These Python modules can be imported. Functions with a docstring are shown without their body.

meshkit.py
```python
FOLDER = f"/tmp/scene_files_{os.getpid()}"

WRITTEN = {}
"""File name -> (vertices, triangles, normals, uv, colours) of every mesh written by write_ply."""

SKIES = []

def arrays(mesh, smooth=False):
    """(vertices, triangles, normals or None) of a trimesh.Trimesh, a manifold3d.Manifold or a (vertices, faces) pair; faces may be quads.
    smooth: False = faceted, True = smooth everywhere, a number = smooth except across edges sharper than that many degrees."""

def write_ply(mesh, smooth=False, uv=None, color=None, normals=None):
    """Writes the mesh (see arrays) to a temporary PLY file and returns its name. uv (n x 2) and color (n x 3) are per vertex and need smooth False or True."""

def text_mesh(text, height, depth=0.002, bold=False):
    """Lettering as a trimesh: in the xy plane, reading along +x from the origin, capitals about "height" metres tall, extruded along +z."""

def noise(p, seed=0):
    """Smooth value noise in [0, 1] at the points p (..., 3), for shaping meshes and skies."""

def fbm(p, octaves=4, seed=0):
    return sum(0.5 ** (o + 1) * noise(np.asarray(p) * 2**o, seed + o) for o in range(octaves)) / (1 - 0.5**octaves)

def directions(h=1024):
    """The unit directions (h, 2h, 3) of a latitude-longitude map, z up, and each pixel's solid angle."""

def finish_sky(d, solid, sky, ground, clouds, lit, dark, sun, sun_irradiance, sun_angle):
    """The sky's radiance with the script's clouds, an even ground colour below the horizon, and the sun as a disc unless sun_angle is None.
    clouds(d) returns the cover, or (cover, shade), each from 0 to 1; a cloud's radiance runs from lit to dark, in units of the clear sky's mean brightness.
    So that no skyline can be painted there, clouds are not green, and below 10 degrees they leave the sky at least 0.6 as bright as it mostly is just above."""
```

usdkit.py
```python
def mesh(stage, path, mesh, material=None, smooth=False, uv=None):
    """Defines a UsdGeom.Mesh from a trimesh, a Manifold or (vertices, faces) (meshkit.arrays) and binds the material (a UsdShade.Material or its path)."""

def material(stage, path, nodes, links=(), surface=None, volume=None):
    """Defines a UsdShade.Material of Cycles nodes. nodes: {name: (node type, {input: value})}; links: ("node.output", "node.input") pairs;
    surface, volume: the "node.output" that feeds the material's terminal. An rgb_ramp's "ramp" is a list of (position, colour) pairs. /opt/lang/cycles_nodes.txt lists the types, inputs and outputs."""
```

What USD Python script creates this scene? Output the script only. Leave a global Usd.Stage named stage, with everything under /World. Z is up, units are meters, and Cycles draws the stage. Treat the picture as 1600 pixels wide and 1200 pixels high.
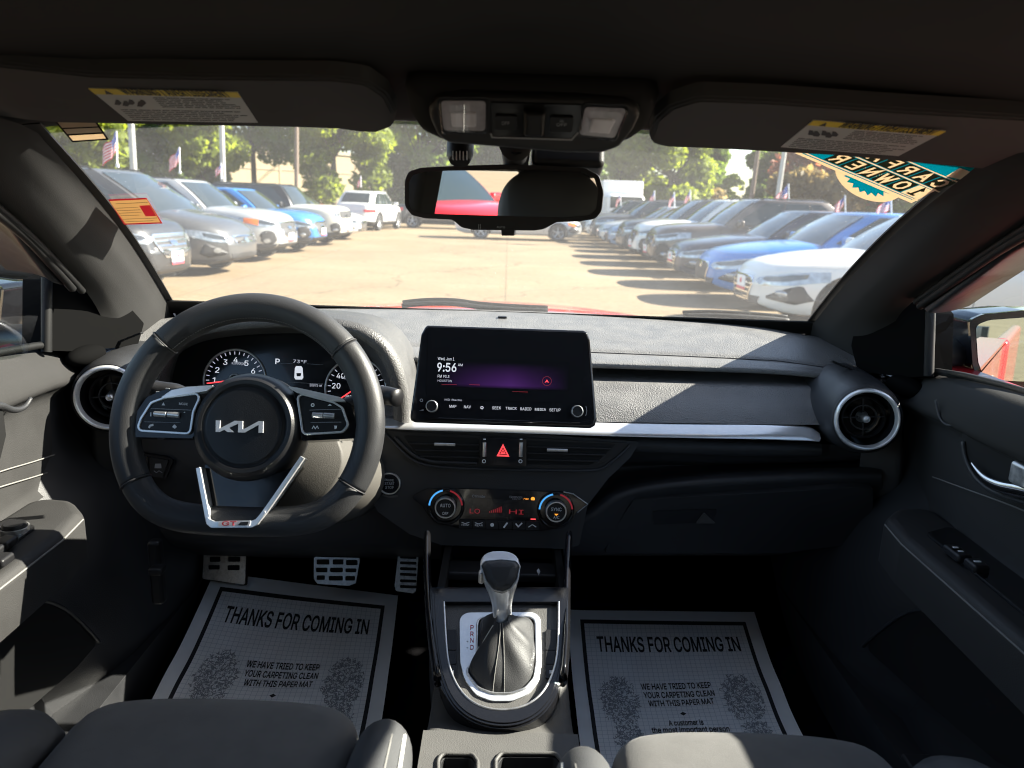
import math, random
import numpy as np, trimesh, usdkit, meshkit
import manifold3d as m3
from shapely.geometry import Polygon, LineString, Point, MultiPolygon, box as sbox
from shapely import affinity
from shapely.ops import unary_union
from scipy.interpolate import PchipInterpolator, CubicSpline
from pxr import Usd, UsdGeom, UsdLux, UsdShade, Gf, Sdf, Vt

stage = Usd.Stage.CreateInMemory()
UsdGeom.SetStageUpAxis(stage, 'Z'); UsdGeom.SetStageMetersPerUnit(stage, 1.0)
UsdGeom.Xform.Define(stage, '/World'); UsdGeom.Scope.Define(stage, '/World/Looks')

# ------------------------------------------------------------------ camera, sky, sun, exposure
EXPOSURE = 2.6
SKY_STRENGTH = 0.056
SUN_INTENSITY = 1.25
SUN_EL, SUN_AZ = math.radians(33.0), math.radians(14.0)      # height; how far the sun stands forward of due right
FOCAL_PX, PITCH, ROLL, YAW = 1200.0, math.radians(13.36), math.radians(2.0), math.radians(0.72)
EYE = np.array([0.0, 0.0, 1.45])
SUN = np.array([math.cos(SUN_EL) * math.cos(SUN_AZ), math.cos(SUN_EL) * math.sin(SUN_AZ), math.sin(SUN_EL)])

def rot(axis, a):
    return trimesh.transformations.rotation_matrix(a, axis)[:3, :3]

_B = rot([0, 0, 1], -YAW) @ rot([1, 0, 0], -PITCH)
CR, CF, CU = _B @ [1, 0, 0], _B @ [0, 1, 0], _B @ [0, 0, 1]
_R = rot(CF, -ROLL)
CR, CU = _R @ CR, _R @ CU
cam = UsdGeom.Camera.Define(stage, '/World/camera')
cam.AddTransformOp().Set(Gf.Matrix4d(*[float(v) for v in (*CR, 0, *CU, 0, *-CF, 0, *EYE, 1)]))
cam.CreateHorizontalApertureAttr(36.0); cam.CreateFocalLengthAttr(36.0 * FOCAL_PX / 1600)
cam.CreateClippingRangeAttr(Gf.Vec2f(0.03, 2000)); cam.CreateExposureAttr(EXPOSURE)
cam.CreateFStopAttr(6.8); cam.CreateFocusDistanceAttr(1.25)

sky_mat = usdkit.material(stage, '/World/Looks/sky', {
    's': ('sky_texture', {'sky_type': 'single_scattering', 'sun_disc': False, 'sun_elevation': SUN_EL, 'sun_rotation': math.atan2(SUN[0], SUN[1]), 'aerosol_density': 1.0}),
    'tc': ('texture_coordinate', {}), 'n': ('noise_texture', {'scale': 3.2, 'detail': 6.0, 'roughness': 0.6}),
    'r': ('rgb_ramp', {'ramp': [(0.50, (0, 0, 0)), (0.75, (0.6, 0.6, 0.6))]}),
    'm': ('mix_color', {'b': (2.0, 2.02, 2.05)}), 'b': ('background_shader', {'strength': SKY_STRENGTH})},
    [('tc.generated', 'n.vector'), ('n.fac', 'r.fac'), ('r.color', 'm.fac'), ('s.color', 'm.a'), ('m.result', 'b.color')], surface='b.background')
dome = UsdLux.DomeLight.Define(stage, '/World/sky')
UsdShade.MaterialBindingAPI.Apply(dome.GetPrim()).Bind(sky_mat)
dome.GetPrim().SetCustomDataByKey('kind', 'structure')
sun = UsdLux.DistantLight.Define(stage, '/World/sun')
sun.CreateNormalizeAttr(True); sun.CreateIntensityAttr(SUN_INTENSITY); sun.CreateAngleAttr(0.53); sun.CreateColorAttr(Gf.Vec3f(1.0, 0.93, 0.82))
_q = trimesh.geometry.align_vectors([0, 0, -1], -SUN)[:3, :3]
sun.AddTransformOp().Set(Gf.Matrix4d(*[float(v) for v in (*_q[:, 0], 0, *_q[:, 1], 0, *_q[:, 2], 0, 0, 0, 30, 1)]))

# ------------------------------------------------------------------ from the measured view to places in the car and the lot
def ray(x, y):
    return CF + CR * ((x - 800) / FOCAL_PX) + CU * ((600 - y) / FOCAL_PX)
def at(x, y, Y):
    d = ray(x, y); return EYE + d * (Y / d[1])
def atx(x, y, X):
    d = ray(x, y); return EYE + d * (X / d[0])
def atz(x, y, Z):
    d = ray(x, y); return EYE + d * ((Z - EYE[2]) / d[2])

# ------------------------------------------------------------------ naming and building of prims
_taken = {}
def numbered(base):
    n = _taken.get(base, 0); _taken[base] = n + 1
    return base if n == 0 else f'{base}_{n:03d}'

class Thing:
    def __init__(s, name, label, cat, base=(0, 0, 0), group=None, kind=None, rotz=0.0):
        s.base = np.array(base, float); s.path = numbered('/World/' + name)
        x = UsdGeom.Xform.Define(stage, s.path); x.AddTranslateOp().Set(Gf.Vec3d(*map(float, base)))
        if rotz: x.AddRotateZOp().Set(math.degrees(rotz))
        s.prim = x.GetPrim()
        if label: s.prim.SetCustomDataByKey('label', label)
        if cat: s.prim.SetCustomDataByKey('category', cat)
        if group: s.prim.SetCustomDataByKey('group', group)
        if kind: s.prim.SetCustomDataByKey('kind', kind)
    def add(s, name, mesh, mat, parent=None, smooth=35, label=None, local=False, kind=None, uv=None):
        v, f = VF(mesh)
        if not local: v = v - s.base
        path = numbered((parent or s.path) + '/' + name)
        p = usdkit.mesh(stage, path, trimesh.Trimesh(v, f, process=False) if uv is not None else weld(v, f), M[mat] if isinstance(mat, str) else mat, smooth=(True if uv is not None else smooth), uv=uv)
        if label: p.GetPrim().SetCustomDataByKey('label', label)
        if kind: p.GetPrim().SetCustomDataByKey('kind', kind)
        return path

class Part:
    """A part with sub-parts of its own, under thing T."""
    def __init__(s, T, name, mesh, mat, label=None, smooth=35):
        s.T = T; s.path = T.add(name, mesh, mat, smooth=smooth, label=label)
    def add(s, name, mesh, mat, smooth=35, label=None, kind=None):
        return s.T.add(name, mesh, mat, parent=s.path, smooth=smooth, label=label, kind=kind)

def single(name, mesh, mat, label=None, cat=None, group=None, kind=None, smooth=35):
    v, f = VF(mesh); path = numbered('/World/' + name)
    p = usdkit.mesh(stage, path, weld(v, f), M[mat] if isinstance(mat, str) else mat, smooth=smooth).GetPrim()
    for k, val in (('label', label), ('category', cat), ('group', group), ('kind', kind)):
        if val: p.SetCustomDataByKey(k, val)
    return path

# ------------------------------------------------------------------ mesh helpers
def VF(m):
    if hasattr(m, 'to_mesh'):
        q = m.to_mesh(); return np.asarray(q.vert_properties[:, :3], float), np.asarray(q.tri_verts, int)
    if isinstance(m, (tuple, list)) and len(m) == 2 and isinstance(m[0], np.ndarray):
        v, f = np.asarray(m[0], float), np.asarray(m[1], int)
        if f.shape[1] == 4: f = np.vstack([f[:, [0, 1, 2]], f[:, [0, 2, 3]]])
        return v, f
    if isinstance(m, (tuple, list)):
        vs, fs, n = [], [], 0
        for q in m:
            v, f = VF(q); vs.append(v); fs.append(f + n); n += len(v)
        return np.vstack(vs), np.vstack(fs)
    return np.asarray(m.vertices, float), np.asarray(m.faces, int)
def weld(v, f):
    m = trimesh.Trimesh(v, f, process=False); m.merge_vertices(digits_vertex=7); m.update_faces(m.nondegenerate_faces(height=1e-9)); return m
def man(m):
    v, f = VF(m); m_ = weld(v, f)
    r = m3.Manifold(m3.Mesh(np.asarray(m_.vertices, np.float32), np.asarray(m_.faces, np.uint32)))
    return r
def norm(a):
    a = np.asarray(a, float); return a / np.maximum(np.linalg.norm(a, axis=-1, keepdims=True), 1e-12)
def grid(rows, cu=False, cv=False, cap=False):
    """rows (m, n, 3) as a quad sheet; cu closes the first way, cv the second, cap shuts the ends of a tube closed in v."""
    r = np.asarray(rows, float); m, n = r.shape[:2]
    i, j = np.meshgrid(np.arange(m if cu else m - 1), np.arange(n if cv else n - 1), indexing='ij')
    q = np.stack([i * n + j, ((i + 1) % m) * n + j, ((i + 1) % m) * n + (j + 1) % n, i * n + (j + 1) % n], -1).reshape(-1, 4)
    f = np.vstack([q[:, [0, 1, 2]], q[:, [0, 2, 3]]]); v = r.reshape(-1, 3)
    if cap:
        v = np.vstack([v, r[0].mean(0), r[-1].mean(0)]); k = np.arange(n)
        f = np.vstack([f, np.stack([np.full(n, m * n), k, (k + 1) % n], 1), np.stack([np.full(n, m * n + 1), (m - 1) * n + (k + 1) % n, (m - 1) * n + k], 1)])
    return v, f
def spl(p, n, axis=0, closed=False, kind='pchip'):
    """n points along a smooth curve through p."""
    p = np.moveaxis(np.asarray(p, float), axis, 0)
    if closed: p = np.concatenate([p, p[:1]])
    d = np.linalg.norm(np.diff(p.reshape(len(p), -1), axis=0), axis=1) ** (0.5 if kind == 'cubic' else 1.0)
    t = np.r_[0, np.cumsum(np.maximum(d, 1e-9))]
    s = np.linspace(0, t[-1], n + 1)[:-1] if closed else np.linspace(0, t[-1], n)
    q = (CubicSpline(t, p, bc_type='periodic') if closed else (PchipInterpolator(t, p) if kind == 'pchip' else CubicSpline(t, p, bc_type='natural')))(s)
    return np.moveaxis(q, 0, axis)
def dense(rows, nu, nv, ku='pchip', kv='pchip'):
    return spl(spl(rows, nu, 0, kind=ku), nv, 1, kind=kv)
def sheet(rows, t=0.004):
    """A sheet with thickness, its back pushed away by t against its normal."""
    r = np.asarray(rows, float)
    n = norm(np.cross(np.gradient(r, axis=0), np.gradient(r, axis=1)))
    b = r - n * t
    m, k = r.shape[:2]
    loop = lambda g: np.concatenate([g[0, :], g[1:, -1], g[-1, -2::-1], g[-2:0:-1, 0]])
    return [grid(r), grid(b[:, ::-1]), grid(np.stack([loop(r), loop(b)]), cv=True)]
def tube(path, r, sides=10, closed=False, cap=True, flat=None):
    p = np.asarray(path, float); n = len(p)
    t = norm(np.roll(p, -1, 0) - np.roll(p, 1, 0)) if closed else norm(np.gradient(p, axis=0))
    a = np.cross(t[0], [0, 0, 1.0]); a = np.cross(t[0], [1.0, 0, 0]) if np.linalg.norm(a) < 0.1 else a
    A = [norm(a)]
    for k in range(1, n): A.append(norm(A[-1] - t[k] * (A[-1] @ t[k])))
    A = np.array(A)
    if flat is not None: A = norm(np.cross(np.broadcast_to(flat, t.shape), t))
    B = np.cross(t, A); g = np.linspace(0, 2 * np.pi, sides, endpoint=False)
    rr = np.asarray(r, float)
    ra, rb = (rr[..., 0], rr[..., 1]) if rr.ndim and rr.shape[-1] == 2 and (rr.ndim == 2 or n != 2) else (rr, rr)
    ra, rb = np.broadcast_to(ra, (n,)), np.broadcast_to(rb, (n,))
    v = p[:, None] + A[:, None] * (np.cos(g)[None, :, None] * ra[:, None, None]) + B[:, None] * (np.sin(g)[None, :, None] * rb[:, None, None])
    return grid(v, cu=closed, cv=True, cap=cap and not closed)
def lathe(prof, o, n, seg=40, up=(0, 0, 1)):
    """prof: (radius, height along n) pairs turned about the axis n through o."""
    n = norm(n); u = np.cross(up, n); u = norm(u if np.linalg.norm(u) > 1e-3 else np.cross([0, 1.0, 0], n)); v = np.cross(n, u)
    g = np.linspace(0, 2 * np.pi, seg, endpoint=False)
    prof = np.asarray(prof, float)
    pts = np.asarray(o)[None, None] + prof[:, 0][:, None, None] * (np.cos(g)[None, :, None] * u + np.sin(g)[None, :, None] * v) + prof[:, 1][:, None, None] * n
    return grid(pts, cv=True)
def bx(a, b):
    a, b = np.minimum(a, b), np.maximum(a, b)
    return trimesh.creation.box(bounds=[a, b])
def rbox(size, r, o=(0, 0, 0), R=None, seg=10):
    """A box with rounded edges: the hull of eight balls."""
    sx, sy, sz = np.array(size) / 2 - r
    s = m3.Manifold.sphere(r, seg * 2)
    h = m3.Manifold.batch_hull([s.translate((x, y, z)) for x in (-sx, sx) for y in (-sy, sy) for z in (-sz, sz)])
    v, f = VF(h); v = v if R is None else v @ np.asarray(R).T
    return v + np.asarray(o), f
def wpoly(p):
    return list(p.geoms) if hasattr(p, 'geoms') else [p]

class Plane:
    """A flat place in the scene: origin o, facing n, with 'right' u and 'up' v."""
    def __init__(s, o, n, right=None):
        s.o, s.n = np.asarray(o, float), norm(n)
        u = np.cross([0, 0, 1.0], s.n) if right is None else np.asarray(right, float)
        s.u = norm(u - s.n * (u @ s.n)); s.v = np.cross(s.n, s.u)
    def px(s, x, y):
        d = ray(x, y); p = EYE + d * (((s.o - EYE) @ s.n) / (d @ s.n)) - s.o
        return np.array([p @ s.u, p @ s.v])
    def w(s, ab, c=0.0):
        ab = np.asarray(ab, float)
        return s.o + ab[..., :1] * s.u + ab[..., 1:2] * s.v + np.asarray(c)[..., None] * s.n
    def wp(s, x, y, c=0.0):
        return s.w(s.px(x, y), c)
    def poly(s, pts, r=0.0):
        p = Polygon([s.px(*q) for q in pts]).buffer(0)
        return p.buffer(-r).buffer(2 * r, quad_segs=6).buffer(-r, quad_segs=6) if r else p
    def line(s, pts, wid, n=0, closed=False):
        q = np.array([s.px(*p) for p in pts])
        if n: q = spl(q, n, closed=closed, kind='cubic')
        if closed: q = np.vstack([q, q[:1]])
        return LineString(q).buffer(wid / 2, quad_segs=4, cap_style='flat')
    def ext(s, poly, c0, c1):
        out = []
        for g in wpoly(poly):
            if g.is_empty or g.area < 1e-9: continue
            m = trimesh.creation.extrude_polygon(g, c1 - c0, engine='earcut'); v = np.asarray(m.vertices)
            out.append((s.o + v[:, :1] * s.u + v[:, 1:2] * s.v + (v[:, 2:3] + c0) * s.n, np.asarray(m.faces)))
        return out
    def pill(s, poly, c0, c1, b):
        """An extrusion of a convex outline with its front edge bevelled by b."""
        pts = [VF(s.ext(poly, c0, c1 - b))[0]]
        for t in (30, 60, 90): t = math.radians(t); pts.append(VF(s.ext(poly.buffer(-b * (1 - math.cos(t))), c0, c1 - b + b * math.sin(t)))[0])
        return m3.Manifold.hull_points(np.vstack(pts))
    def text(s, txt, x0, y0, x1, y1, hpx, c=0.0006, bold=False, depth=0.0004, mirror=False):
        """Lettering whose base line runs from (x0, y0) to (x1, y1), fitted to that width."""
        m = meshkit.text_mesh(txt, 1.0, 1.0, bold); v = np.asarray(m.vertices).copy()
        lo, hi = v.min(0), v.max(0); a, b = s.px(x0, y0), s.px(x1, y1); e = b - a
        up = np.array([-e[1], e[0]]); up = up / np.linalg.norm(up) * np.linalg.norm(s.px(x0, y0 - hpx) - a)
        X = (v[:, 0] - lo[0]) / (hi[0] - lo[0]); Z = (v[:, 2] - lo[2]) / (hi[2] - lo[2])
        cap = v[:, 1]; ab = a + X[:, None] * e + cap[:, None] * up
        return s.w(ab, c + Z * depth), np.asarray(m.faces)
    def disc(s, x, y, rpx, c0, c1, seg=36, bev=0.0):
        o = s.px(x, y); r = np.linalg.norm(s.px(x + rpx, y) - o)
        return lathe([(0, c1), (max(r - bev, r * 0.5), c1), (r, c1 - bev), (r, c0), (0, c0)], s.w(o), s.n, seg)
    def ring(s, x, y, r0, r1, c0, c1, seg=48):
        o = s.px(x, y); k = np.linalg.norm(s.px(x + 100, y) - o) / 100; a, b = r0 * k, r1 * k; h = (b - a) * 0.3; d = min(h, (c1 - c0) * 0.5)
        return lathe([(a, c0), (a, c1 - d), (a + h, c1), (b - h, c1), (b, c1 - d), (b, c0), (a, c0)], s.w(o), s.n, seg)

# ------------------------------------------------------------------ materials
M = {}
def mat(name, color, rough=0.5, metal=0.0, grain=0.0, gscale=900.0, vary=0.0, vscale=20.0, bevel=0.0, **kw):
    n = {'p': ('principled_bsdf', {'roughness': rough, 'metallic': metal, 'base_color': color, **kw})}
    l, nrm = [], None
    if bevel:
        n['bv'] = ('bevel', {'radius': bevel, 'samples': 4}); nrm = 'bv.bevel'
    if grain or vary: n['g'] = ('geometry', {})
    if grain:
        n['v'] = ('voronoi_texture', {'scale': gscale, 'feature': 'smooth_f1', 'smoothness': 0.6}); n['bp'] = ('bump', {'strength': grain, 'distance': 0.4 / gscale})
        l += [('g.position', 'v.vector'), ('v.distance', 'bp.height')]
        if nrm: l.append((nrm, 'bp.normal'))
        nrm = 'bp.normal'
    if vary:
        n['nz'] = ('noise_texture', {'scale': vscale, 'detail': 5.0, 'roughness': 0.6})
        n['rr'] = ('rgb_ramp', {'ramp': [(0.25, tuple(c * (1 - vary) for c in color)), (0.75, tuple(min(1, c * (1 + vary)) for c in color))]})
        n['rm'] = ('map_range', {'from_min': 0.25, 'from_max': 0.75, 'to_min': max(rough - 0.09, 0.02), 'to_max': min(rough + 0.09, 1)})
        l += [('g.position', 'nz.vector'), ('nz.fac', 'rr.fac'), ('rr.color', 'p.base_color'), ('nz.fac', 'rm.value'), ('rm.result', 'p.roughness')]
    if nrm: l.append((nrm, 'p.normal'))
    M[name] = usdkit.material(stage, '/World/Looks/' + name, n, l, surface='p.BSDF')
def glow(name, color, strength):
    M[name] = usdkit.material(stage, '/World/Looks/' + name, {'p': ('principled_bsdf', {'base_color': (0.02, 0.02, 0.02), 'roughness': 0.3, 'emission_color': color, 'emission_strength': strength})}, surface='p.BSDF')
def pane(name, tint, lo=0.04, hi=0.75, dust=0.0):
    """A window pane: see-through, with reflections that grow at grazing angles."""
    n = {'t': ('transparent_bsdf', {'color': tint}), 'g': ('glossy_bsdf', {'color': (1, 1, 1), 'roughness': 0.0}), 'lw': ('layer_weight', {'blend': 0.5}), 'pw': ('math', {'math_type': 'power', 'value2': 4.5}),
         'ma': ('math', {'math_type': 'multiply_add', 'value2': hi, 'value3': lo, 'use_clamp': True}), 'm': ('mix_closure', {})}
    l = [('lw.facing', 'pw.value1'), ('pw.value', 'ma.value1'), ('ma.value', 'm.fac'), ('t.BSDF', 'm.closure1'), ('g.BSDF', 'm.closure2')]
    if dust:      # a thin uneven film of dust
        n.update({'ge': ('geometry', {}), 'nz': ('noise_texture', {'scale': 7.0, 'detail': 5.0, 'roughness': 0.65}), 'mr': ('map_range', {'from_min': 0.3, 'from_max': 0.7, 'to_min': dust * 0.8, 'to_max': dust * 1.2, 'clamp': True}), 'tr': ('translucent_bsdf', {'color': (0.85, 0.84, 0.82)}), 'md': ('mix_closure', {})})
        n.update({'vs': ('voronoi_texture', {'scale': 55.0}), 'ls': ('math', {'math_type': 'less_than', 'value2': 0.055}), 'sp': ('math', {'math_type': 'multiply_add', 'value2': 0.10})})
        l += [('ge.position', 'nz.vector'), ('nz.fac', 'mr.value'), ('ge.position', 'vs.vector'), ('vs.distance', 'ls.value1'), ('ls.value', 'sp.value1'), ('mr.result', 'sp.value3'), ('sp.value', 'md.fac'), ('m.closure', 'md.closure1'), ('tr.BSDF', 'md.closure2')]
    M[name] = usdkit.material(stage, '/World/Looks/' + name, n, l, surface='md.closure' if dust else 'm.closure')
# ------------------------------------------------------------------ interior materials
def E(x, y, z): return EYE + np.array([x, y, z], float)
mat('grained_plastic', (0.085, 0.083, 0.080), 0.55, specular_ior_level=0.3, grain=0.55, gscale=700, vary=0.10, vscale=9)
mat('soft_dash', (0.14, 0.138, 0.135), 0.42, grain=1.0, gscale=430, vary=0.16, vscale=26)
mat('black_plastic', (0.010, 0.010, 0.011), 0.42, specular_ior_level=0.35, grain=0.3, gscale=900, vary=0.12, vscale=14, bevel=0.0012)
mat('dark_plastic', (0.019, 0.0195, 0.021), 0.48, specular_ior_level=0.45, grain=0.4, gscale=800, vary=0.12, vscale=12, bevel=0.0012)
mat('piano_black', (0.007, 0.007, 0.008), 0.08, vary=0.2, vscale=30, bevel=0.001)
mat('lining', (0.024, 0.0245, 0.025), 0.95, specular_ior_level=0.08, grain=0.6, gscale=1500, vary=0.12, vscale=16)
mat('pillar_trim', (0.027, 0.0265, 0.026), 0.75, specular_ior_level=0.12, grain=0.45, gscale=1200, vary=0.08, vscale=8)
mat('hood_plastic', (0.062, 0.061, 0.060), 0.5, grain=0.8, gscale=430, vary=0.16, vscale=26)
mat('column_plastic', (0.075, 0.071, 0.064), 0.6, grain=0.4, gscale=800, specular_ior_level=0.3)
mat('sail_black', (0.005, 0.005, 0.005), 0.9, specular_ior_level=0.0, bevel=0.0015)
mat('emblem_silver', (0.72, 0.72, 0.73), 0.3, metal=0.2)
mat('door_plastic', (0.026, 0.0255, 0.025), 0.6, grain=0.45, gscale=700, specular_ior_level=0.3, vary=0.1, vscale=9)
mat('rubber', (0.006, 0.006, 0.006), 0.6, specular_ior_level=0.25, bevel=0.001)
mat('carpet', (0.005, 0.005, 0.0055), 1.0, specular_ior_level=0.05, grain=0.9, gscale=900, vary=0.3, vscale=60)
mat('leather', (0.030, 0.0305, 0.032), 0.52, specular_ior_level=0.4, grain=0.5, gscale=900, vary=0.12, vscale=18)
mat('perforated_leather', (0.024, 0.0245, 0.026), 0.48, specular_ior_level=0.4, grain=0.3, gscale=700, vary=0.14, vscale=18)
mat('seat_cloth', (0.100, 0.098, 0.096), 0.9, grain=0.7, gscale=1400, vary=0.14, vscale=26, specular_ior_level=0.15, sheen_weight=0.08)
mat('seat_leather', (0.050, 0.051, 0.053), 0.6, specular_ior_level=0.35, grain=0.5, gscale=1000, vary=0.10, vscale=22)
mat('piping', (0.62, 0.61, 0.57), 0.6)
mat('thread', (0.16, 0.155, 0.145), 0.7)
mat('satin_silver', (0.60, 0.60, 0.60), 0.32, metal=0.9, vary=0.05, vscale=60, bevel=0.001)
mat('silver_paint', (0.78, 0.785, 0.79), 0.24, metal=0.6, vary=0.02, vscale=8, bevel=0.0012)
mat('chrome', (0.78, 0.78, 0.79), 0.12, metal=1.0, bevel=0.0006)
mat('pedal_metal', (0.55, 0.54, 0.52), 0.35, metal=0.9, vary=0.1, vscale=90, bevel=0.001)
mat('white_print', (0.72, 0.73, 0.75), 0.5)
mat('grey_print', (0.30, 0.31, 0.33), 0.5)
mat('dark_print', (0.02, 0.02, 0.022), 0.6)
mat('red_print', (0.62, 0.03, 0.05), 0.5)
mat('yellow_print', (0.62, 0.47, 0.02), 0.55, vary=0.06)
mat('label_paper', (0.36, 0.37, 0.36), 0.5, vary=0.05, vscale=40)
mat('visor_cloth', (0.052, 0.0525, 0.053), 0.85, specular_ior_level=0.15, grain=0.35, gscale=1300, vary=0.06, vscale=12)
mat('lens_plastic', (0.62, 0.60, 0.64), 0.28, vary=0.06, vscale=60, transmission_weight=0.35)
mat('lamp_reflector', (0.82, 0.80, 0.84), 0.35)
mat('screen_glass', (0.006, 0.006, 0.007), 0.16, coat_weight=0.3)
mat('body_red', (0.52, 0.018, 0.02), 0.25, coat_weight=0.8)
mat('mirror_glass', (0.90, 0.91, 0.90), 0.0, metal=1.0)
mat('tinted_mirror', (0.62, 0.74, 0.74), 0.01, metal=1.0)
mat('paper_print', (0.02, 0.022, 0.026), 0.8)
def film(name, c):
    """Printed film on the glass: daylight comes through it."""
    M[name] = usdkit.material(stage, '/World/Looks/' + name, {'d': ('diffuse_bsdf', {'color': c}), 't': ('translucent_bsdf', {'color': c}), 'm': ('mix_closure', {'fac': 0.55})}, [('d.BSDF', 'm.closure1'), ('t.BSDF', 'm.closure2')], surface='m.closure')
for nm_, c_ in (('red', (0.52, 0.09, 0.11)), ('tan', (0.66, 0.48, 0.27)), ('cream', (0.74, 0.62, 0.46)), ('teal', (0.0, 0.36, 0.42)), ('ink', (0.03, 0.025, 0.02)), ('ink_green', (0.065, 0.075, 0.052))): film('sticker_' + nm_, c_)
mat('mat_paper', (0.90, 0.91, 0.92), 0.85, vary=0.05, vscale=18)
mat('grid_ink', (0.48, 0.52, 0.58), 0.85)
mat('shoe_ink', (0.30, 0.32, 0.35), 0.85)
glow('white_light', (0.85, 0.9, 1.0), 0.13)
glow('dim_white_light', (0.75, 0.8, 0.95), 0.09)
glow('red_light', (1.0, 0.06, 0.07), 0.24)
glow('dim_red_light', (0.9, 0.03, 0.06), 0.035)
glow('amber_light', (1.0, 0.32, 0.03), 0.25)
glow('blue_light', (0.08, 0.42, 0.95), 0.16)
glow('screen_purple', (0.25, 0.06, 0.5), 0.12)
pane('clear_glass', (0.86, 0.88, 0.86), 0.03, 0.32, 0.030)
pane('lens_glass', (0.9, 0.9, 0.92), 0.06, 0.6)
pane('side_glass', (0.84, 0.87, 0.855))

# ------------------------------------------------------------------ the cabin shell: glass, roof lining, pillars, floor, hood
def WS(s, t, off=0.0):
    """The windshield: s across from -1 to 1, t from the header down to the dash."""
    s, t = np.broadcast_arrays(np.asarray(s, float), np.asarray(t, float)); q = s * s
    p = np.stack([s * (0.527 + 0.160 * t) - 0.028 * t, 0.93 + 0.83 * t - q * (0.03 + 0.11 * t), 0.085 - 0.333 * t - q * (0.028 - 0.048 * t) + 0.022 * np.sin(np.pi * t) + off], -1)
    return EYE + p
cabin = Thing('car_cabin', 'black cabin of the red car seen from inside, with roof lining, pillars and carpet', 'car cabin', E(0, 0, -1.2))
ss, tt = np.meshgrid(np.linspace(-1.0, 1.0, 33), np.linspace(-0.02, 1.04, 17), indexing='ij')
cabin.add('windshield', grid(WS(ss, tt, 0.006)), 'clear_glass', smooth=True)
for s in (-1, 1):       # the black band printed round the glass
    t_ = np.linspace(-0.02, 1.04, 24)
    cabin.add('windshield_seal', sheet(np.stack([WS(s * 1.02, t_, 0.003), WS(s * 0.985, t_, 0.003)])[::s], 0.003), 'rubber', smooth=60)
s_ = np.linspace(-1.02, 1.02, 40)
cabin.add('windshield_seal', sheet(np.stack([WS(s_, 1.004, 0.0), WS(s_, 1.06, -0.012)]), 0.003), 'rubber', smooth=60)

# roof lining: from behind the camera to the header, dipping at the header's middle
xs = np.array([-1.0, -0.8, -0.5, -0.33, -0.2, -0.12, 0, 0.14, 0.22, 0.36, 0.5, 0.8, 1.0])
rows = []
for Y, z, w in [(-1.15, 0.03, 0.55), (-0.6, 0.105, 0.58), (0.0, 0.125, 0.60), (0.45, 0.122, 0.60), (0.62, 0.120, 0.59), (0.75, 0.112, 0.575), (0.85, 0.100, 0.56), (0.925, 0.082, 0.545), (0.95, 0.088, 0.54)]:
    rows.append([E(x * w, Y - 0.03 * x * x * (Y > 0.8), z - (0.028 if Y < 0.6 else 0.012) * x * x - (0.030 if Y < 0.6 else 0.013) * abs(x) ** 6) for x in xs])
rows = np.array(rows)
cabin.add('headliner', grid(dense(rows, 40, 40)), 'lining', smooth=True)
cabin.add('sunroof_trim', [tube([E(-0.45, 0.43, 0.118), E(-0.2, 0.442, 0.1195), E(0.1, 0.445, 0.1200), E(0.35, 0.44, 0.119), E(0.62, 0.42, 0.09)], 0.006, 8), rbox((0.055, 0.02, 0.012), 0.004, E(0.075, 0.462, 0.117))], 'lining')
up = rows.copy(); up[..., 2] += 0.05
cabin.add('roof_panel', grid(dense(up, 20, 24)[::-1]), 'body_red', smooth=True)

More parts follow.
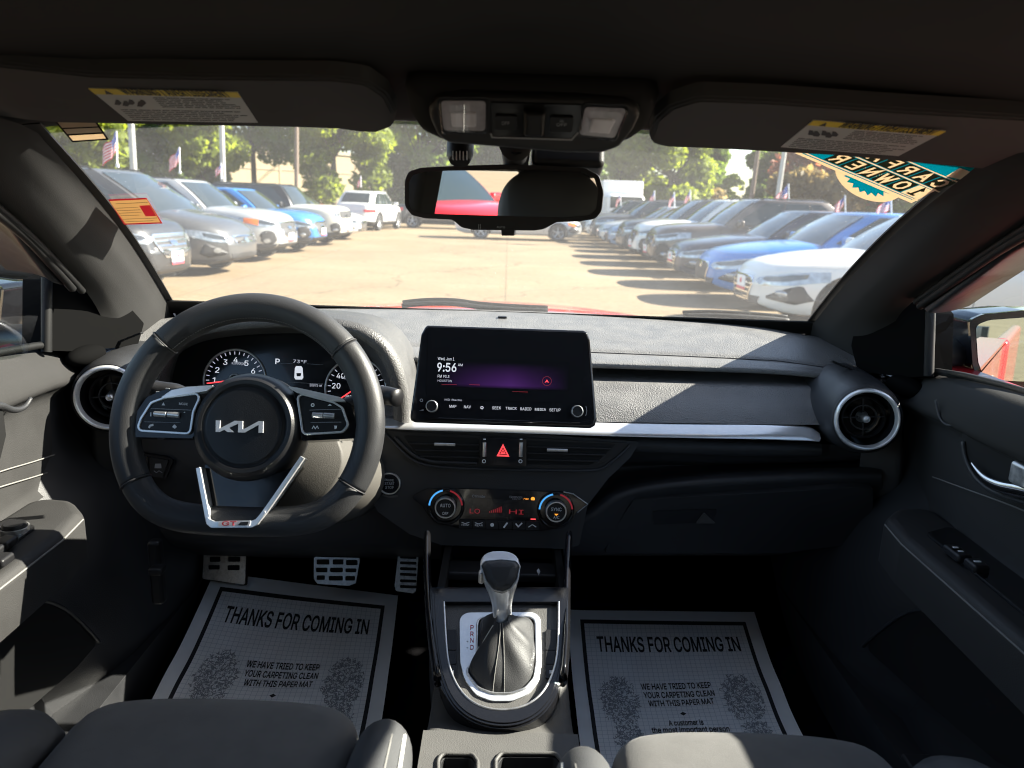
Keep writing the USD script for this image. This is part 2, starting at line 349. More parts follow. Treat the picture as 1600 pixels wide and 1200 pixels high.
# pillars: G runs along the glass, B along the door seal, W along the side window
pil = {}
for s in (-1, 1):
    if s < 0:
        B = [E(-0.575, 0.0, 0.09), E(-0.575, 0.55, 0.085), E(-0.60, 0.80, 0.045), atx(9, 330, -0.635), atx(102, 420, -0.675), atx(134, 455, -0.695), atx(160, 500, -0.715), atx(170, 545, -0.735)]
        Wn = [E(-0.595, 0.0, 0.042), E(-0.595, 0.55, 0.036), E(-0.62, 0.80, 0.010), atx(0, 347, -0.655), atx(40, 394, -0.675), atx(76, 438, -0.69)]
    else:
        B = [E(0.575, 0.0, 0.09), E(0.575, 0.55, 0.085), E(0.60, 0.80, 0.045), atx(1600, 352, 0.635), atx(1500, 418, 0.665), atx(1430, 468, 0.69), atx(1398, 505, 0.71), atx(1388, 560, 0.735)]
        Wn = [E(0.595, 0.0, 0.042), E(0.595, 0.55, 0.036), E(0.62, 0.80, 0.010), atx(1600, 386, 0.655), atx(1530, 434, 0.672), atx(1452, 489, 0.69)]
    tg = np.linspace(-0.02, 1.16, 30)
    G = WS(s * 1.0, tg, 0.0)
    top = np.array([E(s * 0.54, 0.0, 0.095), E(s * 0.54, 0.45, 0.093), E(s * 0.535, 0.75, 0.075)])
    Gd = spl(np.vstack([top, G]), 60); Bd = spl(np.array(B), 60)
    inward = norm(np.array([-s * 0.55, -0.75, -0.25]))
    pr = [Gd + E(0, 0, -0.002) - EYE]
    for f, b in ((0.12, 0.010), (0.32, 0.024), (0.55, 0.028), (0.78, 0.022), (0.93, 0.008)):
        ramp = np.clip(np.linspace(-0.2, 1.4, 60), 0.25, 1)[:, None]
        pr.append(Gd * (1 - f) + Bd * f + inward * b * ramp)
    pr.append(Bd)
    cabin.add('a_pillar', grid(dense(np.array(pr), 22, 60)[:, ::-s] if s < 0 else dense(np.array(pr), 22, 60)), 'pillar_trim', smooth=True)
    Wd = spl(np.array(Wn), 40); Bs = spl(np.array(B[:6]), 40)
    cabin.add('door_seal', [tube(Bs * 0.88 + Wd * 0.12 + inward * 0.004, 0.006, 8), tube(Bs * 0.60 + Wd * 0.40 + inward * 0.006, 0.0065, 8)], 'rubber', smooth=True)
    cabin.add('door_frame', grid(dense(np.array([Bs - inward * 0.003, Bs * 0.7 + Wd * 0.3 - inward * 0.008, Bs * 0.3 + Wd * 0.7 + inward * 0.004, Wd, Wd + np.array([s * 0.07, 0.012, 0.012])]), 12, 40)), 'black_plastic', smooth=True)
    pil[s] = (B, Wn)
    # what closes the cabin behind: b-pillar, rear door, c-pillar
    cabin.add('b_pillar', rbox((0.06, 0.13, 0.62), 0.02, E(s * 0.665, -0.14, -0.20), rot([0, 1, 0], -s * 0.20)), 'pillar_trim', smooth=True)
    cabin.add('rear_door_panel', [bx(E(s * 0.69, -1.15, -1.05), E(s * 0.75, -0.10, -0.27)), bx(E(s * 0.56, -0.95, 0.03), E(s * 0.62, -0.05, 0.10))], 'dark_plastic')
    cp = np.array([[E(s * 0.72, -1.0, -0.28), E(s * 0.70, -1.75, -0.28)], [E(s * 0.64, -0.93, -0.08), E(s * 0.60, -1.45, -0.08)], [E(s * 0.56, -0.80, 0.06), E(s * 0.50, -1.12, 0.06)]])
    cabin.add('c_pillar', sheet(dense(cp, 8, 8), 0.03 * s), 'pillar_trim', smooth=True)
    cabin.add('door_sill', [bx(E(s * 0.62, -1.0, -1.0), E(s * 0.80, 1.55, -0.80)), rbox((0.07, 0.9, 0.012), 0.005, E(s * 0.655, 0.55, -0.797))], 'dark_plastic')
for s in (-1, 1): cabin.add('rear_quarter', rbox((0.05, 1.9, 0.78), 0.02, E(s * 0.865, -1.06, -0.665)), 'body_red', smooth=True)
cabin.add('rear_shelf', [bx(E(-0.72, -1.80, -0.33), E(0.72, -1.15, -0.29)), bx(E(-0.75, -1.85, -1.05), E(0.75, -1.75, -0.29))], 'dark_plastic')
fx = np.array([-0.75, -0.4, -0.12, 0.12, 0.4, 0.75])
frows = [[E(x, Y, z) for x in fx] for Y, z in [(-1.8, -0.93), (0.4, -0.925), (1.2, -0.915), (1.38, -0.895), (1.52, -0.83), (1.68, -0.70), (1.78, -0.50), (1.80, -0.26)]]
cabin.add('carpet', grid(dense(np.array(frows), 40, 12)), 'carpet', smooth=True)
cabin.add('floor_pan', bx(E(-0.78, -1.85, -1.1), E(0.78, 1.85, -1.0)), 'rubber')
cabin.add('bulkhead', bx(E(-0.78, 1.815, -1.1), E(0.78, 1.86, -0.275)), 'rubber')
for s in (-1, 1):
    kp = np.array([[E(s * (0.735 + o - b), Y, z) for Y, b in ((0.95, 0.0), (1.08, 0.05), (1.22, 0.085), (1.45, 0.10), (1.78, 0.10))] for z, o in ((-0.30, 0.115), (-0.42, 0.115), (-0.56, 0.03), (-0.68, 0.0), (-0.80, 0.0), (-0.93, 0.0))])
    cabin.add('kick_panel', sheet(dense(kp, 20, 24)[::s], 0.012), 'dark_plastic', smooth=True)
cabin.add('hood_release', [rbox((0.02, 0.02, 0.11), 0.006, at(246, 893, 1.13)), rbox((0.022, 0.022, 0.012), 0.004, at(246, 890, 1.115))], 'black_plastic')
hr = []
for Y, z, w, dz in [(1.86, -0.278, 0.70, 0.02), (1.95, -0.267, 0.74, 0.030), (2.2, -0.290, 0.76, 0.06), (2.6, -0.33, 0.76, 0.08), (2.9, -0.43, 0.72, 0.10), (3.0, -0.56, 0.66, 0.1)]:
    hr.append([E(x * w - 0.02, Y - 0.14 * x * x, z - dz * x * x) for x in np.linspace(-1, 1, 13)])
for s in (-1, 1): cabin.add('cowl_side', bx(E(s * 0.60, 1.62, -0.5), E(s * 0.84, 1.90, -0.280)), 'rubber')
cabin.add('hood', sheet(dense(np.array(hr), 30, 30)[::-1], 0.01), 'body_red', smooth=True)
cabin.add('cowl', grid(np.stack([WS(np.linspace(-1, 1, 30), 1.03, -0.002), WS(np.linspace(-1, 1, 30), 1.12, 0.012), WS(np.linspace(-1, 1, 30), 1.17, 0.0)])), 'rubber', smooth=True)
for pts in ([(628, 478), (700, 474), (752, 480), (790, 483), (856, 486)], [(1068, 494), (1120, 493), (1190, 497), (1232, 501)]):
    q = spl(np.array([at(x, y, 1.80) for x, y in pts]), 24)
    cabin.add('wiper', [tube(q, 0.006, 8), tube(q + E(0, 0.012, 0.008) - EYE, 0.004, 6)], 'rubber', smooth=True)
# rear bench, seen only in the mirror
cabin.add('rear_seat', [rbox((1.3, 0.5, 0.16), 0.06, E(0, -0.85, -0.66)), rbox((1.3, 0.16, 0.56), 0.06, E(0, -1.15, -0.42), rot([1, 0, 0], 0.35)), rbox((0.24, 0.09, 0.14), 0.04, E(-0.35, -1.24, -0.10)), rbox((0.24, 0.09, 0.14), 0.04, E(0.35, -1.24, -0.10))], 'seat_cloth', smooth=True)
rg = np.array([[E(x * 0.50, -1.12, 0.07) for x in np.linspace(-1, 1, 9)], [E(x * 0.60, -1.45, -0.08) for x in np.linspace(-1, 1, 9)], [E(x * 0.68, -1.76, -0.28) for x in np.linspace(-1, 1, 9)]])
cabin.add('rear_window', grid(rg), 'side_glass', smooth=True)

# ------------------------------------------------------------------ doors
def door(s):
    Ys = np.array([-0.08, 0.3, 0.6, 0.85, 1.0, 1.10, 1.2, 1.3, 1.40])
    belt = np.interp(Ys, [-0.1, 0.9, 1.08, 1.2, 1.37, 1.5], [-0.235, -0.238, -0.245, -0.254, -0.276, -0.295])
    sec = [(0.765, -0.01), (0.735, 0.004), (0.712, 0.0), (0.690, -0.016), (0.672, -0.040), (0.668, -0.055), (0.680, -0.068), (0.697, -0.085), (0.700, -0.13), (0.700, -0.22), (0.690, -0.235)]
    low = [(0.688, -0.25), (0.672, -0.30), (0.665, -0.36), (0.678, -0.44), (0.668, -0.52), (0.655, -0.60), (0.665, -0.70)]
    fl_x = lambda x, Y: s * (x + 0.16 * max(0.0, Y - 1.04) + (0.02 if s < 0 else 0.0) * min(1, max(0, Y - 0.8) * 4))
    g1 = np.array([[E(fl_x(x, Y), Y, b + z) for x, z in sec] for Y, b in zip(Ys, belt)])
    g2 = np.array([[E(fl_x(x, Y), Y, b + z) for x, z in low] for Y, b in zip(Ys, belt)])
    fl = (lambda g: g[:, ::-1]) if s < 0 else (lambda g: g)
    T = Part(cabin, 'car_door', grid(fl(dense(g1[:, 6:], 30, 16))), 'door_plastic', smooth=True, label={-1: 'driver door on the left, sunlit, with mirror switch on its armrest', 1: 'passenger door on the right in shade, with chrome pull handle'}[s])
    T.add('upper_trim', grid(fl(dense(g1[:, :7], 30, 24))), 'pillar_trim', smooth=True)
    T.add('lower_panel', grid(fl(dense(g2, 30, 24))), 'dark_plastic', smooth=True)
    T.add('outer_skin', [bx(E(s * 0.84, -0.1, -1.05), E(s * 0.88, 1.5, -0.285)), bx(E(s * 0.80, -0.1, -0.290), E(s * 0.88, 1.5, -0.276))], 'body_red')
    T.add('belt_seal', tube([E(s * 0.742, y, b + 0.006) for y, b in zip(Ys[:8], belt[:8])], 0.006, 8), 'rubber', smooth=True)
    # armrest with its stitched edge
    P = Plane(E(0, 0, -0.468), (0, 0, 1), right=(1, 0, 0))
    tip = (1.05 if s < 0 else 1.12)
    pts = [(s * 0.72, tip + 0.075), (s * 0.655, tip + 0.065), (s * 0.615, tip + 0.02), (s * 0.603, tip - 0.06), (s * 0.597, 0.5), (s * 0.60, 0.1), (s * 0.72, 0.1)]
    pl = Polygon(pts).buffer(-0.030).buffer(0.030, quad_segs=10)
    T.add('armrest', [P.pill(pl, -0.075, 0.0, 0.016)], 'door_plastic', smooth=60)
    T.add('stitching', tube([E(s * 0.604, 0.1, -0.479), E(s * 0.599, 0.5, -0.479), E(s * 0.604, tip - 0.06, -0.479), E(s * 0.614, tip + 0.012, -0.479)], 0.0013, 6), 'thread')
    P2 = Plane(E(0, 0, -0.4675), (0, 0, 1), right=(1, 0, 0))
    T.add('switch_panel', P2.ext(Polygon([(s * 0.70, tip - 0.02), (s * 0.645, tip - 0.05), (s * 0.635, 0.55), (s * 0.70, 0.55)]).buffer(-0.01).buffer(0.01), 0, 0.004), 'piano_black')
    # window: sill to roof rail, and the sail panel with its tweeter
    B, Wn = pil[s]
    Wd = spl(np.array(Wn), 24); ft = np.linspace(0, 1, 24)
    sill = np.array([E(s * 0.735, y, np.interp(y, [-0.1, 1.2], [-0.24, -0.254])) for y in Wd[:, 1]])
    T.add('side_window', grid(np.stack([Wd, sill])), 'side_glass', smooth=True)
    if s < 0: sp = [(76, 436), (75, 548), (110, 549), (215, 541), (225, 505), (180, 455), (100, 425)]; tw = (133, 541); bar = [(72, 434), (72, 550)]; Xs = -0.735
    else: sp = [(1452, 488), (1449, 588), (1420, 590), (1340, 580), (1330, 540), (1340, 490), (1435, 470)]; tw = (1416, 590); bar = [(1455, 487), (1452, 588)]; Xs = 0.735
    S = Plane(E(Xs, 1.25, -0.2), (-s, -0.22, 0.06))
    T.add('sail_panel', S.ext(S.poly(sp, 0.004), -0.05, 0.0), 'sail_black')
    T.add('window_bar', tube([S.wp(*bar[0], 0.001), S.wp(*bar[1], 0.001)], 0.008, 10), 'rubber', smooth=True)
    d = S.wp(*tw)
    v, f = VF(trimesh.creation.icosphere(3, 1.0)); v = v * [0.022, 0.046, 0.018]
    T.add('tweeter_cover', (v @ rot([0, 0, 1], s * 0.1).T + d + E(0, 0, -0.016) - EYE, f), 'sail_black', smooth=True)
    # map pocket: a dark opening with a raised lip
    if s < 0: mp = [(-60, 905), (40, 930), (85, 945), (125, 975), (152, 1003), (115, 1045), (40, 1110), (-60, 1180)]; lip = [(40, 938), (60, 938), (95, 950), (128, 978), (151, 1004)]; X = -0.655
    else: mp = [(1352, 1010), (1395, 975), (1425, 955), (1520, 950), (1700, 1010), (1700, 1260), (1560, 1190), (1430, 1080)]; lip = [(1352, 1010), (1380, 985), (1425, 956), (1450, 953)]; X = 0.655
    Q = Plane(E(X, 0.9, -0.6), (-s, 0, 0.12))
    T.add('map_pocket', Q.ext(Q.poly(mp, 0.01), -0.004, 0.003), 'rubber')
    T.add('pocket_lip', tube(spl(np.array([Q.wp(x, y, 0.004) for x, y in lip]), 20), 0.003, 8), 'dark_plastic', smooth=True)
    # seams
    for ln in ([[(-40, 751), (0, 737), (60, 719), (106, 703)], [(-40, 774), (0, 761), (60, 743), (114, 725)]] if s < 0 else [[(1457, 745), (1520, 768), (1600, 798), (1650, 820)]]):
        pq = []
        for x, y in ln:
            p = atx(x, y, s * 0.70)
            for _ in range(6): p = atx(x, y, s * (0.6975 + 0.16 * max(0.0, p[1] - 1.04) + (0.02 if s < 0 else 0.0) * min(1, max(0, p[1] - 0.8) * 4)))
            pq.append(p)
        T.add('seam', tube(spl(np.array(pq), 12), 0.0011, 6), 'thread')
    return T
dl = door(-1); dr = door(1)
K = Plane(E(-0.66, 1.0, -0.464), (0.0, -0.1, 1.0), right=(1, 0, 0))
kn = atz(23, 830, EYE[2] - 0.464)
dl.add('mirror_switch', lathe([(0, 0.012), (0.013, 0.012), (0.015, 0.010), (0.016, 0.0), (0, 0)], kn, (0, 0, 1), 28), 'black_plastic', smooth=40)
dl.add('switch_ring', lathe([(0.0165, 0.0), (0.0165, 0.007), (0.0185, 0.007), (0.0185, 0.0)], kn, (0, 0, 1), 28), 'satin_silver', smooth=40)
for x, y in ((9, 848), (-12, 862), (2, 875)):
    dl.add('window_switch', rbox((0.02, 0.026, 0.012), 0.004, atz(x, y, EYE[2] - 0.458)), 'black_plastic', smooth=40)
for x, y, n in ((1492, 862, 0.012), (1500, 868, 0.012), (1526, 884, 0.016)):
    p = atz(x, y, EYE[2] - 0.460); dr.add('window_switch', rbox((0.022, 0.028, 0.012), 0.004, p), 'black_plastic', smooth=40)
    dr.add('switch_mark', rbox((n * 0.6, 0.004, 0.001), 0.0004, p + E(0, 0, 0.0065) - EYE), 'white_print')
# pull handles
def crescent(pts, X, r): return spl(np.array([atx(x, y, X) for x, y in pts]), 24, kind='cubic')
hq = Plane(E(0.688, 1.0, -0.36), (-1, 0, 0))
dr.add('handle_cup', hq.ext(hq.poly([(1505, 668), (1640, 700), (1640, 800), (1590, 775), (1540, 755), (1515, 725)], 0.01), -0.003, 0.004), 'rubber')
dr.add('cup_trim', tube(crescent([(1505, 690), (1508, 712), (1520, 740), (1545, 764), (1590, 782), (1640, 795)], 0.682, 0), 0.0035, 8), 'dark_plastic', smooth=True)
c = crescent([(1518, 724), (1536, 746), (1560, 760), (1590, 767), (1640, 778)], 0.672, 0)
dr.add('pull_handle', tube(c, np.stack([np.interp(np.linspace(0, 1, 24), [0, 0.4, 1], [0.002, 0.008, 0.010]), np.interp(np.linspace(0, 1, 24), [0, 0.4, 1], [0.0015, 0.005, 0.006])], -1), 10, flat=(1, 0, 0)), 'chrome', smooth=True)
dr.add('door_latch', rbox((0.012, 0.035, 0.030), 0.005, atx(1596, 742, 0.672)), 'satin_silver', smooth=40)
dr.add('pull_cap', tube(crescent([(1462, 625), (1470, 655), (1485, 665), (1500, 662), (1512, 668)], 0.684, 0), 0.0022, 6), 'dark_plastic', smooth=True)
dl.add('pull_handle', tube(crescent([(-40, 640), (0, 634), (18, 640), (38, 636), (48, 622)], -0.684, 0), np.linspace(0.007, 0.003, 24), 8), 'dark_plastic', smooth=True)
dl.add('handle_cup', (lambda Q: Q.ext(Q.poly([(-60, 660), (0, 640), (5, 680), (-5, 720), (-60, 740)], 0.005), -0.003, 0.004))(Plane(E(-0.688, 1.0, -0.33), (1, 0, 0))), 'rubber')
# outside mirrors
def wing(T, s, plane, outline, glass, arm, glass_n):
    hs = plane.poly(outline, 0.012)
    rings = np.vstack([plane.w(np.array(hs.exterior.coords), -0.012)] + [plane.w(np.array(affinity.scale(hs, k, k2).exterior.coords), -0.012) + [0, d, 0] for k, k2, d in ((1.0, 0.99, 0.05), (0.97, 0.92, 0.10), (0.85, 0.78, 0.15), (0.6, 0.5, 0.185))])
    T.add('wing_mirror', plane.ext(hs, -0.012, 0.003) + [VF(m3.Manifold.hull_points(rings))], 'piano_black', smooth=50)
    G = Plane(plane.o + plane.n * 0.004, glass_n); T.add('mirror_glass', G.ext(G.poly(glass, 0.012), 0.0, 0.002), 'tinted_mirror')
    T.add('mirror_arm', tube(spl(np.array(arm), 10), np.array([[0.040, 0.030]] * 10), 14, flat=(0, 0, 1)), 'black_plastic', smooth=True)
RM = Plane(at(1580, 550, 1.38), (-0.30, -0.953, 0.045))
wing(dr, 1, RM, [(1514, 500), (1535, 491), (1600, 485), (1720, 486), (1735, 600), (1700, 612), (1560, 604), (1528, 597), (1519, 570)], [(1524, 508), (1545, 500), (1600, 496), (1715, 496), (1720, 592), (1690, 600), (1560, 594), (1536, 588), (1528, 565)],
     [atx(1440, 548, 0.78), atx(1480, 552, 0.86), atx(1530, 556, 0.95)], (-0.30, -0.953, 0.045))
LMp = Plane(at(-60, 490, 1.38), (0.30, -0.95, 0.08))
wing(dl, -1, LMp, [(4, 446), (-120, 430), (-190, 470), (-180, 540), (-20, 548), (-2, 500)], [(-8, 452), (-120, 440), (-180, 474), (-172, 532), (-24, 538), (-12, 498)],
     [atx(90, 530, -0.78), atx(50, 532, -0.86), atx(0, 530, -0.95)], (0.30, -0.95, 0.08))
# ------------------------------------------------------------------ dashboard
dash = Thing('dashboard', 'black dashboard with round vents, silver trim strip, instrument dials and glove box', 'dashboard', E(0, 1.3, -0.65))
# upper pad: base of the glass, crease, lip
X9 = np.array([-0.80, -0.64, -0.55, -0.40, -0.25, -0.12, 0.0, 0.15, 0.30, 0.45, 0.56, 0.63, 0.78])
def zc(x, lo, hi): return np.interp(x, [-0.73, 0.0, 0.69], [lo, hi, lo])
rows = []
for Y, z, cv in [(1.82, -0.252, 0.17), (1.76, -0.2485, 0.155), (1.70, -0.2535, 0.14), (1.62, -0.2635, 0.11), (1.55, -0.2745, 0.08), (1.506, -0.2825, 0.05), (1.500, -0.2860, 0.045), (1.488, -0.2860, 0.04), (1.46, -0.2880, 0.02), (1.438, -0.2910, 0.0), (1.427, -0.2955, 0), (1.430, -0.3030, 0), (1.49, -0.307, 0)]:
    rows.append([E(x, Y - cv * (x / 0.70) ** 2, z - 0.014 * np.clip(abs(x) - 0.53, 0, 1) / 0.16) for x in X9])
dash.add('top_pad', grid(dense(np.array(rows), 70, 60)), 'soft_dash', smooth=True)
dash.add('seam', tube(spl(np.array([E(x, 1.496 - 0.044 * (x / 0.7) ** 2, -0.2852 - 0.014 * np.clip(abs(x) - 0.53, 0, 1) / 0.16) for x in np.linspace(-0.1, 0.64, 14)]), 40), 0.0011, 6), 'dark_print')
# recessed fabric-like panel on the passenger side with its shadow gap above
xr = [600, 700, 800, 900, 1000, 1100, 1200, 1262, 1285]
def prow(ys, Y): return [at(x, y, Y_) for x, y, Y_ in zip(xr, np.broadcast_to(ys, (len(xr),)), np.broadcast_to(Y, (len(xr),)))]
yt = np.interp(xr, [600, 925, 1265], [578, 586, 596])
rows = [prow(yt - 12, 1.50), prow(yt - 2, 1.47), prow(yt + 6, 1.435), prow(yt + 9, 1.415), prow(yt + 26, 1.385), prow(yt + 46, 1.352), prow(np.interp(xr, [600, 925, 1275], [650, 659, 664]), 1.325)]
dash.add('passenger_panel', grid(dense(np.array(rows), 30, 40)), 'soft_dash', smooth=True)
# silver strip
def strip(y0, y1, Ya, Yb, xs_, name, mt, depth=0.02):
    top = [at(x, y, Ya) for x, y in zip(xs_, y0)]; bot = [at(x, y, Yb) for x, y in zip(xs_, y1)]
    t, b = spl(np.array(top), 50), spl(np.array(bot), 50); mid = (t + b) / 2 + E(0, -0.006, 0) - EYE
    back = E(0, 0.03, 0) - EYE
    dash.add(name, grid(dense(np.stack([t + back, t, t * 0.75 + b * 0.25 + (mid - (t + b) / 2) * 0.8, mid, t * 0.25 + b * 0.75 + (mid - (t + b) / 2) * 0.8, b, b + back]), 24, 50)), mt, smooth=True)
strip([655, 652, 655, 660, 663, 664, 667, 676], [668, 672, 675, 681, 685, 687, 689, 690], 1.325, 1.30, [592, 640, 750, 930, 1100, 1200, 1262, 1280], 'silver_strip', 'silver_paint')
strip([680, 683, 686, 689, 691, 692], [702, 705, 709, 712, 713, 712], 1.325, 1.32, [940, 985, 1060, 1150, 1230, 1283], 'lower_strip', 'dark_plastic')
# lower body, passenger side
cx = [880, 930, 960, 1020, 1100, 1200, 1300, 1378]
def lrow(ys, Y): return [at(x, y, Y) for x, y in zip(cx, ys)]
rows = [lrow([684, 686, 688, 690, 692, 694, 694, 694], 1.335), lrow([712, 714, 716, 718, 720, 720, 718, 712], 1.345), lrow([745, 738, 732, 728, 726, 724, 720, 716], 1.395), lrow([800, 775, 757, 745, 737, 731, 727, 724], 1.36),
        lrow([815, 790, 768, 753, 744, 738, 734, 732], 1.315), lrow([826, 802, 780, 763, 755, 750, 746, 742], 1.298), lrow([836, 815, 790, 770, 764, 759, 755, 752], 1.303), lrow([855, 850, 845, 830, 820, 815, 800, 780], 1.325),
        lrow([864, 864, 864, 863, 863, 863, 842, 800], 1.345), lrow([868, 868, 868, 868, 867, 867, 848, 812], 1.40), lrow([850, 850, 850, 850, 850, 850, 830, 800], 1.75)]
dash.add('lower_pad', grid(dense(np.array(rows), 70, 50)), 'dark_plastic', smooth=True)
gbp = Plane(at(1150, 800, 1.312), (0, -0.965, -0.26))
gb = gbp.poly([(990, 778), (1060, 774), (1150, 769), (1230, 765), (1330, 758), (1362, 760), (1362, 790), (1325, 848), (1222, 861), (944, 861), (960, 822)], 0.004)
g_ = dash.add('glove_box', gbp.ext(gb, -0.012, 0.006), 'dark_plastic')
lt = gbp.poly([(1018, 795), (1085, 792), (1120, 792), (1112, 812), (1020, 816)], 0.004)
dash.add('latch', gbp.ext(lt, 0.006, 0.008), 'black_plastic', parent=g_)
dash.add('latch_lip', gbp.ext(gbp.poly([(1086, 812), (1098, 796), (1116, 812)], 0.001), 0.008, 0.011), 'grained_plastic', parent=g_)
# driver side lower panel
cx = [108, 150, 220, 330, 470, 600, 690]
rows = [lrow([600, 560, 560, 600, 640, 660, 670], 1.40), lrow([660, 690, 690, 690, 690, 690, 695], 1.335), lrow([700, 730, 736, 738, 740, 742, 745], 1.325), lrow([760, 770, 775, 780, 780, 785, 790], 1.33), lrow([800, 822, 836, 842, 846, 848, 850], 1.35),
        lrow([806, 832, 848, 856, 859, 860, 862], 1.38), lrow([790, 810, 826, 836, 840, 845, 845], 1.75)]
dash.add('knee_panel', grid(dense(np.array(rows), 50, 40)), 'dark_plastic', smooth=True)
kp = Plane(at(220, 725, 1.322), (0, -1, 0.02))
dash.add('switch_bank', kp.ext(kp.poly([(168, 704), (172, 700), (262, 712), (273, 718), (262, 745), (255, 749), (185, 742), (170, 728)], 0.003), 0, 0.006), 'black_plastic')
for pts in ([(173, 706), (200, 708), (201, 738), (184, 737), (174, 726)], [(203, 709), (234, 711), (235, 741), (203, 738)], [(238, 712), (267, 717), (257, 744), (238, 742)]):
    dash.add('switch', kp.ext(kp.poly(pts, 0.002), 0.006, 0.009), 'dark_plastic')
dash.add('switch_icon', [kp.ext(kp.poly([(246, 722), (255, 722), (256, 729), (245, 729)], 0.0005), 0.009, 0.0094), kp.ext(kp.line([(244, 733), (248, 736), (252, 733), (257, 736)], 0.0012), 0.009, 0.0094), kp.ext(kp.poly([(176, 718), (181, 714), (184, 722), (178, 726)], 0.0005), 0.009, 0.0094)], 'grey_print')

# end pods with their round vents
def pod(x, y, rpx, s, nm):
    o = at(x, y, 1.262); n = norm([-s * 0.18, -1.0, 0.10]); P = Plane(o, n); k = 1.262 / FOCAL_PX * 1.02
    R = rpx * k
    v, f = lathe([(R * 1.04, 0.004), (R * 1.12, -0.002), (R * 1.22, -0.03), (R * 1.34, -0.09), (R * 1.45, -0.20)], o, n, 56)
    body = [(v, f)]
    dash.add('vent_pod', body, 'dark_plastic', smooth=True)
    dash.add('vent_ring', lathe([(R * 0.86, -0.002), (R * 0.89, 0.008), (R * 0.95, 0.0105), (R, 0.007), (R * 1.05, -0.004)], o, n, 64), 'silver_paint', smooth=True)
    dash.add('vent_well', lathe([(R * 0.88, 0.0), (R * 0.80, -0.035), (R * 0.74, -0.06), (0, -0.062)], o, n, 48), 'piano_black', smooth=40)
    q = dash.add('vent_core', lathe([(R * 0.72, -0.030), (R * 0.70, -0.018), (R * 0.64, -0.016), (R * 0.63, -0.030)], o, n, 48), 'black_plastic', smooth=40)
    for j in range(4):
        a = j * math.pi / 2 + 0.1
        dash.add('vane', tube([P.w(np.array([math.cos(a), math.sin(a)]) * R * 0.16, -0.022), P.w(np.array([math.cos(a), math.sin(a)]) * R * 0.66, -0.022)], 0.0016, 6), 'dark_plastic', parent=q)
    dash.add('vane', lathe([(R * 0.38, -0.026), (R * 0.38, -0.018), (R * 0.42, -0.018), (R * 0.42, -0.026)], o, n, 40), 'dark_plastic', parent=q)
    dash.add('vent_knob', lathe([(0, 0.004), (R * 0.10, 0.003), (R * 0.13, -0.002), (R * 0.12, -0.012), (R * 0.17, -0.024), (R * 0.2, -0.03)], o, n, 28), 'satin_silver', parent=q, smooth=True)
pod(171, 621, 51, -1, 'left'); pod(1354, 655, 49.5, 1, 'right')
# dash end cheeks around the pods, slim slots for the side glass
for s, px0 in ((-1, [(214, 522), (230, 513)]), (1, [(1318, 572), (1333, 576)])):
    e = np.array([[E(s * 0.735, 1.50, -0.30), E(s * 0.735, 1.35, -0.45), E(s * 0.74, 1.40, -0.65)], [E(s * 0.72, 1.36, -0.33), E(s * 0.715, 1.30, -0.45), E(s * 0.715, 1.36, -0.62)], [E(s * 0.66, 1.36, -0.31), E(s * 0.66, 1.335, -0.45), E(s * 0.66, 1.36, -0.60)]])
    dash.add('dash_cheek', grid(dense(e, 14, 16)[:, ::-s]), 'dark_plastic', smooth=True)
for x, y in ((176, 539), (186, 534), (196, 530), (206, 526), (216, 522)):
    p = at(x, y, 1.385); dash.add('defrost_slot', rbox((0.016, 0.010, 0.004), 0.0018, p, rot([0, 1, 0], -0.35)), 'rubber')
for x, y in ((1304, 566), (1314, 570), (1324, 574), (1334, 579)):
    p = at(x, y, 1.385); dash.add('defrost_slot', rbox((0.014, 0.010, 0.004), 0.0018, p, rot([0, 1, 0], 0.35)), 'rubber')

# instrument binnacle: opening, bevel, brow
op = [(246, 650), (246, 610), (252, 575), (272, 546), (310, 526), (380, 515), (440, 512), (500, 514), (552, 526), (588, 552), (606, 590), (612, 625), (614, 655)]
ou = [(228, 655), (230, 605), (238, 562), (262, 528), (305, 506), (380, 495), (440, 493), (505, 496), (566, 507), (608, 536), (632, 582), (640, 622), (642, 660)]
oA = spl(np.array([at(x, y, 1.275) for x, y in op]), 60, kind='cubic'); oB = spl(np.array([at(x, y, 1.285) for x, y in ou]), 60, kind='cubic')
inn = spl(np.array([at(430 + (x - 430) * 0.93, 600 + (y - 600) * 0.9, 1.40) for x, y in op]), 60, kind='cubic')
mid = (oA + oB) / 2 + E(0, -0.010, 0) - EYE
bk = [oB + E(0, d, -0.004 * k) - EYE for k, d in ((0, 0.03), (1, 0.10), (4, 0.19))]
dash.add('binnacle', grid(dense(np.stack([inn, oA + E(0, 0.01, 0) - EYE, oA, mid, oB, *bk])[::-1], 40, 60)), 'hood_plastic', smooth=True)
cl = Plane(at(440, 600, 1.385), (0, -0.95, 0.31))
c_ = dash.add('instrument_cluster', cl.ext(cl.poly([(252, 650), (252, 610), (258, 578), (277, 550), (313, 531), (380, 521), (440, 518), (500, 520), (548, 531), (582, 556), (600, 592), (606, 625), (608, 655)]), -0.01, 0), 'screen_glass')
